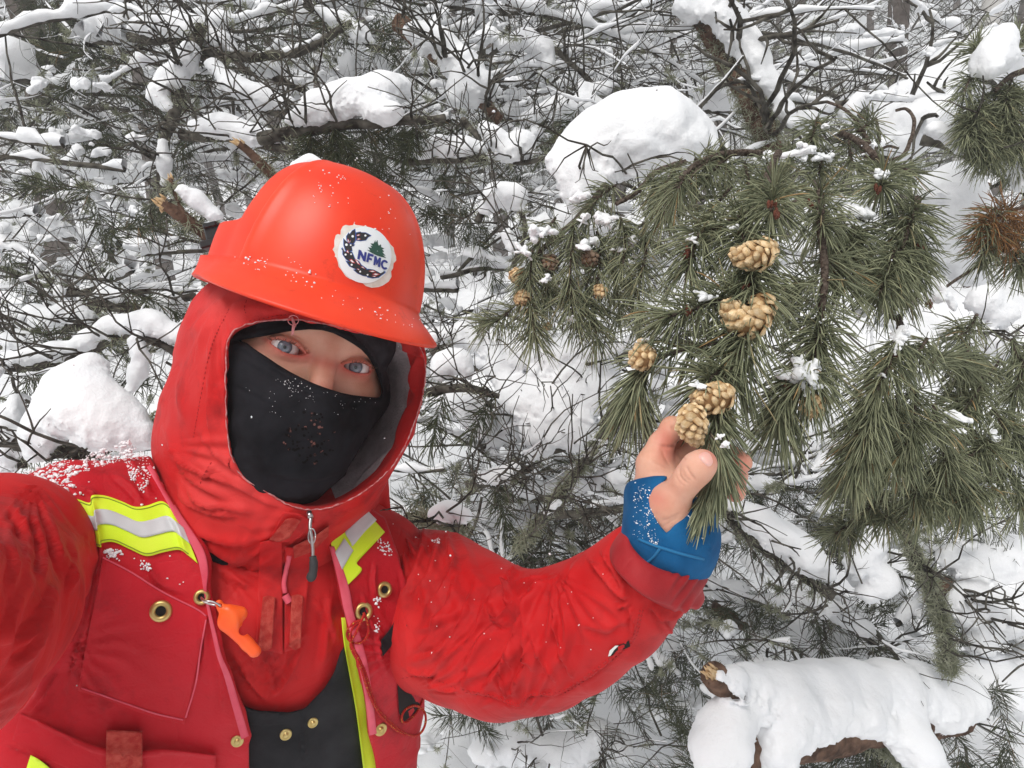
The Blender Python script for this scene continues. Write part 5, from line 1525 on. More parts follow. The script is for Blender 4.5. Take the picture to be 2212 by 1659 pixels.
# ------------------------------------------------------------------ near pine branches
A = branch_thing('pine_branch', P(1640, 330, 0.78), 'green pine branch with tan cones, its tip held in the bare hand', 'branch')
stem(A, cpts(cH, [(1150, 60, .80), (1080, 200, .72), (1000, 420, .65), (950, 560, .61)]), .0042, .0034)
stem(A, cpts(cH, [(950, 560, .61), (975, 840, .585), (930, 1180, .565), (800, 1440, .545), (720, 1600, .525)]), .0034, .0028)
stem(A, cpts(cH, [(1080, 200, .72), (1110, 300, .64)]), .003, .0025)
N0 = dict(droop=.42)
tuft(A, cpts(cH, [(1130, 250, .66), (1110, 330, .61), (1105, 420, .575)]), 190, .043, droop=.38, spread=(35, 85))
tuft(A, cpts(cH, [(950, 480, .62), (930, 570, .60), (960, 700, .59)]), 190, .046, droop=.40, spread=(40, 80))
tuft(A, cpts(cH, [(980, 760, .59), (990, 860, .578), (1000, 960, .57)]), 170, .046, droop=.40, spread=(35, 72))
tuft(A, cpts(cH, [(1000, 420, .63), (760, 520, .62), (640, 590, .61), (585, 800, .60)]), 200, .042, droop=.45)
tuft(A, cpts(cH, [(930, 950, .585), (780, 980, .575), (600, 1040, .565), (420, 1090, .56)]), 200, .042, droop=.42)
tuft(A, cpts(cH, [(990, 1080, .568), (940, 1180, .56), (905, 1330, .553), (890, 1460, .55)]), 210, .046, droop=.35, spread=(25, 60))
tuft(A, cpts(cH, [(880, 1240, .565), (700, 1250, .56), (420, 1330, .57), (300, 1420, .58)]), 110, .036, droop=.45)
tuft(A, cpts(cH, [(300, 1400, .58), (270, 1500, .578), (250, 1640, .575)]), 200, .046, droop=.42, spread=(18, 45))
tuft(A, cpts(cH, [(830, 1400, .548), (740, 1450, .54), (690, 1520, .533)]), 130, .042, droop=.4, spread=(40, 80))
tuft(A, cpts(cD, [(960, 330, .532), (975, 450, .526), (985, 560, .518)]), 120, .034, droop=.35, spread=(25, 55))
tuft(A, cpts(cD, [(900, 560, .514), (965, 650, .505), (990, 720, .498), (980, 800, .494)]), 120, .042, droop=.45, spread=(3, 14), w=.0014, sweep=.05)
tuft(A, cpts(cD, [(985, 760, .496), (955, 860, .492), (915, 970, .489)]), 130, .038, droop=.12, spread=(3, 13), w=.0014, sweep=.05)
for x, y, d in ((1100, 380, .563), (1140, 440, .562), (575, 690, .60), (580, 1050, .556), (930, 1190, .552), (945, 900, .575)): bud(A, *cH(x, y), d)
for x, y, d, r in ((660, 970, .565, 18), (880, 530, .595, 12), (640, 600, .60, 8), (320, 1240, .57, 8)): clump(A, *cH(x, y), d, r)
pm = .56 / F * .3467
cone(A, PP(cpts(cH, [(1100, 640, .577), (1040, 690, .568), (960, 705, .565), (860, 690, .570)])), 0.0125, 72)
cone(A, PP(cpts(cH, [(1055, 960, .560), (1030, 1070, .552), (950, 1110, .550), (860, 1060, .553), (830, 990, .557)])), 0.0130, 84)
cone(A, PP(cpts(cH, [(355, 1300, .565), (300, 1335, .560), (230, 1340, .563)])), 0.0110, 56)
cone(A, PP(cpts(cH, [(285, 1235, .575), (300, 1265, .572)])), 0.0055, 20, single=False)
cone(A, PP(cpts(cD, [(1000, 260, .520), (985, 320, .516), (900, 345, .514), (810, 320, .517)])), 0.0125, 72)
cone(A, PP(cpts(cD, [(810, 400, .504), (800, 480, .500), (805, 560, .500), (840, 640, .503)])), 0.0115, 74)
clump(A, *cD(850, 265), .512, 14, n=4); clump(A, *cD(1010, 660), .490, 8, n=4); clump(A, *cD(980, 600), .495, 7, n=3)

B = branch_thing('pine_branch', P(1790, 380, 0.80), 'drooping pine branch with bare scaly stem and a snow-capped tip beside the cones', 'branch')
stem(B, cpts(cH, [(1380, 240, .78), (1410, 330, .70), (1415, 560, .66), (1440, 850, .635), (1410, 1100, .62), (1370, 1380, .605)]), .0040, .0030)
stem(B, cpts(cH, [(1010, 470, .73), (1250, 380, .74), (1400, 300, .74)]), .0028, .0032)
tuft(B, cpts(cH, [(1400, 280, .72), (1410, 400, .68), (1420, 560, .66)]), 200, .044, droop=.42, spread=(40, 85))
tuft(B, cpts(cH, [(1430, 800, .64), (1425, 950, .632), (1415, 1080, .625)]), 60, .044, droop=.5, spread=(45, 90))
tuft(B, cpts(cH, [(1415, 1080, .625), (1400, 1180, .615), (1380, 1280, .61)]), 170, .046, droop=.45, spread=(45, 90))
tuft(B, cpts(cH, [(1370, 1340, .607), (1340, 1420, .60), (1300, 1520, .592)]), 230, .046, droop=.5, spread=(35, 80))
tuft(B, cpts(cJ, [(60, 560, .60), (20, 700, .595), (0, 800, .592)]), 150, .044, droop=.4, spread=(25, 60))
tuft(B, cpts(cH, [(1420, 700, .66), (1520, 780, .67), (1560, 900, .67)]), 120, .042)
tuft(B, cpts(cH, [(1400, 860, .66), (1260, 900, .67), (1180, 1020, .67)]), 130, .042)
cone(B, PP(cpts(cJ, [(205, 640, .595), (200, 690, .592), (205, 750, .592)])), 0.0115, 50)
clump(B, *cJ(160, 490), .588, 24, n=8); clump(B, *cJ(215, 580), .585, 14, n=4); clump(B, *cJ(255, 205), .612, 7, n=2)
for x, y, d in ((1190, 1510, .588), (1350, 380, .68)): bud(B, *cH(x, y), d)

C_ = branch_thing('pine_branch', P(2060, 420, 0.95), 'full pine branch with long swept needles hanging on the right', 'branch')
stem(C_, cpts(cM, [(1210, 950, .80), (1100, 850, .84), (960, 770, .90)]), .0038, .004)
stem(C_, cpts(cM, [(1390, 1150, .76), (1360, 1250, .74), (1290, 1460, .72), (1220, 1600, .71)]), .0050, .0030)
stem(C_, cpts(cJ, [(700, 170, .74), (690, 320, .70), (540, 700, .66), (480, 1000, .64)]), .003, .0025)
stem(C_, cpts(cJ, [(640, 170, .75), (690, 190, .74), (720, 230, .73)]), .003, .003)
stem(C_, cpts(cJ, [(770, 520, .74), (790, 760, .72), (720, 1000, .70)]), .0028, .0022)
stem(C_, cpts(cJ, [(1250, 860, .80), (1235, 960, .79), (1210, 1120, .78)]), .0028, .0024)
tuft(C_, cpts(cM, [(1210, 960, .78), (1195, 1030, .74), (1190, 1080, .72)]), 170, .044, droop=.32, spread=(40, 90))
tuft(C_, cpts(cM, [(1370, 1150, .75), (1365, 1260, .735), (1340, 1330, .73)]), 190, .046, droop=.45, spread=(45, 90))
tuft(C_, cpts(cM, [(1340, 1380, .73), (1280, 1480, .72), (1230, 1600, .71)]), 200, .046, droop=.42)
tuft(C_, cpts(cM, [(1080, 1280, .75), (1030, 1380, .74), (990, 1500, .73)]), 150, .044, droop=.42)
tuft(C_, cpts(cM, [(1400, 1400, .76), (1380, 1500, .75), (1340, 1600, .74)]), 150, .042)
tuft(C_, cpts(cH, [(1880, 660, .70), (1830, 800, .69), (1780, 930, .68)]), 190, .044)
tuft(C_, cpts(cH, [(1640, 520, .72), (1600, 600, .71), (1560, 700, .70)]), 150, .044)
tuft(C_, cpts(cH, [(2040, 640, .74), (1960, 800, .73), (1920, 950, .73)]), 150, .044)
tuft(C_, cpts(cJ, [(700, 280, .69), (640, 450, .675), (560, 620, .665)]), 230, .046, droop=.45, spread=(30, 70))
tuft(C_, cpts(cJ, [(560, 620, .665), (520, 780, .655), (480, 950, .645)]), 240, .048, droop=.35, spread=(25, 55))
tuft(C_, cpts(cJ, [(520, 860, .655), (460, 980, .648), (420, 1080, .642)]), 150, .046, droop=.25, spread=(18, 42))
tuft(C_, cpts(cJ, [(780, 560, .73), (790, 720, .72), (760, 860, .71)]), 180, .044)
tuft(C_, cpts(cJ, [(790, 800, .715), (720, 960, .705), (600, 1060, .70)]), 220, .046, droop=.3, spread=(22, 50))
tuft(C_, cpts(cJ, [(860, 480, .76), (960, 400, .78), (1080, 470, .79)]), 130, .042)
tuft(C_, cpts(cJ, [(1160, 600, .80), (1080, 700, .79), (1000, 800, .78)]), 150, .044)
tuft(C_, cpts(cJ, [(1240, 880, .79), (1140, 960, .78), (960, 1060, .77), (900, 1100, .765)]), 220, .044, droop=.3)
tuft(C_, cpts(cJ, [(1220, 1120, .775), (1140, 1200, .765), (1040, 1280, .76)]), 200, .044)
tuft(C_, cpts(cJ, [(960, 1120, .765), (880, 1190, .755), (820, 1270, .75)]), 180, .044, droop=.35)
tuft(C_, cpts(cJ, [(620, 1200, .78), (560, 1260, .77), (480, 1310, .77)]), 100, .040)
tuft(C_, cpts(cJ, [(700, 1250, .78), (640, 1310, .77), (610, 1360, .765)]), 90, .036)
tuft(C_, cpts(cJ, [(440, 1380, .80), (380, 1400, .79), (330, 1430, .785)]), 90, .036)
tuft(C_, cpts(cJ, [(1330, 720, .82), (1380, 860, .82), (1400, 960, .82)]), 160, .044)
tuft(C_, cpts(cJ, [(1420, 420, .84), (1390, 560, .83), (1350, 640, .83)]), 120, .042)
for (x0, y0, d0) in ((1150, 160, .84), (1290, 420, .86), (1100, 330, .82), (1330, 980, .84), (1180, 560, .82), (900, 680, .74), (1010, 960, .78), (1390, 1120, .84), (1080, 1080, .77), (860, 300, .72), (940, 900, .75), (1250, 700, .82), (700, 620, .72), (1130, 830, .80), (1350, 300, .86), (820, 1080, .76)):
    a_ = rng.uniform(-160, 110)
    tuft(C_, cpts(cJ, [(x0, y0, d0), (x0 + a_ * .5, y0 + 90, d0 - .008), (x0 + a_, y0 + 170 - abs(a_) * .4, d0 - .014)]), 95, .042, droop=.3)
for x, y, d, r in ((715, 290, .68, 16), (690, 360, .675, 9), (610, 510, .665, 6), (790, 540, .72, 14), (975, 770, .76, 26), (960, 830, .755, 20), (750, 730, .74, 14), (1200, 1150, .77, 12), (880, 60, .80, 20), (490, 160, .70, 12), (1240, 870, .785, 10)): clump(C_, *cJ(x, y), d, r, n=5)
for x, y, d, r in ((1060, 1230, .73, 26), (1020, 1290, .73, 16), (1200, 1010, .71, 13), (740, 870, .80, 16), (920, 1420, .76, 22)): clump(C_, *cM(x, y), d, r, n=5)
for x, y, d in ((1400, 1430, .73), (1150, 1085, .71), (1030, 1390, .73)): bud(C_, *cM(x, y), d, .005)
for x, y, d in ((680, 390, .675), (870, 100, .78)): bud(C_, *cJ(x, y), d, .005)

D_ = branch_thing('pine_branch', P(1420, 380, 1.1), 'snowy pine branch with hanging tips and small cones between hat and hand', 'branch')
for pts, n in ([((1310, 400, 1.02), (1250, 470, 1.0), (1170, 540, .98), (1130, 600, .97)), 0],): stem(D_, pts, .006, .003)
stem(D_, [(1480, 350, 1.0), (1420, 370, .98), (1370, 420, .95), (1330, 440, .94)], .005, .003)
for pts, n in (([(1150, 540, .97), (1145, 590, .96), (1140, 640, .96)], 130), ([(1140, 640, .96), (1150, 690, .95), (1155, 735, .95)], 140), ([(1110, 660, .98), (1080, 690, .97), (1050, 700, .97)], 90), ([(1190, 560, .97), (1180, 610, .97), (1185, 660, .97)], 110),
               ([(1240, 480, .97), (1235, 540, .96), (1230, 600, .95)], 130), ([(1230, 600, .95), (1235, 650, .95), (1245, 700, .95)], 130), ([(1290, 500, .97), (1295, 560, .96), (1290, 620, .95)], 130), ([(1280, 650, .97), (1285, 700, .96), (1290, 740, .96)], 100),
               ([(1340, 470, .95), (1350, 520, .94), (1345, 580, .93)], 130), ([(1390, 480, .94), (1395, 540, .93), (1385, 600, .92)], 120), ([(1330, 400, .98), (1290, 430, .97), (1270, 470, .96)], 110), ([(1400, 380, .95), (1420, 420, .92), (1430, 480, .90)], 120),
               ([(1460, 360, .93), (1440, 400, .90), (1435, 470, .88)], 140), ([(1500, 345, .92), (1550, 350, .90), (1580, 380, .88)], 110), ([(1310, 560, .98), (1330, 620, .97), (1340, 680, .97)], 110), ([(1360, 590, .95), (1380, 650, .94), (1385, 690, .94)], 90),
               ([(1200, 470, .99), (1180, 500, .98), (1160, 530, .98)], 80), ([(1270, 600, .96), (1262, 650, .96), (1258, 690, .95)], 80)):
    tuft(D_, pts, n, .046, seg=3, w=.0015, droop=.4)
for p_, R_, o_ in (([(1105, 590, .965), (1120, 598, .960), (1130, 605, .960)], .0120, False), ([(1120, 632, .955), (1128, 645, .952), (1132, 655, .95)], .0130, False), ([(1180, 555, .965), (1190, 570, .96), (1196, 580, .96)], .0125, True), ([(1262, 548, .95), (1275, 560, .945), (1285, 570, .945)], .0125, True), ([(1290, 620, .95), (1297, 632, .945), (1302, 640, .945)], .0105, False), ([(1180, 700, .97), (1184, 712, .968)], .008, False)):
    cone(D_, PP(p_), R_, 44, o_)
for x, y, r in ((1165, 505, 16), (1245, 425, 20), (1130, 545, 12), (1300, 480, 16), (1270, 530, 18), (1260, 470, 14), (1370, 520, 18), (1390, 560, 20), (1230, 690, 8), (1330, 540, 10), (1180, 600, 10)): clump(D_, x, y, .94, r, n=5)

E_ = branch_thing('pine_branch', P(1700, 340, 0.95), 'arching dark pine twig with sparse needles above the cone branch', 'branch')
stem(E_, cpts(cM, [(0, 1090, .80), (80, 980, .82), (220, 910, .84), (360, 885, .87), (520, 900, .90), (640, 960, .92)]), .0036, .0050)
stem(E_, cpts(cM, [(880, 590, .98), (960, 620, .95), (1040, 690, .92), (1100, 800, .90), (1200, 950, .88)]), .002, .003)
stem(E_, cpts(cM, [(940, 770, .92), (1060, 830, .90), (1160, 920, .88), (1230, 980, .86)]), .0045, .004)
stem(E_, cpts(cM, [(1270, 640, .93), (1330, 630, .92), (1380, 680, .91), (1370, 780, .90), (1320, 890, .88), (1250, 930, .87)]), .0018, .003)
stem(E_, cpts(cM, [(1160, 690, .93), (1175, 800, .91), (1150, 880, .90)]), .002, .0028)
stem(E_, cpts(cM, [(1290, 860, .9), (1230, 850, .9), (1180, 870, .9)]), .0016, .002)
for pts, n, sp in (([(60, 1000, .81), (30, 1060, .80), (0, 1120, .80)], 70, (30, 60)), ([(200, 920, .83), (130, 980, .82), (60, 1060, .81)], 60, (40, 80)), ([(330, 890, .86), (240, 960, .84), (170, 1050, .83)], 80, (30, 70)), ([(480, 900, .88), (540, 960, .86), (560, 1020, .85)], 90, (30, 80)),
                   ([(820, 680, .92), (800, 760, .90), (780, 820, .89)], 110, (35, 80)), ([(860, 860, .91), (840, 940, .89), (830, 1000, .88)], 110, (30, 75)), ([(1150, 690, .92), (1110, 720, .91), (1050, 760, .90)], 70, (40, 90)), ([(1000, 790, .91), (1010, 900, .89), (1030, 960, .88)], 80, (30, 70)),
                   ([(700, 880, .92), (640, 920, .90), (600, 980, .89)], 90, (30, 70)), ([(400, 950, .86), (420, 1040, .84), (420, 1120, .83)], 90, (30, 70)), ([(320, 1080, .84), (240, 1180, .82), (200, 1260, .81)], 90, (25, 65)), ([(1230, 960, .87), (1330, 980, .85), (1380, 1000, .84)], 50, (30, 80))):
    tuft(E_, cpts(cM, pts), n, .044, seg=4, spread=sp, droop=.25)
for x, y, r in ((550, 930, 18), (500, 960, 14), (760, 870, 14), (850, 910, 12), (230, 1030, 8), (1140, 850, 9), (860, 740, 10)): clump(E_, *cM(x, y), .87, r, n=5)

F_ = branch_thing('pine_branch', P(2230, 150, 1.35), 'dark pine bough under a snow cap at the upper right edge', 'branch')
stem(F_, cpts(cM, [(2060, 400, 1.30), (1950, 430, 1.28), (1850, 520, 1.26)]), .007, .004)
for k in range(16):
    x0, y0 = rng.uniform(1700, 2050), rng.uniform(440, 800)
    tuft(F_, cpts(cM, [(x0, y0, 1.30), (x0 - 25, y0 + 70, 1.28), (x0 - 40, y0 + 150, 1.27)]), 110, .050, seg=3, w=.0018, droop=.4)
for pts in ([(1790, 330, 1.3), (1740, 300, 1.3), (1720, 260, 1.3)], [(1720, 420, 1.3), (1690, 480, 1.29), (1660, 560, 1.28)], [(1950, 300, 1.3), (1960, 260, 1.3), (1990, 200, 1.3)], [(1960, 900, 1.3), (1970, 960, 1.3), (1975, 1000, 1.3)]): tuft(F_, cpts(cM, pts), 90, .05, seg=3, w=.0018)
v, q = snow_chain(cpts(cM, [(1900, 230, 1.28, 30), (1850, 320, 1.27, 38), (1810, 400, 1.26, 30)]), 5); mobj('snow_load', v, q, M_SNOW, F_)

G_ = branch_thing('pine_branch', P(2212, 480, 1.0), 'pine twig with dead brown needles at the right edge', 'branch')
stem(G_, cpts(cM, [(2060, 1180, .98), (1960, 1210, .96), (1850, 1260, .94)]), .003, .002)
stem(G_, cpts(cM, [(2060, 1330, 1.0), (1930, 1420, .98), (1780, 1520, .97), (1570, 1655, .96)]), .0035, .002)
for pts, m_ in (([(1960, 1210, .96), (1860, 1250, .94), (1820, 1290, .93)], M_NEEDLE_DEAD), ([(1990, 1260, .96), (1880, 1330, .94), (1840, 1360, .93)], M_NEEDLE_DEAD), ([(2050, 1290, .97), (1960, 1360, .96), (1900, 1420, .95)], M_NEEDLE_DEAD)): tuft(G_, cpts(cM, pts), 90, .048, m=m_, droop=.1, spread=(30, 85))
for pts in ([(2040, 1360, .98), (1980, 1440, .97), (1960, 1520, .96)], [(1850, 1200, .95), (1780, 1280, .94), (1760, 1340, .94)], [(1850, 1380, .95), (1790, 1440, .95), (1770, 1500, .95)], [(2040, 1430, .98), (2010, 1500, .97), (2000, 1560, .96)]): tuft(G_, cpts(cM, pts), 80, .044, droop=.3)

# ------------------------------------------------------------------ snowy ground
gx = np.sinh(np.linspace(-3.2, 3.2, 240)) * 3.2
gy = np.concatenate([np.linspace(-8, 0.4, 20), 0.4 + np.sinh(np.linspace(0.01, 3.9, 260)) * 1.6])
GX, GY = np.meshgrid(gx, gy)
def ground_z(x, y):
    p = np.stack([x, y, 0 * x], -1)
    r = np.hypot(x, y)
    z = 0.16 * fbm(p, 0.9, 3, 71) + 0.05 * fbm(p, 3.5, 2, 72) * np.clip(6 / (r + 1), 0, 1)
    z = z + 0.35 * np.clip((y - 2.0) / 4, 0, 1) + 0.25 * np.clip((x - .6) / 2, 0, 1) * np.clip((y - .8) / 1.5, 0, 1)
    return z
GZ = ground_z(GX, GY)
n0, n1 = GX.shape
i = np.arange(n0 - 1)[:, None]; j = np.arange(n1 - 1)[None]
gq = np.stack([i * n1 + j, i * n1 + j + 1, (i + 1) * n1 + j + 1, (i + 1) * n1 + j], -1).reshape(-1, 4)
gr = mobj('ground', np.stack([GX, GY, GZ], -1).reshape(-1, 3), gq, M_SNOW)
tag(gr, kind='structure', label='deep snow covering the forest floor')

# ------------------------------------------------------------------ twig generator
def twig_paths(start, direction, length, r0, depth=2, curl=0.35, nsub=6, out=None, up=0.0):
    """crooked tapering branchlet with side twigs; collects (points, radii)"""
    if out is None: out = []
    n = max(5, int(length / 0.035)); n = min(n, 14)
    d = nrm(np.asarray(direction, float)); p = np.asarray(start, float)
    pts = [p]
    drift = rng.normal(0, curl * .4, 3)
    for k in range(n):
        d = nrm(d + rng.normal(0, curl * .33, 3) + drift * .25 + np.array([0, 0, up]))
        p = p + d * length / n
        pts.append(p)
    pts = np.array(pts)
    out.append((pts, np.linspace(r0, r0 * .35, len(pts)), depth))
    if depth > 0:
        for k in range(nsub):
            i_ = int(rng.integers(1, n))
            side = nrm(np.cross(pts[min(i_ + 1, n)] - pts[i_ - 1], rng.normal(size=3)))
            dd = nrm((pts[min(i_ + 1, n)] - pts[i_]) / (length / n) * rng.uniform(.3, .9) + side * rng.uniform(.5, 1))
            twig_paths(pts[i_], dd, length * rng.uniform(.25, .55), r0 * .55, depth - 1, curl * 1.2, max(2, nsub - 3), out, up)
    return out

def tubes_of(paths, sides=4):
    return tubes_batch([(p, r) for p, r, k in paths], sides)

def lichen_on(pts, n, L=0.016, spread=0.006, w=0.0016):
    cl = rng.uniform(0, len(pts) - 1, max(3, n // 45))
    i = np.clip((cl[rng.integers(0, len(cl), n)] + rng.normal(0, len(pts) * .025, n)).round().astype(int), 0, len(pts) - 1)
    base = pts[i] + rand_unit(n) * spread * rng.uniform(.7, 1.25, n)[:, None]
    d = nrm(rng.normal(size=(n, 3)) + np.array([0, 0, -0.35]))
    bend = 0.5 * nrm(rng.normal(size=(n, 3)))
    return needles(base, d, bend, L * rng.uniform(.4, 1.2, n), w * rng.uniform(.7, 1.4, n), 2, 3)

def snow_on_path(p, r, k=2.4, thr=-0.15, seed=0):
    """ridges of snow lying along the upper side of a twig"""
    q = crom(p, len(p) * 3)
    r = np.interp(np.linspace(0, 1, len(q)), np.linspace(0, 1, len(p)), np.broadcast_to(r, (len(p),)))
    m = vnoise(q * 9 + seed, seed)
    rad = k * r * np.clip((m - thr) * 1.6, 0, 1.2) * (.75 + 1.5 * np.abs(vnoise(q * 26 + seed, seed + 5))) + 0.0002
    flat = np.clip(1 - np.abs(nrm(np.gradient(q, axis=0))[:, 2]) * 1.1, 0, 1)
    rad = rad * flat + 0.0001
    q = q + np.array([0, 0, 1.0]) * (rad * .75 + r * .3)[:, None]
    return tube(q, rad * (1 + .3 * vnoise(q * 120, seed + 2)), 6, cap=False)

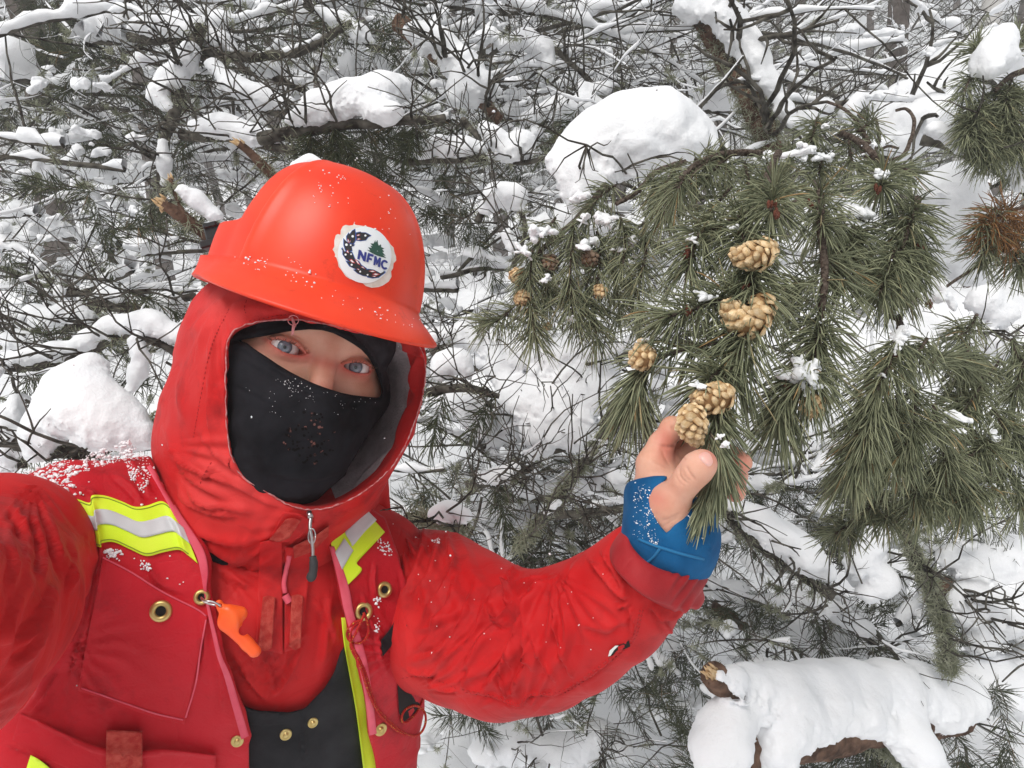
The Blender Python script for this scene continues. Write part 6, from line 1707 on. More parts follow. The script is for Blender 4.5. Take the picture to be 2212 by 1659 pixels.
# ------------------------------------------------------------------ authored snow-laden branches and trunks
# (name, label, category, limb points, limb radius, snow chains, side twigs, lichen amount, needles)
D1, D2 = 1.45, 1.7
ITEMS = [
 ('snowy_branch', 'branch bent under the largest smooth dome of snow', 'branch', [(1560, 330, 1.24), (1440, 350, 1.2), (1330, 390, 1.17), (1230, 440, 1.15)], .012,
   [[(1212, 348, 1.15, 30), (1275, 330, 1.16, 66), (1345, 312, 1.17, 90), (1420, 308, 1.18, 92), (1482, 322, 1.2, 62)], [(1250, 372, 1.14, 46), (1258, 410, 1.13, 36), (1262, 442, 1.13, 26)]], 3, 0, 1),
 ('snowy_branch', 'snow-loaded log slanting down at the top centre', 'branch', [(860, 50, 1.75), (930, 110, 1.7), (1000, 180, 1.7), (1080, 260, 1.7)], .022,
   [[(900, 72, 1.7, 26), (945, 100, 1.7, 32), (1000, 150, 1.7, 36), (1040, 195, 1.7, 42)], [(1030, 190, 1.66, 36), (1000, 200, 1.66, 34), (985, 215, 1.66, 24)]], 10, 200, 0),
 ('snowy_branch', 'long rounded snow roll above the crown of the hard hat', 'branch', [(560, 300, 1.4), (700, 275, 1.37), (830, 262, 1.35), (960, 250, 1.4)], .014,
   [[(640, 258, 1.36, 26), (690, 238, 1.36, 36), (755, 222, 1.36, 42), (815, 208, 1.37, 44), (860, 195, 1.4, 36)], [(800, 238, 1.33, 24), (838, 250, 1.33, 22), (858, 240, 1.33, 18)]], 6, 60, 5),
 ('snowy_branch', 'sagging snow band between two upright dead stems', 'branch', [(440, 120, 1.6), (520, 205, 1.55), (600, 245, 1.5), (700, 250, 1.5)], .012,
   [[(462, 140, 1.52, 18), (515, 190, 1.5, 24), (565, 216, 1.5, 27), (620, 228, 1.5, 23)]], 8, 80, 0),
 ('snowy_branch', 'low snow roll behind the broken branch stub', 'branch', [(390, 290, 1.5), (500, 300, 1.46), (640, 330, 1.45)], .012,
   [[(420, 272, 1.45, 17), (480, 275, 1.45, 27), (540, 295, 1.45, 27), (600, 300, 1.45, 21)]], 8, 80, 0),
 ('snowy_branch', 'wide snow shelf near the top left corner', 'branch', [(280, 80, 1.65), (390, 85, 1.62), (470, 120, 1.6), (640, 110, 1.6), (760, 50, 1.6)], .014,
   [[(296, 56, 1.6, 20), (340, 60, 1.6, 27), (392, 60, 1.6, 29), (432, 68, 1.6, 28), (480, 92, 1.6, 22), (505, 108, 1.6, 13)], [(560, 122, 1.6, 10), (620, 112, 1.6, 8), (690, 80, 1.6, 8)]], 12, 260, 0),
 ('dead_stem', 'upright lichened stem wrapped in snow at the upper left', 'stem', [(440, 60, 1.58), (400, 150, 1.56), (375, 230, 1.55), (355, 330, 1.52), (350, 420, 1.5)], .016,
   [[(412, 110, 1.56, 23), (400, 140, 1.56, 26), (368, 178, 1.55, 30), (344, 208, 1.55, 22), (364, 232, 1.54, 14)], [(352, 310, 1.5, 12), (355, 360, 1.5, 14), (352, 400, 1.5, 10)]], 10, 420, 0),
 ('snowy_branch', 'small heaped snow clumps against the top left edge', 'branch', [(170, 70, 1.95), (260, 50, 1.9), (330, 40, 1.9)], .012, [[(196, 52, 1.9, 22), (230, 40, 1.9, 27), (258, 30, 1.9, 23)]], 8, 60, 0),
 ('snowy_branch', 'short snow cushion on a twig left of the log', 'branch', [(520, 150, 1.75), (600, 170, 1.7), (660, 200, 1.7)], .010, [[(552, 134, 1.7, 19), (575, 146, 1.7, 26), (598, 162, 1.7, 17)]], 6, 60, 0),
 ('snowy_branch', 'thin snow strip sloping along the top edge', 'branch', [(660, 10, 1.8), (740, 60, 1.8), (820, 110, 1.8)], .012, [[(690, 24, 1.8, 14), (735, 48, 1.8, 20), (780, 76, 1.8, 19), (800, 90, 1.8, 13)]], 8, 80, 0),
 ('snowy_branch', 'hooped snow clump over a bent twig right of the hat', 'branch', [(1030, 480, 1.36), (1060, 430, 1.35), (1110, 430, 1.35), (1135, 500, 1.34), (1110, 580, 1.34)], .007, [[(1052, 452, 1.35, 20), (1074, 424, 1.35, 28), (1108, 424, 1.35, 28), (1124, 450, 1.35, 16)], [(1096, 505, 1.34, 16), (1106, 535, 1.34, 13)]], 6, 120, 0),
 ('snowy_branch', 'twin snow lobes hanging in a fork above the hat', 'branch', [(1000, 260, 1.55), (1060, 320, 1.5), (1120, 350, 1.5), (1180, 340, 1.5)], .008, [[(1048, 276, 1.5, 17), (1070, 300, 1.5, 22), (1098, 330, 1.5, 25), (1128, 305, 1.5, 22), (1138, 330, 1.5, 18)]], 8, 60, 0),
 ('snowy_branch', 'level snow ledge beside the right edge of the hat', 'branch', [(880, 350, 1.48), (960, 345, 1.45), (1050, 340, 1.45)], .010, [[(908, 332, 1.45, 20), (950, 322, 1.45, 25), (1000, 326, 1.45, 26), (1036, 322, 1.45, 20)]], 8, 120, 0),
 ('leaning_trunk', 'leaning lichened trunk with snow along its upper side', 'trunk', [(1490, -60, 1.75), (1535, 50, 1.7), (1590, 150, 1.66), (1640, 240, 1.62), (1670, 330, 1.6)], .036,
   [[(1548, 5, 1.62, 28), (1578, 52, 1.62, 33), (1606, 96, 1.62, 34), (1634, 128, 1.6, 28), (1656, 180, 1.6, 24), (1672, 212, 1.6, 18)], [(1478, 20, 1.66, 30), (1495, 40, 1.66, 20)], [(1690, 240, 1.6, 24), (1712, 265, 1.6, 20)], [(1505, -10, 1.66, 26), (1528, 30, 1.62, 16)]], 12, 3600, 0),
 ('snowy_branch', 'broad snow slope rising to the right edge', 'branch', [(1870, 320, 2.2), (2000, 260, 2.2), (2230, 140, 2.2)], .05, [[(2250, 120, 2.2, 66), (2140, 150, 2.2, 72), (2050, 195, 2.2, 68), (1965, 245, 2.2, 55), (1900, 290, 2.2, 36)], [(1960, 280, 2.1, 46), (2010, 270, 2.1, 44), (1955, 325, 2.1, 36)]], 6, 0, 0),
 ('snowy_branch', 'snow-covered limb descending to the right edge', 'branch', [(1990, 300, 1.36), (2100, 335, 1.34), (2160, 365, 1.32), (2230, 420, 1.3)], .014, [[(2020, 282, 1.34, 23), (2090, 316, 1.33, 22), (2150, 342, 1.32, 26), (2212, 395, 1.3, 25)]], 6, 60, 0),
 ('snowy_branch', 'tall snow mass behind the brown-needled twig', 'branch', [(2120, 400, 1.5), (2080, 500, 1.5), (2100, 620, 1.5)], .02, [[(2012, 420, 1.5, 40), (2060, 415, 1.5, 50), (2082, 480, 1.5, 52), (2062, 540, 1.5, 48), (2090, 595, 1.5, 36)]], 4, 0, 0),
 ('snowy_branch', 'angular snow block right of the hanging needles', 'branch', [(2050, 720, 1.25), (2130, 740, 1.22), (2220, 760, 1.2)], .012, [[(2128, 652, 1.2, 38), (2158, 678, 1.2, 36)], [(2040, 720, 1.2, 16), (2085, 735, 1.2, 22), (2130, 742, 1.2, 26), (2180, 760, 1.2, 22), (2215, 780, 1.2, 20)]], 8, 220, 3),
 ('snowy_branch', 'slanting dark limb with a thick snow strip right of the blue cuff', 'branch', [(1560, 1090, 1.42), (1640, 1170, 1.4), (1720, 1235, 1.38), (1800, 1290, 1.36)], .016, [[(1588, 1092, 1.4, 22), (1640, 1128, 1.38, 33), (1690, 1165, 1.37, 35), (1740, 1202, 1.36, 34), (1782, 1236, 1.36, 27)]], 10, 420, 0),
 ('snowy_branch', 'drift heaped over branches between the cuff and the log', 'branch', [(1540, 1310, 1.8), (1720, 1390, 1.8), (1920, 1430, 1.8)], .02, [[(1590, 1290, 1.8, 34), (1650, 1330, 1.8, 44), (1720, 1372, 1.8, 48), (1800, 1392, 1.8, 52), (1880, 1405, 1.8, 44)], [(1540, 1270, 1.75, 28), (1590, 1290, 1.75, 30)]], 10, 200, 0),
 ('lichened_stem', 'standing stem thick with pale lichen near the lower right', 'stem', [(1920, 1080, 1.42), (1970, 1180, 1.4), (2010, 1270, 1.38), (2040, 1370, 1.36), (2050, 1450, 1.35)], .012, [[(1890, 1165, 1.4, 30), (1860, 1215, 1.4, 30), (1900, 1255, 1.4, 30), (1872, 1282, 1.4, 24)]], 8, 2600, 0),
 ('snowy_branch', 'deep snow sheet on branches at the lower right edge', 'branch', [(2040, 1260, 1.6), (2120, 1330, 1.6), (2230, 1350, 1.6)], .02, [[(2060, 1205, 1.6, 40), (2130, 1212, 1.6, 46), (2215, 1200, 1.6, 46)], [(2090, 1300, 1.58, 50), (2160, 1312, 1.58, 54), (2110, 1385, 1.58, 38)], [(2190, 1480, 1.6, 60), (2230, 1440, 1.6, 50)]], 8, 200, 0),
 ('snowy_branch', 'small snow pillow in front of the drift', 'branch', [(1740, 1310, 1.62), (1820, 1345, 1.6), (1900, 1400, 1.6)], .01, [[(1765, 1303, 1.6, 19), (1815, 1328, 1.6, 23), (1866, 1358, 1.6, 21)]], 6, 60, 2),
 ('snowy_branch', 'great sloping snow heap left of the hood', 'branch', [(40, 960, 1.15), (150, 980, 1.12), (260, 960, 1.1), (360, 900, 1.1)], .014, [[(192, 790, 1.1, 28), (168, 845, 1.09, 56), (200, 895, 1.08, 66), (255, 925, 1.08, 56), (310, 945, 1.08, 34)], [(140, 880, 1.08, 50), (100, 930, 1.08, 42), (80, 975, 1.08, 32)]], 6, 200, 3),
 ('snowy_branch', 'arched snow-covered limb at the left edge', 'branch', [(-30, 790, 1.3), (120, 785, 1.28), (200, 755, 1.27), (250, 730, 1.26), (330, 735, 1.25), (400, 770, 1.25)], .012, [[(-10, 775, 1.28, 17), (60, 770, 1.28, 20), (125, 762, 1.27, 22), (190, 738, 1.26, 21), (240, 708, 1.26, 24), (320, 700, 1.25, 29), (385, 728, 1.25, 26)], [(292, 735, 1.22, 16), (305, 770, 1.22, 14), (298, 810, 1.22, 17), (285, 840, 1.22, 15)]], 8, 260, 0),
 ('snowy_branch', 'snow mound stacked left of the hood seam', 'branch', [(-20, 740, 1.5), (100, 720, 1.48), (250, 690, 1.45)], .012, [[(25, 735, 1.46, 26), (100, 742, 1.46, 20)], [(68, 678, 1.45, 26), (108, 696, 1.45, 28)], [(150, 672, 1.45, 25), (186, 688, 1.45, 25)]], 10, 200, 0),
 ('snowy_branch', 'pair of snow caps just left of the hat rim', 'branch', [(200, 660, 1.42), (300, 665, 1.4), (420, 640, 1.4)], .012, [[(232, 634, 1.4, 24), (262, 642, 1.4, 21)], [(345, 645, 1.4, 22), (372, 660, 1.4, 26), (330, 670, 1.4, 18)]], 8, 260, 0),
 ('snowy_branch', 'snow hanging down the left edge below the arched limb', 'branch', [(-30, 880, 1.2), (30, 920, 1.2), (50, 1010, 1.2)], .012, [[(35, 870, 1.2, 20), (22, 915, 1.2, 30), (40, 960, 1.2, 26), (10, 1000, 1.2, 30)]], 4, 120, 0),
 ('snowy_branch', 'curled snow clump touching the hood on its right', 'branch', [(920, 850, 1.3), (1000, 840, 1.3), (1080, 860, 1.3)], .009, [[(950, 812, 1.3, 18), (962, 788, 1.3, 27), (990, 785, 1.3, 25), (1008, 806, 1.3, 16)]], 8, 60, 2),
 ('snowy_branch', 'spread of snow between mask and hand', 'branch', [(1040, 880, 1.55), (1160, 900, 1.5), (1300, 870, 1.5)], .014, [[(1080, 800, 1.45, 40), (1140, 760, 1.45, 46), (1205, 780, 1.45, 48), (1270, 770, 1.45, 44), (1310, 800, 1.45, 36)], [(1110, 860, 1.42, 44), (1185, 872, 1.42, 52), (1250, 862, 1.42, 50), (1300, 850, 1.42, 34)], [(1160, 935, 1.4, 40), (1225, 930, 1.4, 42), (1270, 950, 1.4, 28)], [(1010, 730, 1.5, 40), (1060, 740, 1.5, 40)], [(960, 860, 1.45, 36), (1010, 880, 1.45, 34), (1040, 930, 1.45, 28)]], 12, 200, 0),
 ('snowy_branch', 'thin snow tongue left of the index finger', 'branch', [(1090, 1010, 1.4), (1170, 980, 1.4), (1260, 960, 1.4)], .009, [[(1138, 986, 1.4, 18), (1172, 968, 1.4, 23), (1200, 950, 1.4, 18)]], 8, 120, 0),
 ('snowy_branch', 'small snow pad in the dark thicket above the arm', 'branch', [(1010, 1050, 1.35), (1080, 1040, 1.33), (1150, 1010, 1.33)], .009, [[(1045, 1035, 1.33, 15), (1080, 1028, 1.33, 19), (1112, 1014, 1.33, 16)]], 10, 200, 1),
 ('dead_stem', 'lichened dead branch slanting through the thicket beside the hand', 'stem', [(1330, 880, 1.25), (1270, 985, 1.22), (1190, 1090, 1.2), (1120, 1180, 1.18)], .008, [[(1296, 955, 1.23, 12), (1268, 985, 1.22, 13)], [(1205, 1085, 1.19, 9), (1180, 1110, 1.19, 8)]], 12, 900, 0),
 ('snowy_branch', 'lichen-fringed branch tip capped with snow above the shoulder', 'branch', [(890, 1120, 1.05), (940, 1125, 1.03), (1010, 1140, 1.0)], .008, [[(935, 1112, 1.02, 14), (965, 1108, 1.01, 24), (1000, 1118, 1.0, 22)]], 4, 700, 0),
 ('snowy_branch', 'snow-topped limb crossing the gap left of the wrist', 'branch', [(1200, 1110, 1.4), (1330, 1100, 1.38), (1420, 1080, 1.38)], .010, [[(1330, 1030, 1.4, 20), (1365, 1035, 1.4, 19)], [(1280, 1088, 1.38, 8), (1340, 1080, 1.38, 10)]], 10, 200, 0),
 ('snowy_branch', 'snow lump under the raised elbow', 'branch', [(1050, 1600, 1.7), (1200, 1620, 1.7), (1350, 1600, 1.7)], .012, [[(1050, 1620, 1.7, 40), (1120, 1610, 1.7, 36), (1200, 1630, 1.7, 44), (1290, 1600, 1.7, 36), (1340, 1620, 1.7, 34)]], 10, 60, 3),
 ('snowy_branch', 'snowy twigs right of the hat brim', 'branch', [(930, 760, 1.5), (1000, 720, 1.48), (1080, 740, 1.48)], .008, [[(945, 730, 1.5, 28), (1000, 725, 1.5, 24)], [(1045, 780, 1.5, 26), (1080, 770, 1.5, 20)]], 8, 200, 0),
 ('snowy_branch', 'bowed twig with snow above the leaning trunk base', 'branch', [(1700, 270, 1.9), (1790, 230, 1.9), (1880, 220, 1.9)], .012, [[(1745, 260, 1.85, 28), (1775, 235, 1.85, 26)], [(1830, 245, 1.9, 22), (1860, 215, 1.9, 20)]], 8, 200, 0),
 ('snowy_branch', 'snow-dusted branch across the upper centre', 'branch', [(1020, 120, 1.9), (1120, 95, 1.9), (1200, 110, 1.85), (1280, 180, 1.85)], .012, [[(1040, 85, 1.85, 20), (1060, 75, 1.85, 18)], [(1090, 100, 1.85, 18), (1135, 88, 1.85, 24), (1170, 105, 1.85, 22), (1185, 140, 1.85, 16)], [(1240, 110, 1.9, 16), (1275, 98, 1.9, 16)]], 10, 200, 0),
 ('snowy_branch', 'flat snow ribbon under crossing twigs left of the dome', 'branch', [(1130, 270, 1.8), (1240, 240, 1.8), (1380, 200, 1.8)], .012, [[(1140, 258, 1.78, 20), (1200, 235, 1.78, 24), (1270, 230, 1.78, 22), (1330, 245, 1.78, 18)], [(1260, 195, 1.8, 18), (1310, 190, 1.8, 18)]], 12, 60, 0),
]
ITEM_PATHS = []
for k, (nm, lab, cat, limb, r, chains, ntw, lich, nb) in enumerate(ITEMS):
    t = thing(nm, P(*limb[0]), lab, cat)
    lp = crom(PP(limb), 10 * len(limb))
    lp = lp + 0.35 * r * np.stack([fbm(lp, 12, 2, s + k) for s in (3, 4, 5)], 1)
    rr = np.linspace(r, r * .6, len(lp)) * (1 + .25 * vnoise(lp * 40, k))
    if r > .018:
        lf = crom(lp, 120); v, q = tube(lf, np.interp(np.linspace(0, 1, 120), np.linspace(0, 1, len(rr)), rr), 26)
        bn_ = vnormals(v, q); v = v + bn_ * (r * .10 * crumple(v, 24, k) + .002 * fbm(v, 80, 2, k))[:, None]
    else: v, q = tube(lp, rr, 9)
    mobj('limb', v, q, M_BARK if r > .018 else M_TWIG, t)
    tw = []
    for _ in range(ntw):
        i_ = int(rng.integers(2, len(lp) - 2))
        side = nrm(np.cross(lp[i_ + 1] - lp[i_ - 1], rng.normal(size=3)) + np.array([0, -0.2, .1]))
        twig_paths(lp[i_], side, rng.uniform(.12, .34) * (1 if r < .03 else 1.2), max(.0022, r * .22), 1, .5, 3, tw)
    if tw:
        v, q = tubes_of(tw); mobj('twigs', v, q, M_TWIG, t, kind='stuff')
        ITEM_PATHS += tw
    v, q = snow_multi(chains, 100 + k * 7); mobj('snow_load', v, q, M_SNOW, t)
    if lich:
        v, q = lichen_on(lp, int(lich * 1.8), .017, r * 1.0 + .002, .0015); mobj('lichen', v, q, M_LICHEN, t, kind='stuff')
    for _ in range(nb):
        i_ = int(rng.integers(2, len(lp) - 2))
        e = lp[i_] + np.array([rng.uniform(-.06, .06), -.03, -rng.uniform(.05, .10)])
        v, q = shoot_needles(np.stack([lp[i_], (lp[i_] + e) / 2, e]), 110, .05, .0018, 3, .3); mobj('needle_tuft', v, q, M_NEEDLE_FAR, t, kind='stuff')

# fallen log with broken stub, lower right
LOG = thing('fallen_log', PP(cN(1500, 1150) + (1.4,)), 'fallen log under a thick snow blanket with a splintered branch stub', 'log')
lp = crom(PP(cpts(cN, [(420, 1330, 1.16), (700, 1220, 1.22), (1050, 1180, 1.28), (1400, 1120, 1.36), (1800, 1080, 1.46)])), 60)
v, q = tube(crom(lp, 160), .044 * (1 + .10 * vnoise(crom(lp, 160) * 12, 4)), 40); bn_ = vnormals(v, q); v = v + bn_ * (.004 * crumple(v, 26, 3) + .0025 * fbm(v, 90, 2, 5))[:, None]; mobj('trunk', v, q, M_BARK, LOG)
sp = crom(PP(cpts(cN, [(620, 1060, 1.22), (520, 980, 1.17), (400, 900, 1.13), (345, 850, 1.11)])), 24)
v, q = tube(sp, np.linspace(.028, .021, 24) * (1 + .12 * vnoise(sp * 40, 5)), 12); stub = mobj('branch_stub', v, q, M_BARK, LOG)
L = []
for _ in range(26):
    b0 = sp[-3] + rng.normal(0, .006, 3); tip = b0 + nrm(sp[-1] - sp[-6]) * rng.uniform(.012, .045) + rng.normal(0, .004, 3)
    L.append(tube(np.stack([b0, (b0 + tip) / 2 + rng.normal(0, .001, 3), tip]), [.0035, .0028, .0004], 5))
v, q, _ = join(L); mobj('splintered_wood', v, q, M_WOOD, stub)
LOGSNOW = [
    [(380, 850, 1.10, 16), (470, 880, 1.13, 22), (600, 930, 1.19, 40), (760, 960, 1.22, 52), (950, 960, 1.27, 56), (1150, 950, 1.31, 58), (1400, 950, 1.37, 60), (1600, 960, 1.42, 54), (1800, 980, 1.46, 42), (1900, 990, 1.48, 28)],
    [(500, 1060, 1.16, 42), (420, 1160, 1.13, 40), (400, 1260, 1.12, 44), (330, 1330, 1.11, 40), (440, 1420, 1.11, 44)],
    [(700, 1050, 1.19, 50), (740, 1200, 1.17, 40), (720, 1330, 1.16, 34), (700, 1400, 1.16, 28)],
    [(1450, 1100, 1.33, 50), (1500, 1230, 1.30, 44), (1590, 1340, 1.29, 40), (1680, 1450, 1.29, 38)],
    [(820, 1090, 1.19, 36), (1000, 1100, 1.23, 40), (1200, 1080, 1.28, 46)], [(1250, 1130, 1.27, 34), (1330, 1180, 1.28, 30)], [(900, 1170, 1.19, 14), (960, 1180, 1.2, 12)], [(1600, 1080, 1.40, 44), (1720, 1040, 1.42, 44), (1840, 1010, 1.45, 40)], [(1820, 900, 1.6, 60), (1990, 920, 1.6, 66), (2150, 960, 1.6, 70)]]
v, q = snow_multi([cpts(cN, ch) for ch in LOGSNOW], 300, nz=.13); mobj('snow_load', v, q, M_SNOW, LOG)
v, q = lichen_on(crom(PP(cpts(cN, [(1300, 1280, 1.33), (1420, 1320, 1.32), (1500, 1390, 1.31)])), 10), 500, .02, .014); mobj('lichen', v, q, M_LICHEN, LOG, kind='stuff')

# broken stubs behind the hat
for (pts, r, lab) in (([(400, 440, 1.25), (370, 410, 1.23), (348, 440, 1.2)], .014, None),):
    pass
def broken(nm, lab, pts, r, tip_n=14, snow=None, twl=0):
    t = thing(nm, P(*pts[0]), lab, 'branch')
    p = crom(PP(pts), 20)
    v, q = tube(p, np.linspace(r, r * .75, 20) * (1 + .15 * vnoise(p * 50, 3)), 10); mobj('limb', v, q, M_BARK, t)
    L = []
    for _ in range(tip_n):
        b0 = p[-2] + rng.normal(0, r * .35, 3); e = b0 + nrm(p[-1] - p[-4]) * rng.uniform(.004, .016) + rng.normal(0, .002, 3)
        L.append(tube(np.stack([b0, (b0 + e) / 2, e]), [r * .3, r * .22, .0005], 5))
    v, q, _ = join(L); mobj('splintered_wood', v, q, M_WOOD, t)
    if snow:
        v, q = snow_chain(snow, 400 + int(pts[0][0])); mobj('snow_load', v, q, M_SNOW, t)
    v, q = lichen_on(p, 160, .02, r, .0015); mobj('lichen', v, q, M_LICHEN, t, kind='stuff')
broken('broken_branch', 'snapped branch with pale wood end pointing up left of the hat top', [(600, 390, 1.3), (565, 355, 1.28), (535, 325, 1.26), (515, 310, 1.25)], .009)
broken('broken_branch', 'cut branch end with pale face beside the lamp clip', [(450, 510, 1.2), (410, 480, 1.18), (375, 455, 1.16), (350, 440, 1.15)], .012, snow=[(395, 410, 1.16, 14), (425, 435, 1.17, 19), (465, 465, 1.18, 17)])
broken('broken_branch', 'thin snapped twig standing upright above the cut branch end', [(395, 460, 1.2), (380, 420, 1.2), (368, 385, 1.2)], .0045)
for (lab, ch, sd) in (('snow heap showing just above the top of the hard hat', [(640, 362, .86, 18), (668, 356, .86, 20), (700, 362, .86, 16)], 9),):
    v, q = snow_chain(ch, sd); o = mobj('snow_heap', v, q, M_SNOW); tag(o, lab, 'snow')

# ------------------------------------------------------------------ dead twig thicket, dark needle sprays added to darken the hollows, lichen: uncountable masses
TW, SN, LI = [], [], []
def scatter(n, xr, yr, dr, L=(.25, .7), r=(.0014, .0036), depth=2, nsub=6, dirs=None, snow=.5, lich=.3, up=.02):
    for _ in range(n):
        x, y, d = rng.uniform(*xr), rng.uniform(*yr), rng.uniform(*dr)
        dv = nrm(rng.normal(size=3) * np.array([1, .6, .45])) if dirs is None else nrm(np.array(dirs) * rng.choice([-1, 1]) + rng.normal(0, .45, 3))
        s = P(x, y, d)
        paths = twig_paths(s, dv, rng.uniform(*L) * d / 1.6, rng.uniform(*r), depth, .45, nsub, None, up)
        TW.extend(paths)
        for (p, rr, k) in paths:
            if rng.random() < (snow * 1.25 if k >= 1 else snow * .45): SN.append(snow_on_path(p, rr, rng.uniform(2.0, 5.5), rng.uniform(-.6, .2), int(rng.integers(999))))
            if k >= 1 and rng.random() < lich: LI.append(p)
scatter(40, (-100, 520), (60, 520), (1.7, 2.8), dirs=(1, .2, .15), nsub=8, snow=.35)
scatter(26, (-100, 480), (420, 760), (1.5, 2.3), dirs=(.8, .2, .6), nsub=7)
scatter(34, (500, 1100), (0, 480), (1.75, 3.0), nsub=7)
scatter(42, (1000, 1600), (0, 330), (1.8, 3.2), dirs=(1, .1, .5), nsub=8, snow=.4)
scatter(22, (850, 1300), (350, 760), (1.6, 2.3), nsub=7)
scatter(44, (850, 1420), (1000, 1320), (1.35, 2.0), nsub=7, snow=.3, lich=.25)
scatter(20, (1400, 2212), (950, 1420), (1.7, 2.3), nsub=6, snow=.2)
scatter(30, (1600, 2212), (0, 420), (2.2, 4.0), nsub=7, snow=.3)
scatter(12, (900, 1700), (1380, 1659), (1.4, 2.1), nsub=5, snow=.2)
scatter(10, (-50, 420), (720, 1000), (1.25, 1.7), nsub=5)
scatter(14, (1650, 2212), (1000, 1400), (1.3, 1.7), L=(.12, .3), nsub=3, snow=.1)
def limbs(n, xr, yr, dr, dirs=(1, .25, .12)):
    for _ in range(n):
        x, y, d = rng.uniform(*xr), rng.uniform(*yr), rng.uniform(*dr)
        dv = nrm(np.array(dirs) * np.array([rng.choice([-1, 1]), 1, 1]) + rng.normal(0, .28, 3))
        paths = twig_paths(P(x, y, d), dv, rng.uniform(.35, .9) * d / 1.6, rng.uniform(.004, .009), 1, .28, 5, None, -.01)
        TW.extend(paths)
        p, rr, _k = paths[0]
        SN.append(snow_on_path(p, rr, rng.uniform(2.2, 4.2), rng.uniform(-.9, -.2), int(rng.integers(999))))
        for p2, r2, _k in paths[1:]:
            if rng.random() < .6: SN.append(snow_on_path(p2, r2, rng.uniform(2.0, 4.0), rng.uniform(-.7, .1), int(rng.integers(999))))
        LI.append(p)
limbs(34, (-100, 520), (30, 760), (1.55, 2.4)); limbs(30, (520, 1150), (0, 420), (1.75, 2.6)); limbs(26, (1000, 1650), (0, 330), (1.8, 2.8)); limbs(16, (880, 1350), (420, 900), (1.5, 2.2)); limbs(20, (880, 1420), (950, 1230), (1.5, 2.0)); limbs(22, (1600, 2212), (950, 1360), (1.55, 2.1)); limbs(14, (1750, 2212), (0, 600), (1.8, 3.0))
v, q = tubes_of(TW); o = mobj('dead_twigs', v, q, M_TWIG); tag(o, 'tangle of thin dead twigs filling the thicket', kind='stuff')
v, q, _ = join(SN); o = mobj('snow_on_twigs', v, q, M_SNOW); tag(o, 'thin ridges of snow lying on the dead twigs', kind='stuff')
L = [lichen_on(crom(p, 30), int(rng.integers(90, 200)), .013, .004, .0014) for p in LI]
v, q, _ = join(L); o = mobj('lichen', v, q, M_LICHEN); tag(o, 'pale lichen growing on the dead twigs', kind='stuff')

ND_ = []
def under(n, xr, yr, dr, cnt=110, Ln=.05, w=.0018):
    for _ in range(n):
        x, y, d = rng.uniform(*xr), rng.uniform(*yr), rng.uniform(*dr)
        a = P(x, y, d); dv = nrm(np.array([rng.normal(0, .8), rng.normal(0, .5), rng.normal(-.35, .5)]))
        b = a + dv * rng.uniform(.10, .2)
        ND_.append(shoot_needles(np.stack([a, (a + b) / 2 + rng.normal(0, .008, 3), b]), cnt, Ln, w, 2, .3))
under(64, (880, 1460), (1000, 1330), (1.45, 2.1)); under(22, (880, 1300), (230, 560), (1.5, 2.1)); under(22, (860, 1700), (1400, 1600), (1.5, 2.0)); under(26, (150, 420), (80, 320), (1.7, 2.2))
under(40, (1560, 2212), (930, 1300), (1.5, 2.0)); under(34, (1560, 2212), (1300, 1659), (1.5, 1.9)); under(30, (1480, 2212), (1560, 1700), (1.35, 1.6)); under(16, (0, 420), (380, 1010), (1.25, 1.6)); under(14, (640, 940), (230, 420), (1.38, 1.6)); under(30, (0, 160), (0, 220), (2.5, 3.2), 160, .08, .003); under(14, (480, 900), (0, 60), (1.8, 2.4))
v, q, _ = join(ND_); o = mobj('hollow_needle_fill', v, q, M_NEEDLE_FAR); tag(o, 'dark pine needle sprays added to blacken the hollows under the snow', kind='stuff')
SM = []
def small_snow(n, xr, yr, dr, rp):
    for _ in range(n):
        x, y, d = rng.uniform(*xr), rng.uniform(*yr), rng.uniform(*dr)
        r = rng.uniform(*rp) * d / F
        SM.append(lump(P(x, y, d), r, .35))
small_snow(190, (-20, 520), (150, 780), (1.5, 2.4), (4, 20)); small_snow(150, (520, 1200), (0, 420), (1.7, 2.6), (4, 20)); small_snow(110, (900, 1450), (450, 900), (1.5, 2.3), (4, 24)); small_snow(60, (1000, 1600), (0, 330), (1.9, 3), (4, 16))
small_snow(70, (1500, 2212), (1000, 1450), (1.5, 2.0), (5, 22)); small_snow(30, (880, 1400), (950, 1300), (1.5, 2.0), (4, 12)); small_snow(40, (900, 1700), (1400, 1659), (1.5, 2.0), (5, 20)); small_snow(40, (1750, 2212), (0, 700), (1.6, 2.6), (5, 22))
v, q, _ = join(SM); o = mobj('snow_clumps', v, q, M_SNOW); tag(o, 'small snow clumps caught all through the thicket', kind='stuff')

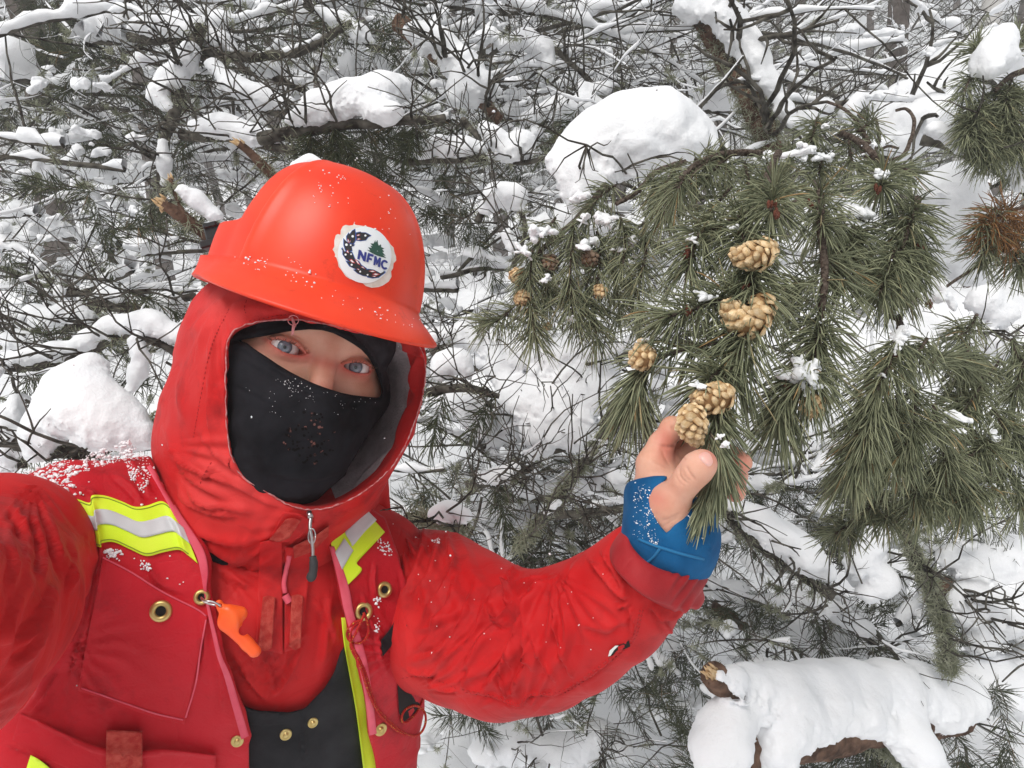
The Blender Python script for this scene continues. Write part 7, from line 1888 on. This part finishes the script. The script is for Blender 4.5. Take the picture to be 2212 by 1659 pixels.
# ------------------------------------------------------------------ forest beyond the thicket
M_FARBARK = mat('grey_brown_bark', (0.060, 0.045, 0.038), 0.9, (0.14, 0.115, 0.10), 14, 0.1, bump=(('noise', 30, .8, .01),))
M_BIRCH = mat('birch_bark', (0.62, 0.60, 0.57), 0.8, (0.06, 0.05, 0.045), 9, 0.2, cramp=(0.60, 0.68), bump=(('noise', 40, .4, .004),))
def tree_meshes(seed, h=8.0, r=0.085, nb=70, blen=(.5, 1.3), bark=M_FARBARK, needle=900):
    st = rng.bit_generator.state
    global_rng = np.random.default_rng(seed)
    pts = np.stack([0.25 * fbm(np.stack([np.zeros(16), np.zeros(16), np.linspace(0, h, 16)], 1), .35, 2, seed), 0.25 * fbm(np.stack([np.ones(16), np.zeros(16), np.linspace(0, h, 16)], 1), .35, 2, seed + 1), np.linspace(-.5, h, 16)], 1)
    tr = tube(pts, np.linspace(r, r * .25, 16), 10)
    tw, sn, nd = [], [], []
    for _ in range(nb):
        z = global_rng.uniform(.4, h * .95); c = np.array([np.interp(z, pts[:, 2], pts[:, 0]), np.interp(z, pts[:, 2], pts[:, 1]), z])
        a = global_rng.uniform(0, 2 * np.pi)
        paths = twig_paths(c, [math.cos(a), math.sin(a), global_rng.uniform(-.25, .25)], global_rng.uniform(*blen) * (1.1 - .6 * z / h), .010, 2, .4, 5, None, .0)
        tw += paths
        for p, rr, k in paths:
            if k >= 1 and global_rng.random() < .55: sn.append(snow_on_path(p, rr, 2.6, -.4, int(global_rng.integers(999))))
            if k <= 1 and global_rng.random() < needle / 900 * .30: nd.append(shoot_needles(p[::2], 12, .07, .005, 1, .2))
    return tr, tubes_of(tw, 3), join(sn)[:2], (join(nd)[:2] if nd else None)
VAR = []
for s in (1, 2, 3):
    tr, tw, sn, nd = tree_meshes(500 + s)
    crown_v, crown_q, crown_m = join([(tw[0], tw[1], 0), (sn[0], sn[1], 1)] + ([(nd[0], nd[1], 2)] if nd else []))
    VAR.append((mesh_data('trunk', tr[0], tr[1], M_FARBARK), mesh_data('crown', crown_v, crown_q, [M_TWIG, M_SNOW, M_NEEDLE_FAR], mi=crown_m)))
def far_tree(x, dist, var, label, group, rz=0.0, sc=1.0, name='pine_tree', bark=None, cat='tree'):
    p = P(x, 829.5, 1.0) - CAM
    wx = p[0] * dist; wy = dist
    z = float(ground_z(np.array([wx]), np.array([wy]))[0])
    t = thing(name, (wx, wy, z), label, cat, group)
    for nm, me in zip(('trunk', 'crown'), VAR[var]):
        o = bpy.data.objects.new(nm, me if not (bark and nm == 'trunk') else bark); COL.objects.link(o); o.parent = t
        o.rotation_euler = (0, 0, rz); o.scale = (sc, sc, 1)
    return t
GRP = 'bare conifers in the hazy forest behind the thicket'
LBL = 'thin grey conifer among the snowy trees of the hazy forest behind'
for k, (x, dist) in enumerate([(30, 9), (160, 11), (330, 8.5), (470, 12), (600, 9.5), (720, 14), (840, 8), (960, 11), (1080, 9), (1180, 13), (1330, 10), (1430, 14), (1520, 8.5), (1700, 9), (1790, 12), (1960, 14), (2120, 10), (2190, 13), (540, 18), (1600, 16), (1850, 18)]):
    far_tree(x, dist, k % 3, LBL, GRP, rng.uniform(0, 6), rng.uniform(.9, 1.3))
far_tree(1262, 6.5, 1, 'dark upright trunk standing behind the twigs at the top centre', None, 1.0, 1.25)
far_tree(1880, 6.0, 0, 'lichened trunk rising behind the leaning trunk at the top', None, 2.0, 1.2)
far_tree(70, 5.0, 2, 'dense dark conifer in the top left corner', None, .5, 1.5)
bp = np.stack([np.linspace(0, .1, 12), np.zeros(12), np.linspace(-.5, 8, 12)], 1)
far_tree(2035, 7.0, 2, 'pale birch trunk with dark marks at the top right', None, 1.2, 1.0, 'birch_tree', mesh_data('trunk', *tube(bp, np.linspace(.11, .05, 12), 14), M_BIRCH))

# ------------------------------------------------------------------ clinging snow, falling snow, hazy snowy air
FLK = [blob((0, 0, 0), 1.0, 70 + k, .8, 7, 5, .7) for k in range(12)]
def flakes(c, r):
    L = []
    for p, k in zip(c, r):
        v, q = FLK[int(rng.integers(len(FLK)))]
        L.append((np.asarray(p) + v * k * rng.uniform(.7, 1.4, 3), q))
    return join(L)[:2]
def cling(bvh, c, regions, parent, name='clinging_snow', off=.0004, clus=.7):
    pts, rad = [], []
    for poly, n, rr in regions:
        pl = np.array(cpts(c, poly)); lo_, hi_ = pl.min(0), pl.max(0)
        k = 0
        cl = rng.uniform(lo_, hi_, (max(3, n // 14), 2))
        while k < n:
            xy = cl[int(rng.integers(len(cl)))] + rng.normal(0, 7, 2) if rng.random() < clus else rng.uniform(lo_, hi_)
            if poly_sd(np.array([xy[0]], np.float32), np.array([xy[1]], np.float32), pl)[0] > 0: 
                k += .2; continue
            q, _ = hit(bvh, xy[0], xy[1], off); pts.append(q); rad.append(rr[0] + (rr[1] - rr[0]) * rng.random() ** 3); k += 1
    v, q = flakes(pts, rad); return mobj(name, v, q, M_SNOWBIT, parent, kind='stuff')
cling(VB, cB, [([(100, 115), (260, 60), (460, 10), (620, -60), (700, 20), (560, 60), (430, 100), (330, 130), (420, 220), (320, 230), (250, 170)], 700, (.0005, .0019)), ([(600, 20), (700, 0), (760, 90), (700, 220), (640, 140)], 240, (.0004, .0015)),
               ([(300, 120), (900, 200), (900, 700), (420, 500)], 60, (.0005, .0011)), ([(500, 490), (600, 480), (600, 530), (520, 520)], 40, (.0007, .0016)), ([(690, 540), (740, 540), (740, 600), (690, 590)], 20, (.0007, .0014)),
               ([(400, 600), (1000, 800), (900, 1300), (350, 1200)], 40, (.0004, .0009)), ([(1680, 240), (1740, 240), (1700, 290), (1670, 290)], 25, (.0006, .0014)), ([(1850, 420), (1920, 450), (1930, 520), (1850, 500)], 40, (.0006, .0015)), ([(1830, 700), (1870, 720), (1860, 900), (1840, 900)], 40, (.0006, .0014))], vest)
cling(SB, cC, [([(100, 120), (600, 400), (1500, 500), (1500, 1000), (300, 1000)], 34, (.0003, .0008)), ([(380, 280), (430, 280), (430, 310), (380, 310)], 20, (.0006, .0012))], sleeve, clus=0)
cling(FB, cD, [([(410, 900), (520, 930), (540, 1100), (600, 1230), (560, 1340), (400, 1280)], 170, (.0002, .0006)), ([(760, 1050), (900, 1100), (900, 1300), (800, 1300)], 20, (.0003, .0007))], fleece, clus=.3)
cling(HTB, cA, [([(600, 450), (760, 560), (760, 600), (560, 570)], 24, (.0004, .0010)), ([(700, 560), (1200, 740), (1240, 800), (720, 650)], 40, (.0004, .0009)), ([(680, 60), (950, 80), (1150, 260), (1180, 420), (700, 260)], 50, (.0003, .0008)), ([(330, 440), (500, 460), (540, 540), (340, 480)], 25, (.0004, .0009))], HAT, clus=.25)
cling(MB, cF, [([(600, 760), (760, 860), (900, 800), (1200, 960), (1700, 1060), (1940, 1080), (1940, 1150), (1200, 1080), (700, 940)], 90, (.00018, .00055)), ([(300, 900), (1900, 1150), (1500, 1300), (300, 1300)], 30, (.00015, .0004))], balaclava, clus=.4)

N = 190
fx, fy, fd = rng.uniform(-50, 2260, N), rng.uniform(-50, 1700, N), rng.uniform(.42, 3.0, N)
v, q = flakes(P(fx, fy, fd), rng.uniform(.0006, .0014, N) * np.clip(fd, .6, 2.2))
o = mobj('falling_snow', v, q, M_SNOWBIT); tag(o, 'scattered snowflakes falling through the air', kind='stuff')

hz_lo, hz_hi = np.array([-62.0, -10.0, -2.2]), np.array([62.0, 60.0, 9.6])
cx8 = np.array([[a, b, c] for a in (0, 1) for b in (0, 1) for c in (0, 1)])
hq8 = [(0, 1, 3, 2), (4, 6, 7, 5), (0, 4, 5, 1), (2, 3, 7, 6), (0, 2, 6, 4), (1, 5, 7, 3)]
M_HAZE = bpy.data.materials.new('snowy_air'); M_HAZE.use_nodes = True
nt = M_HAZE.node_tree
nt.nodes.remove(nt.nodes['Principled BSDF'])
pv = nt.nodes.new('ShaderNodeVolumePrincipled'); pv.inputs['Color'].default_value = (0.95, 0.96, 0.97, 1); pv.inputs['Density'].default_value = 0.016; pv.inputs['Anisotropy'].default_value = 0.2
nt.links.new(pv.outputs[0], nt.nodes['Material Output'].inputs['Volume'])
hz_ = mobj('haze', hz_lo + cx8 * (hz_hi - hz_lo), hq8, M_HAZE, smooth=False); tag(hz_, 'pale snowy air fading the far trees', kind='stuff')
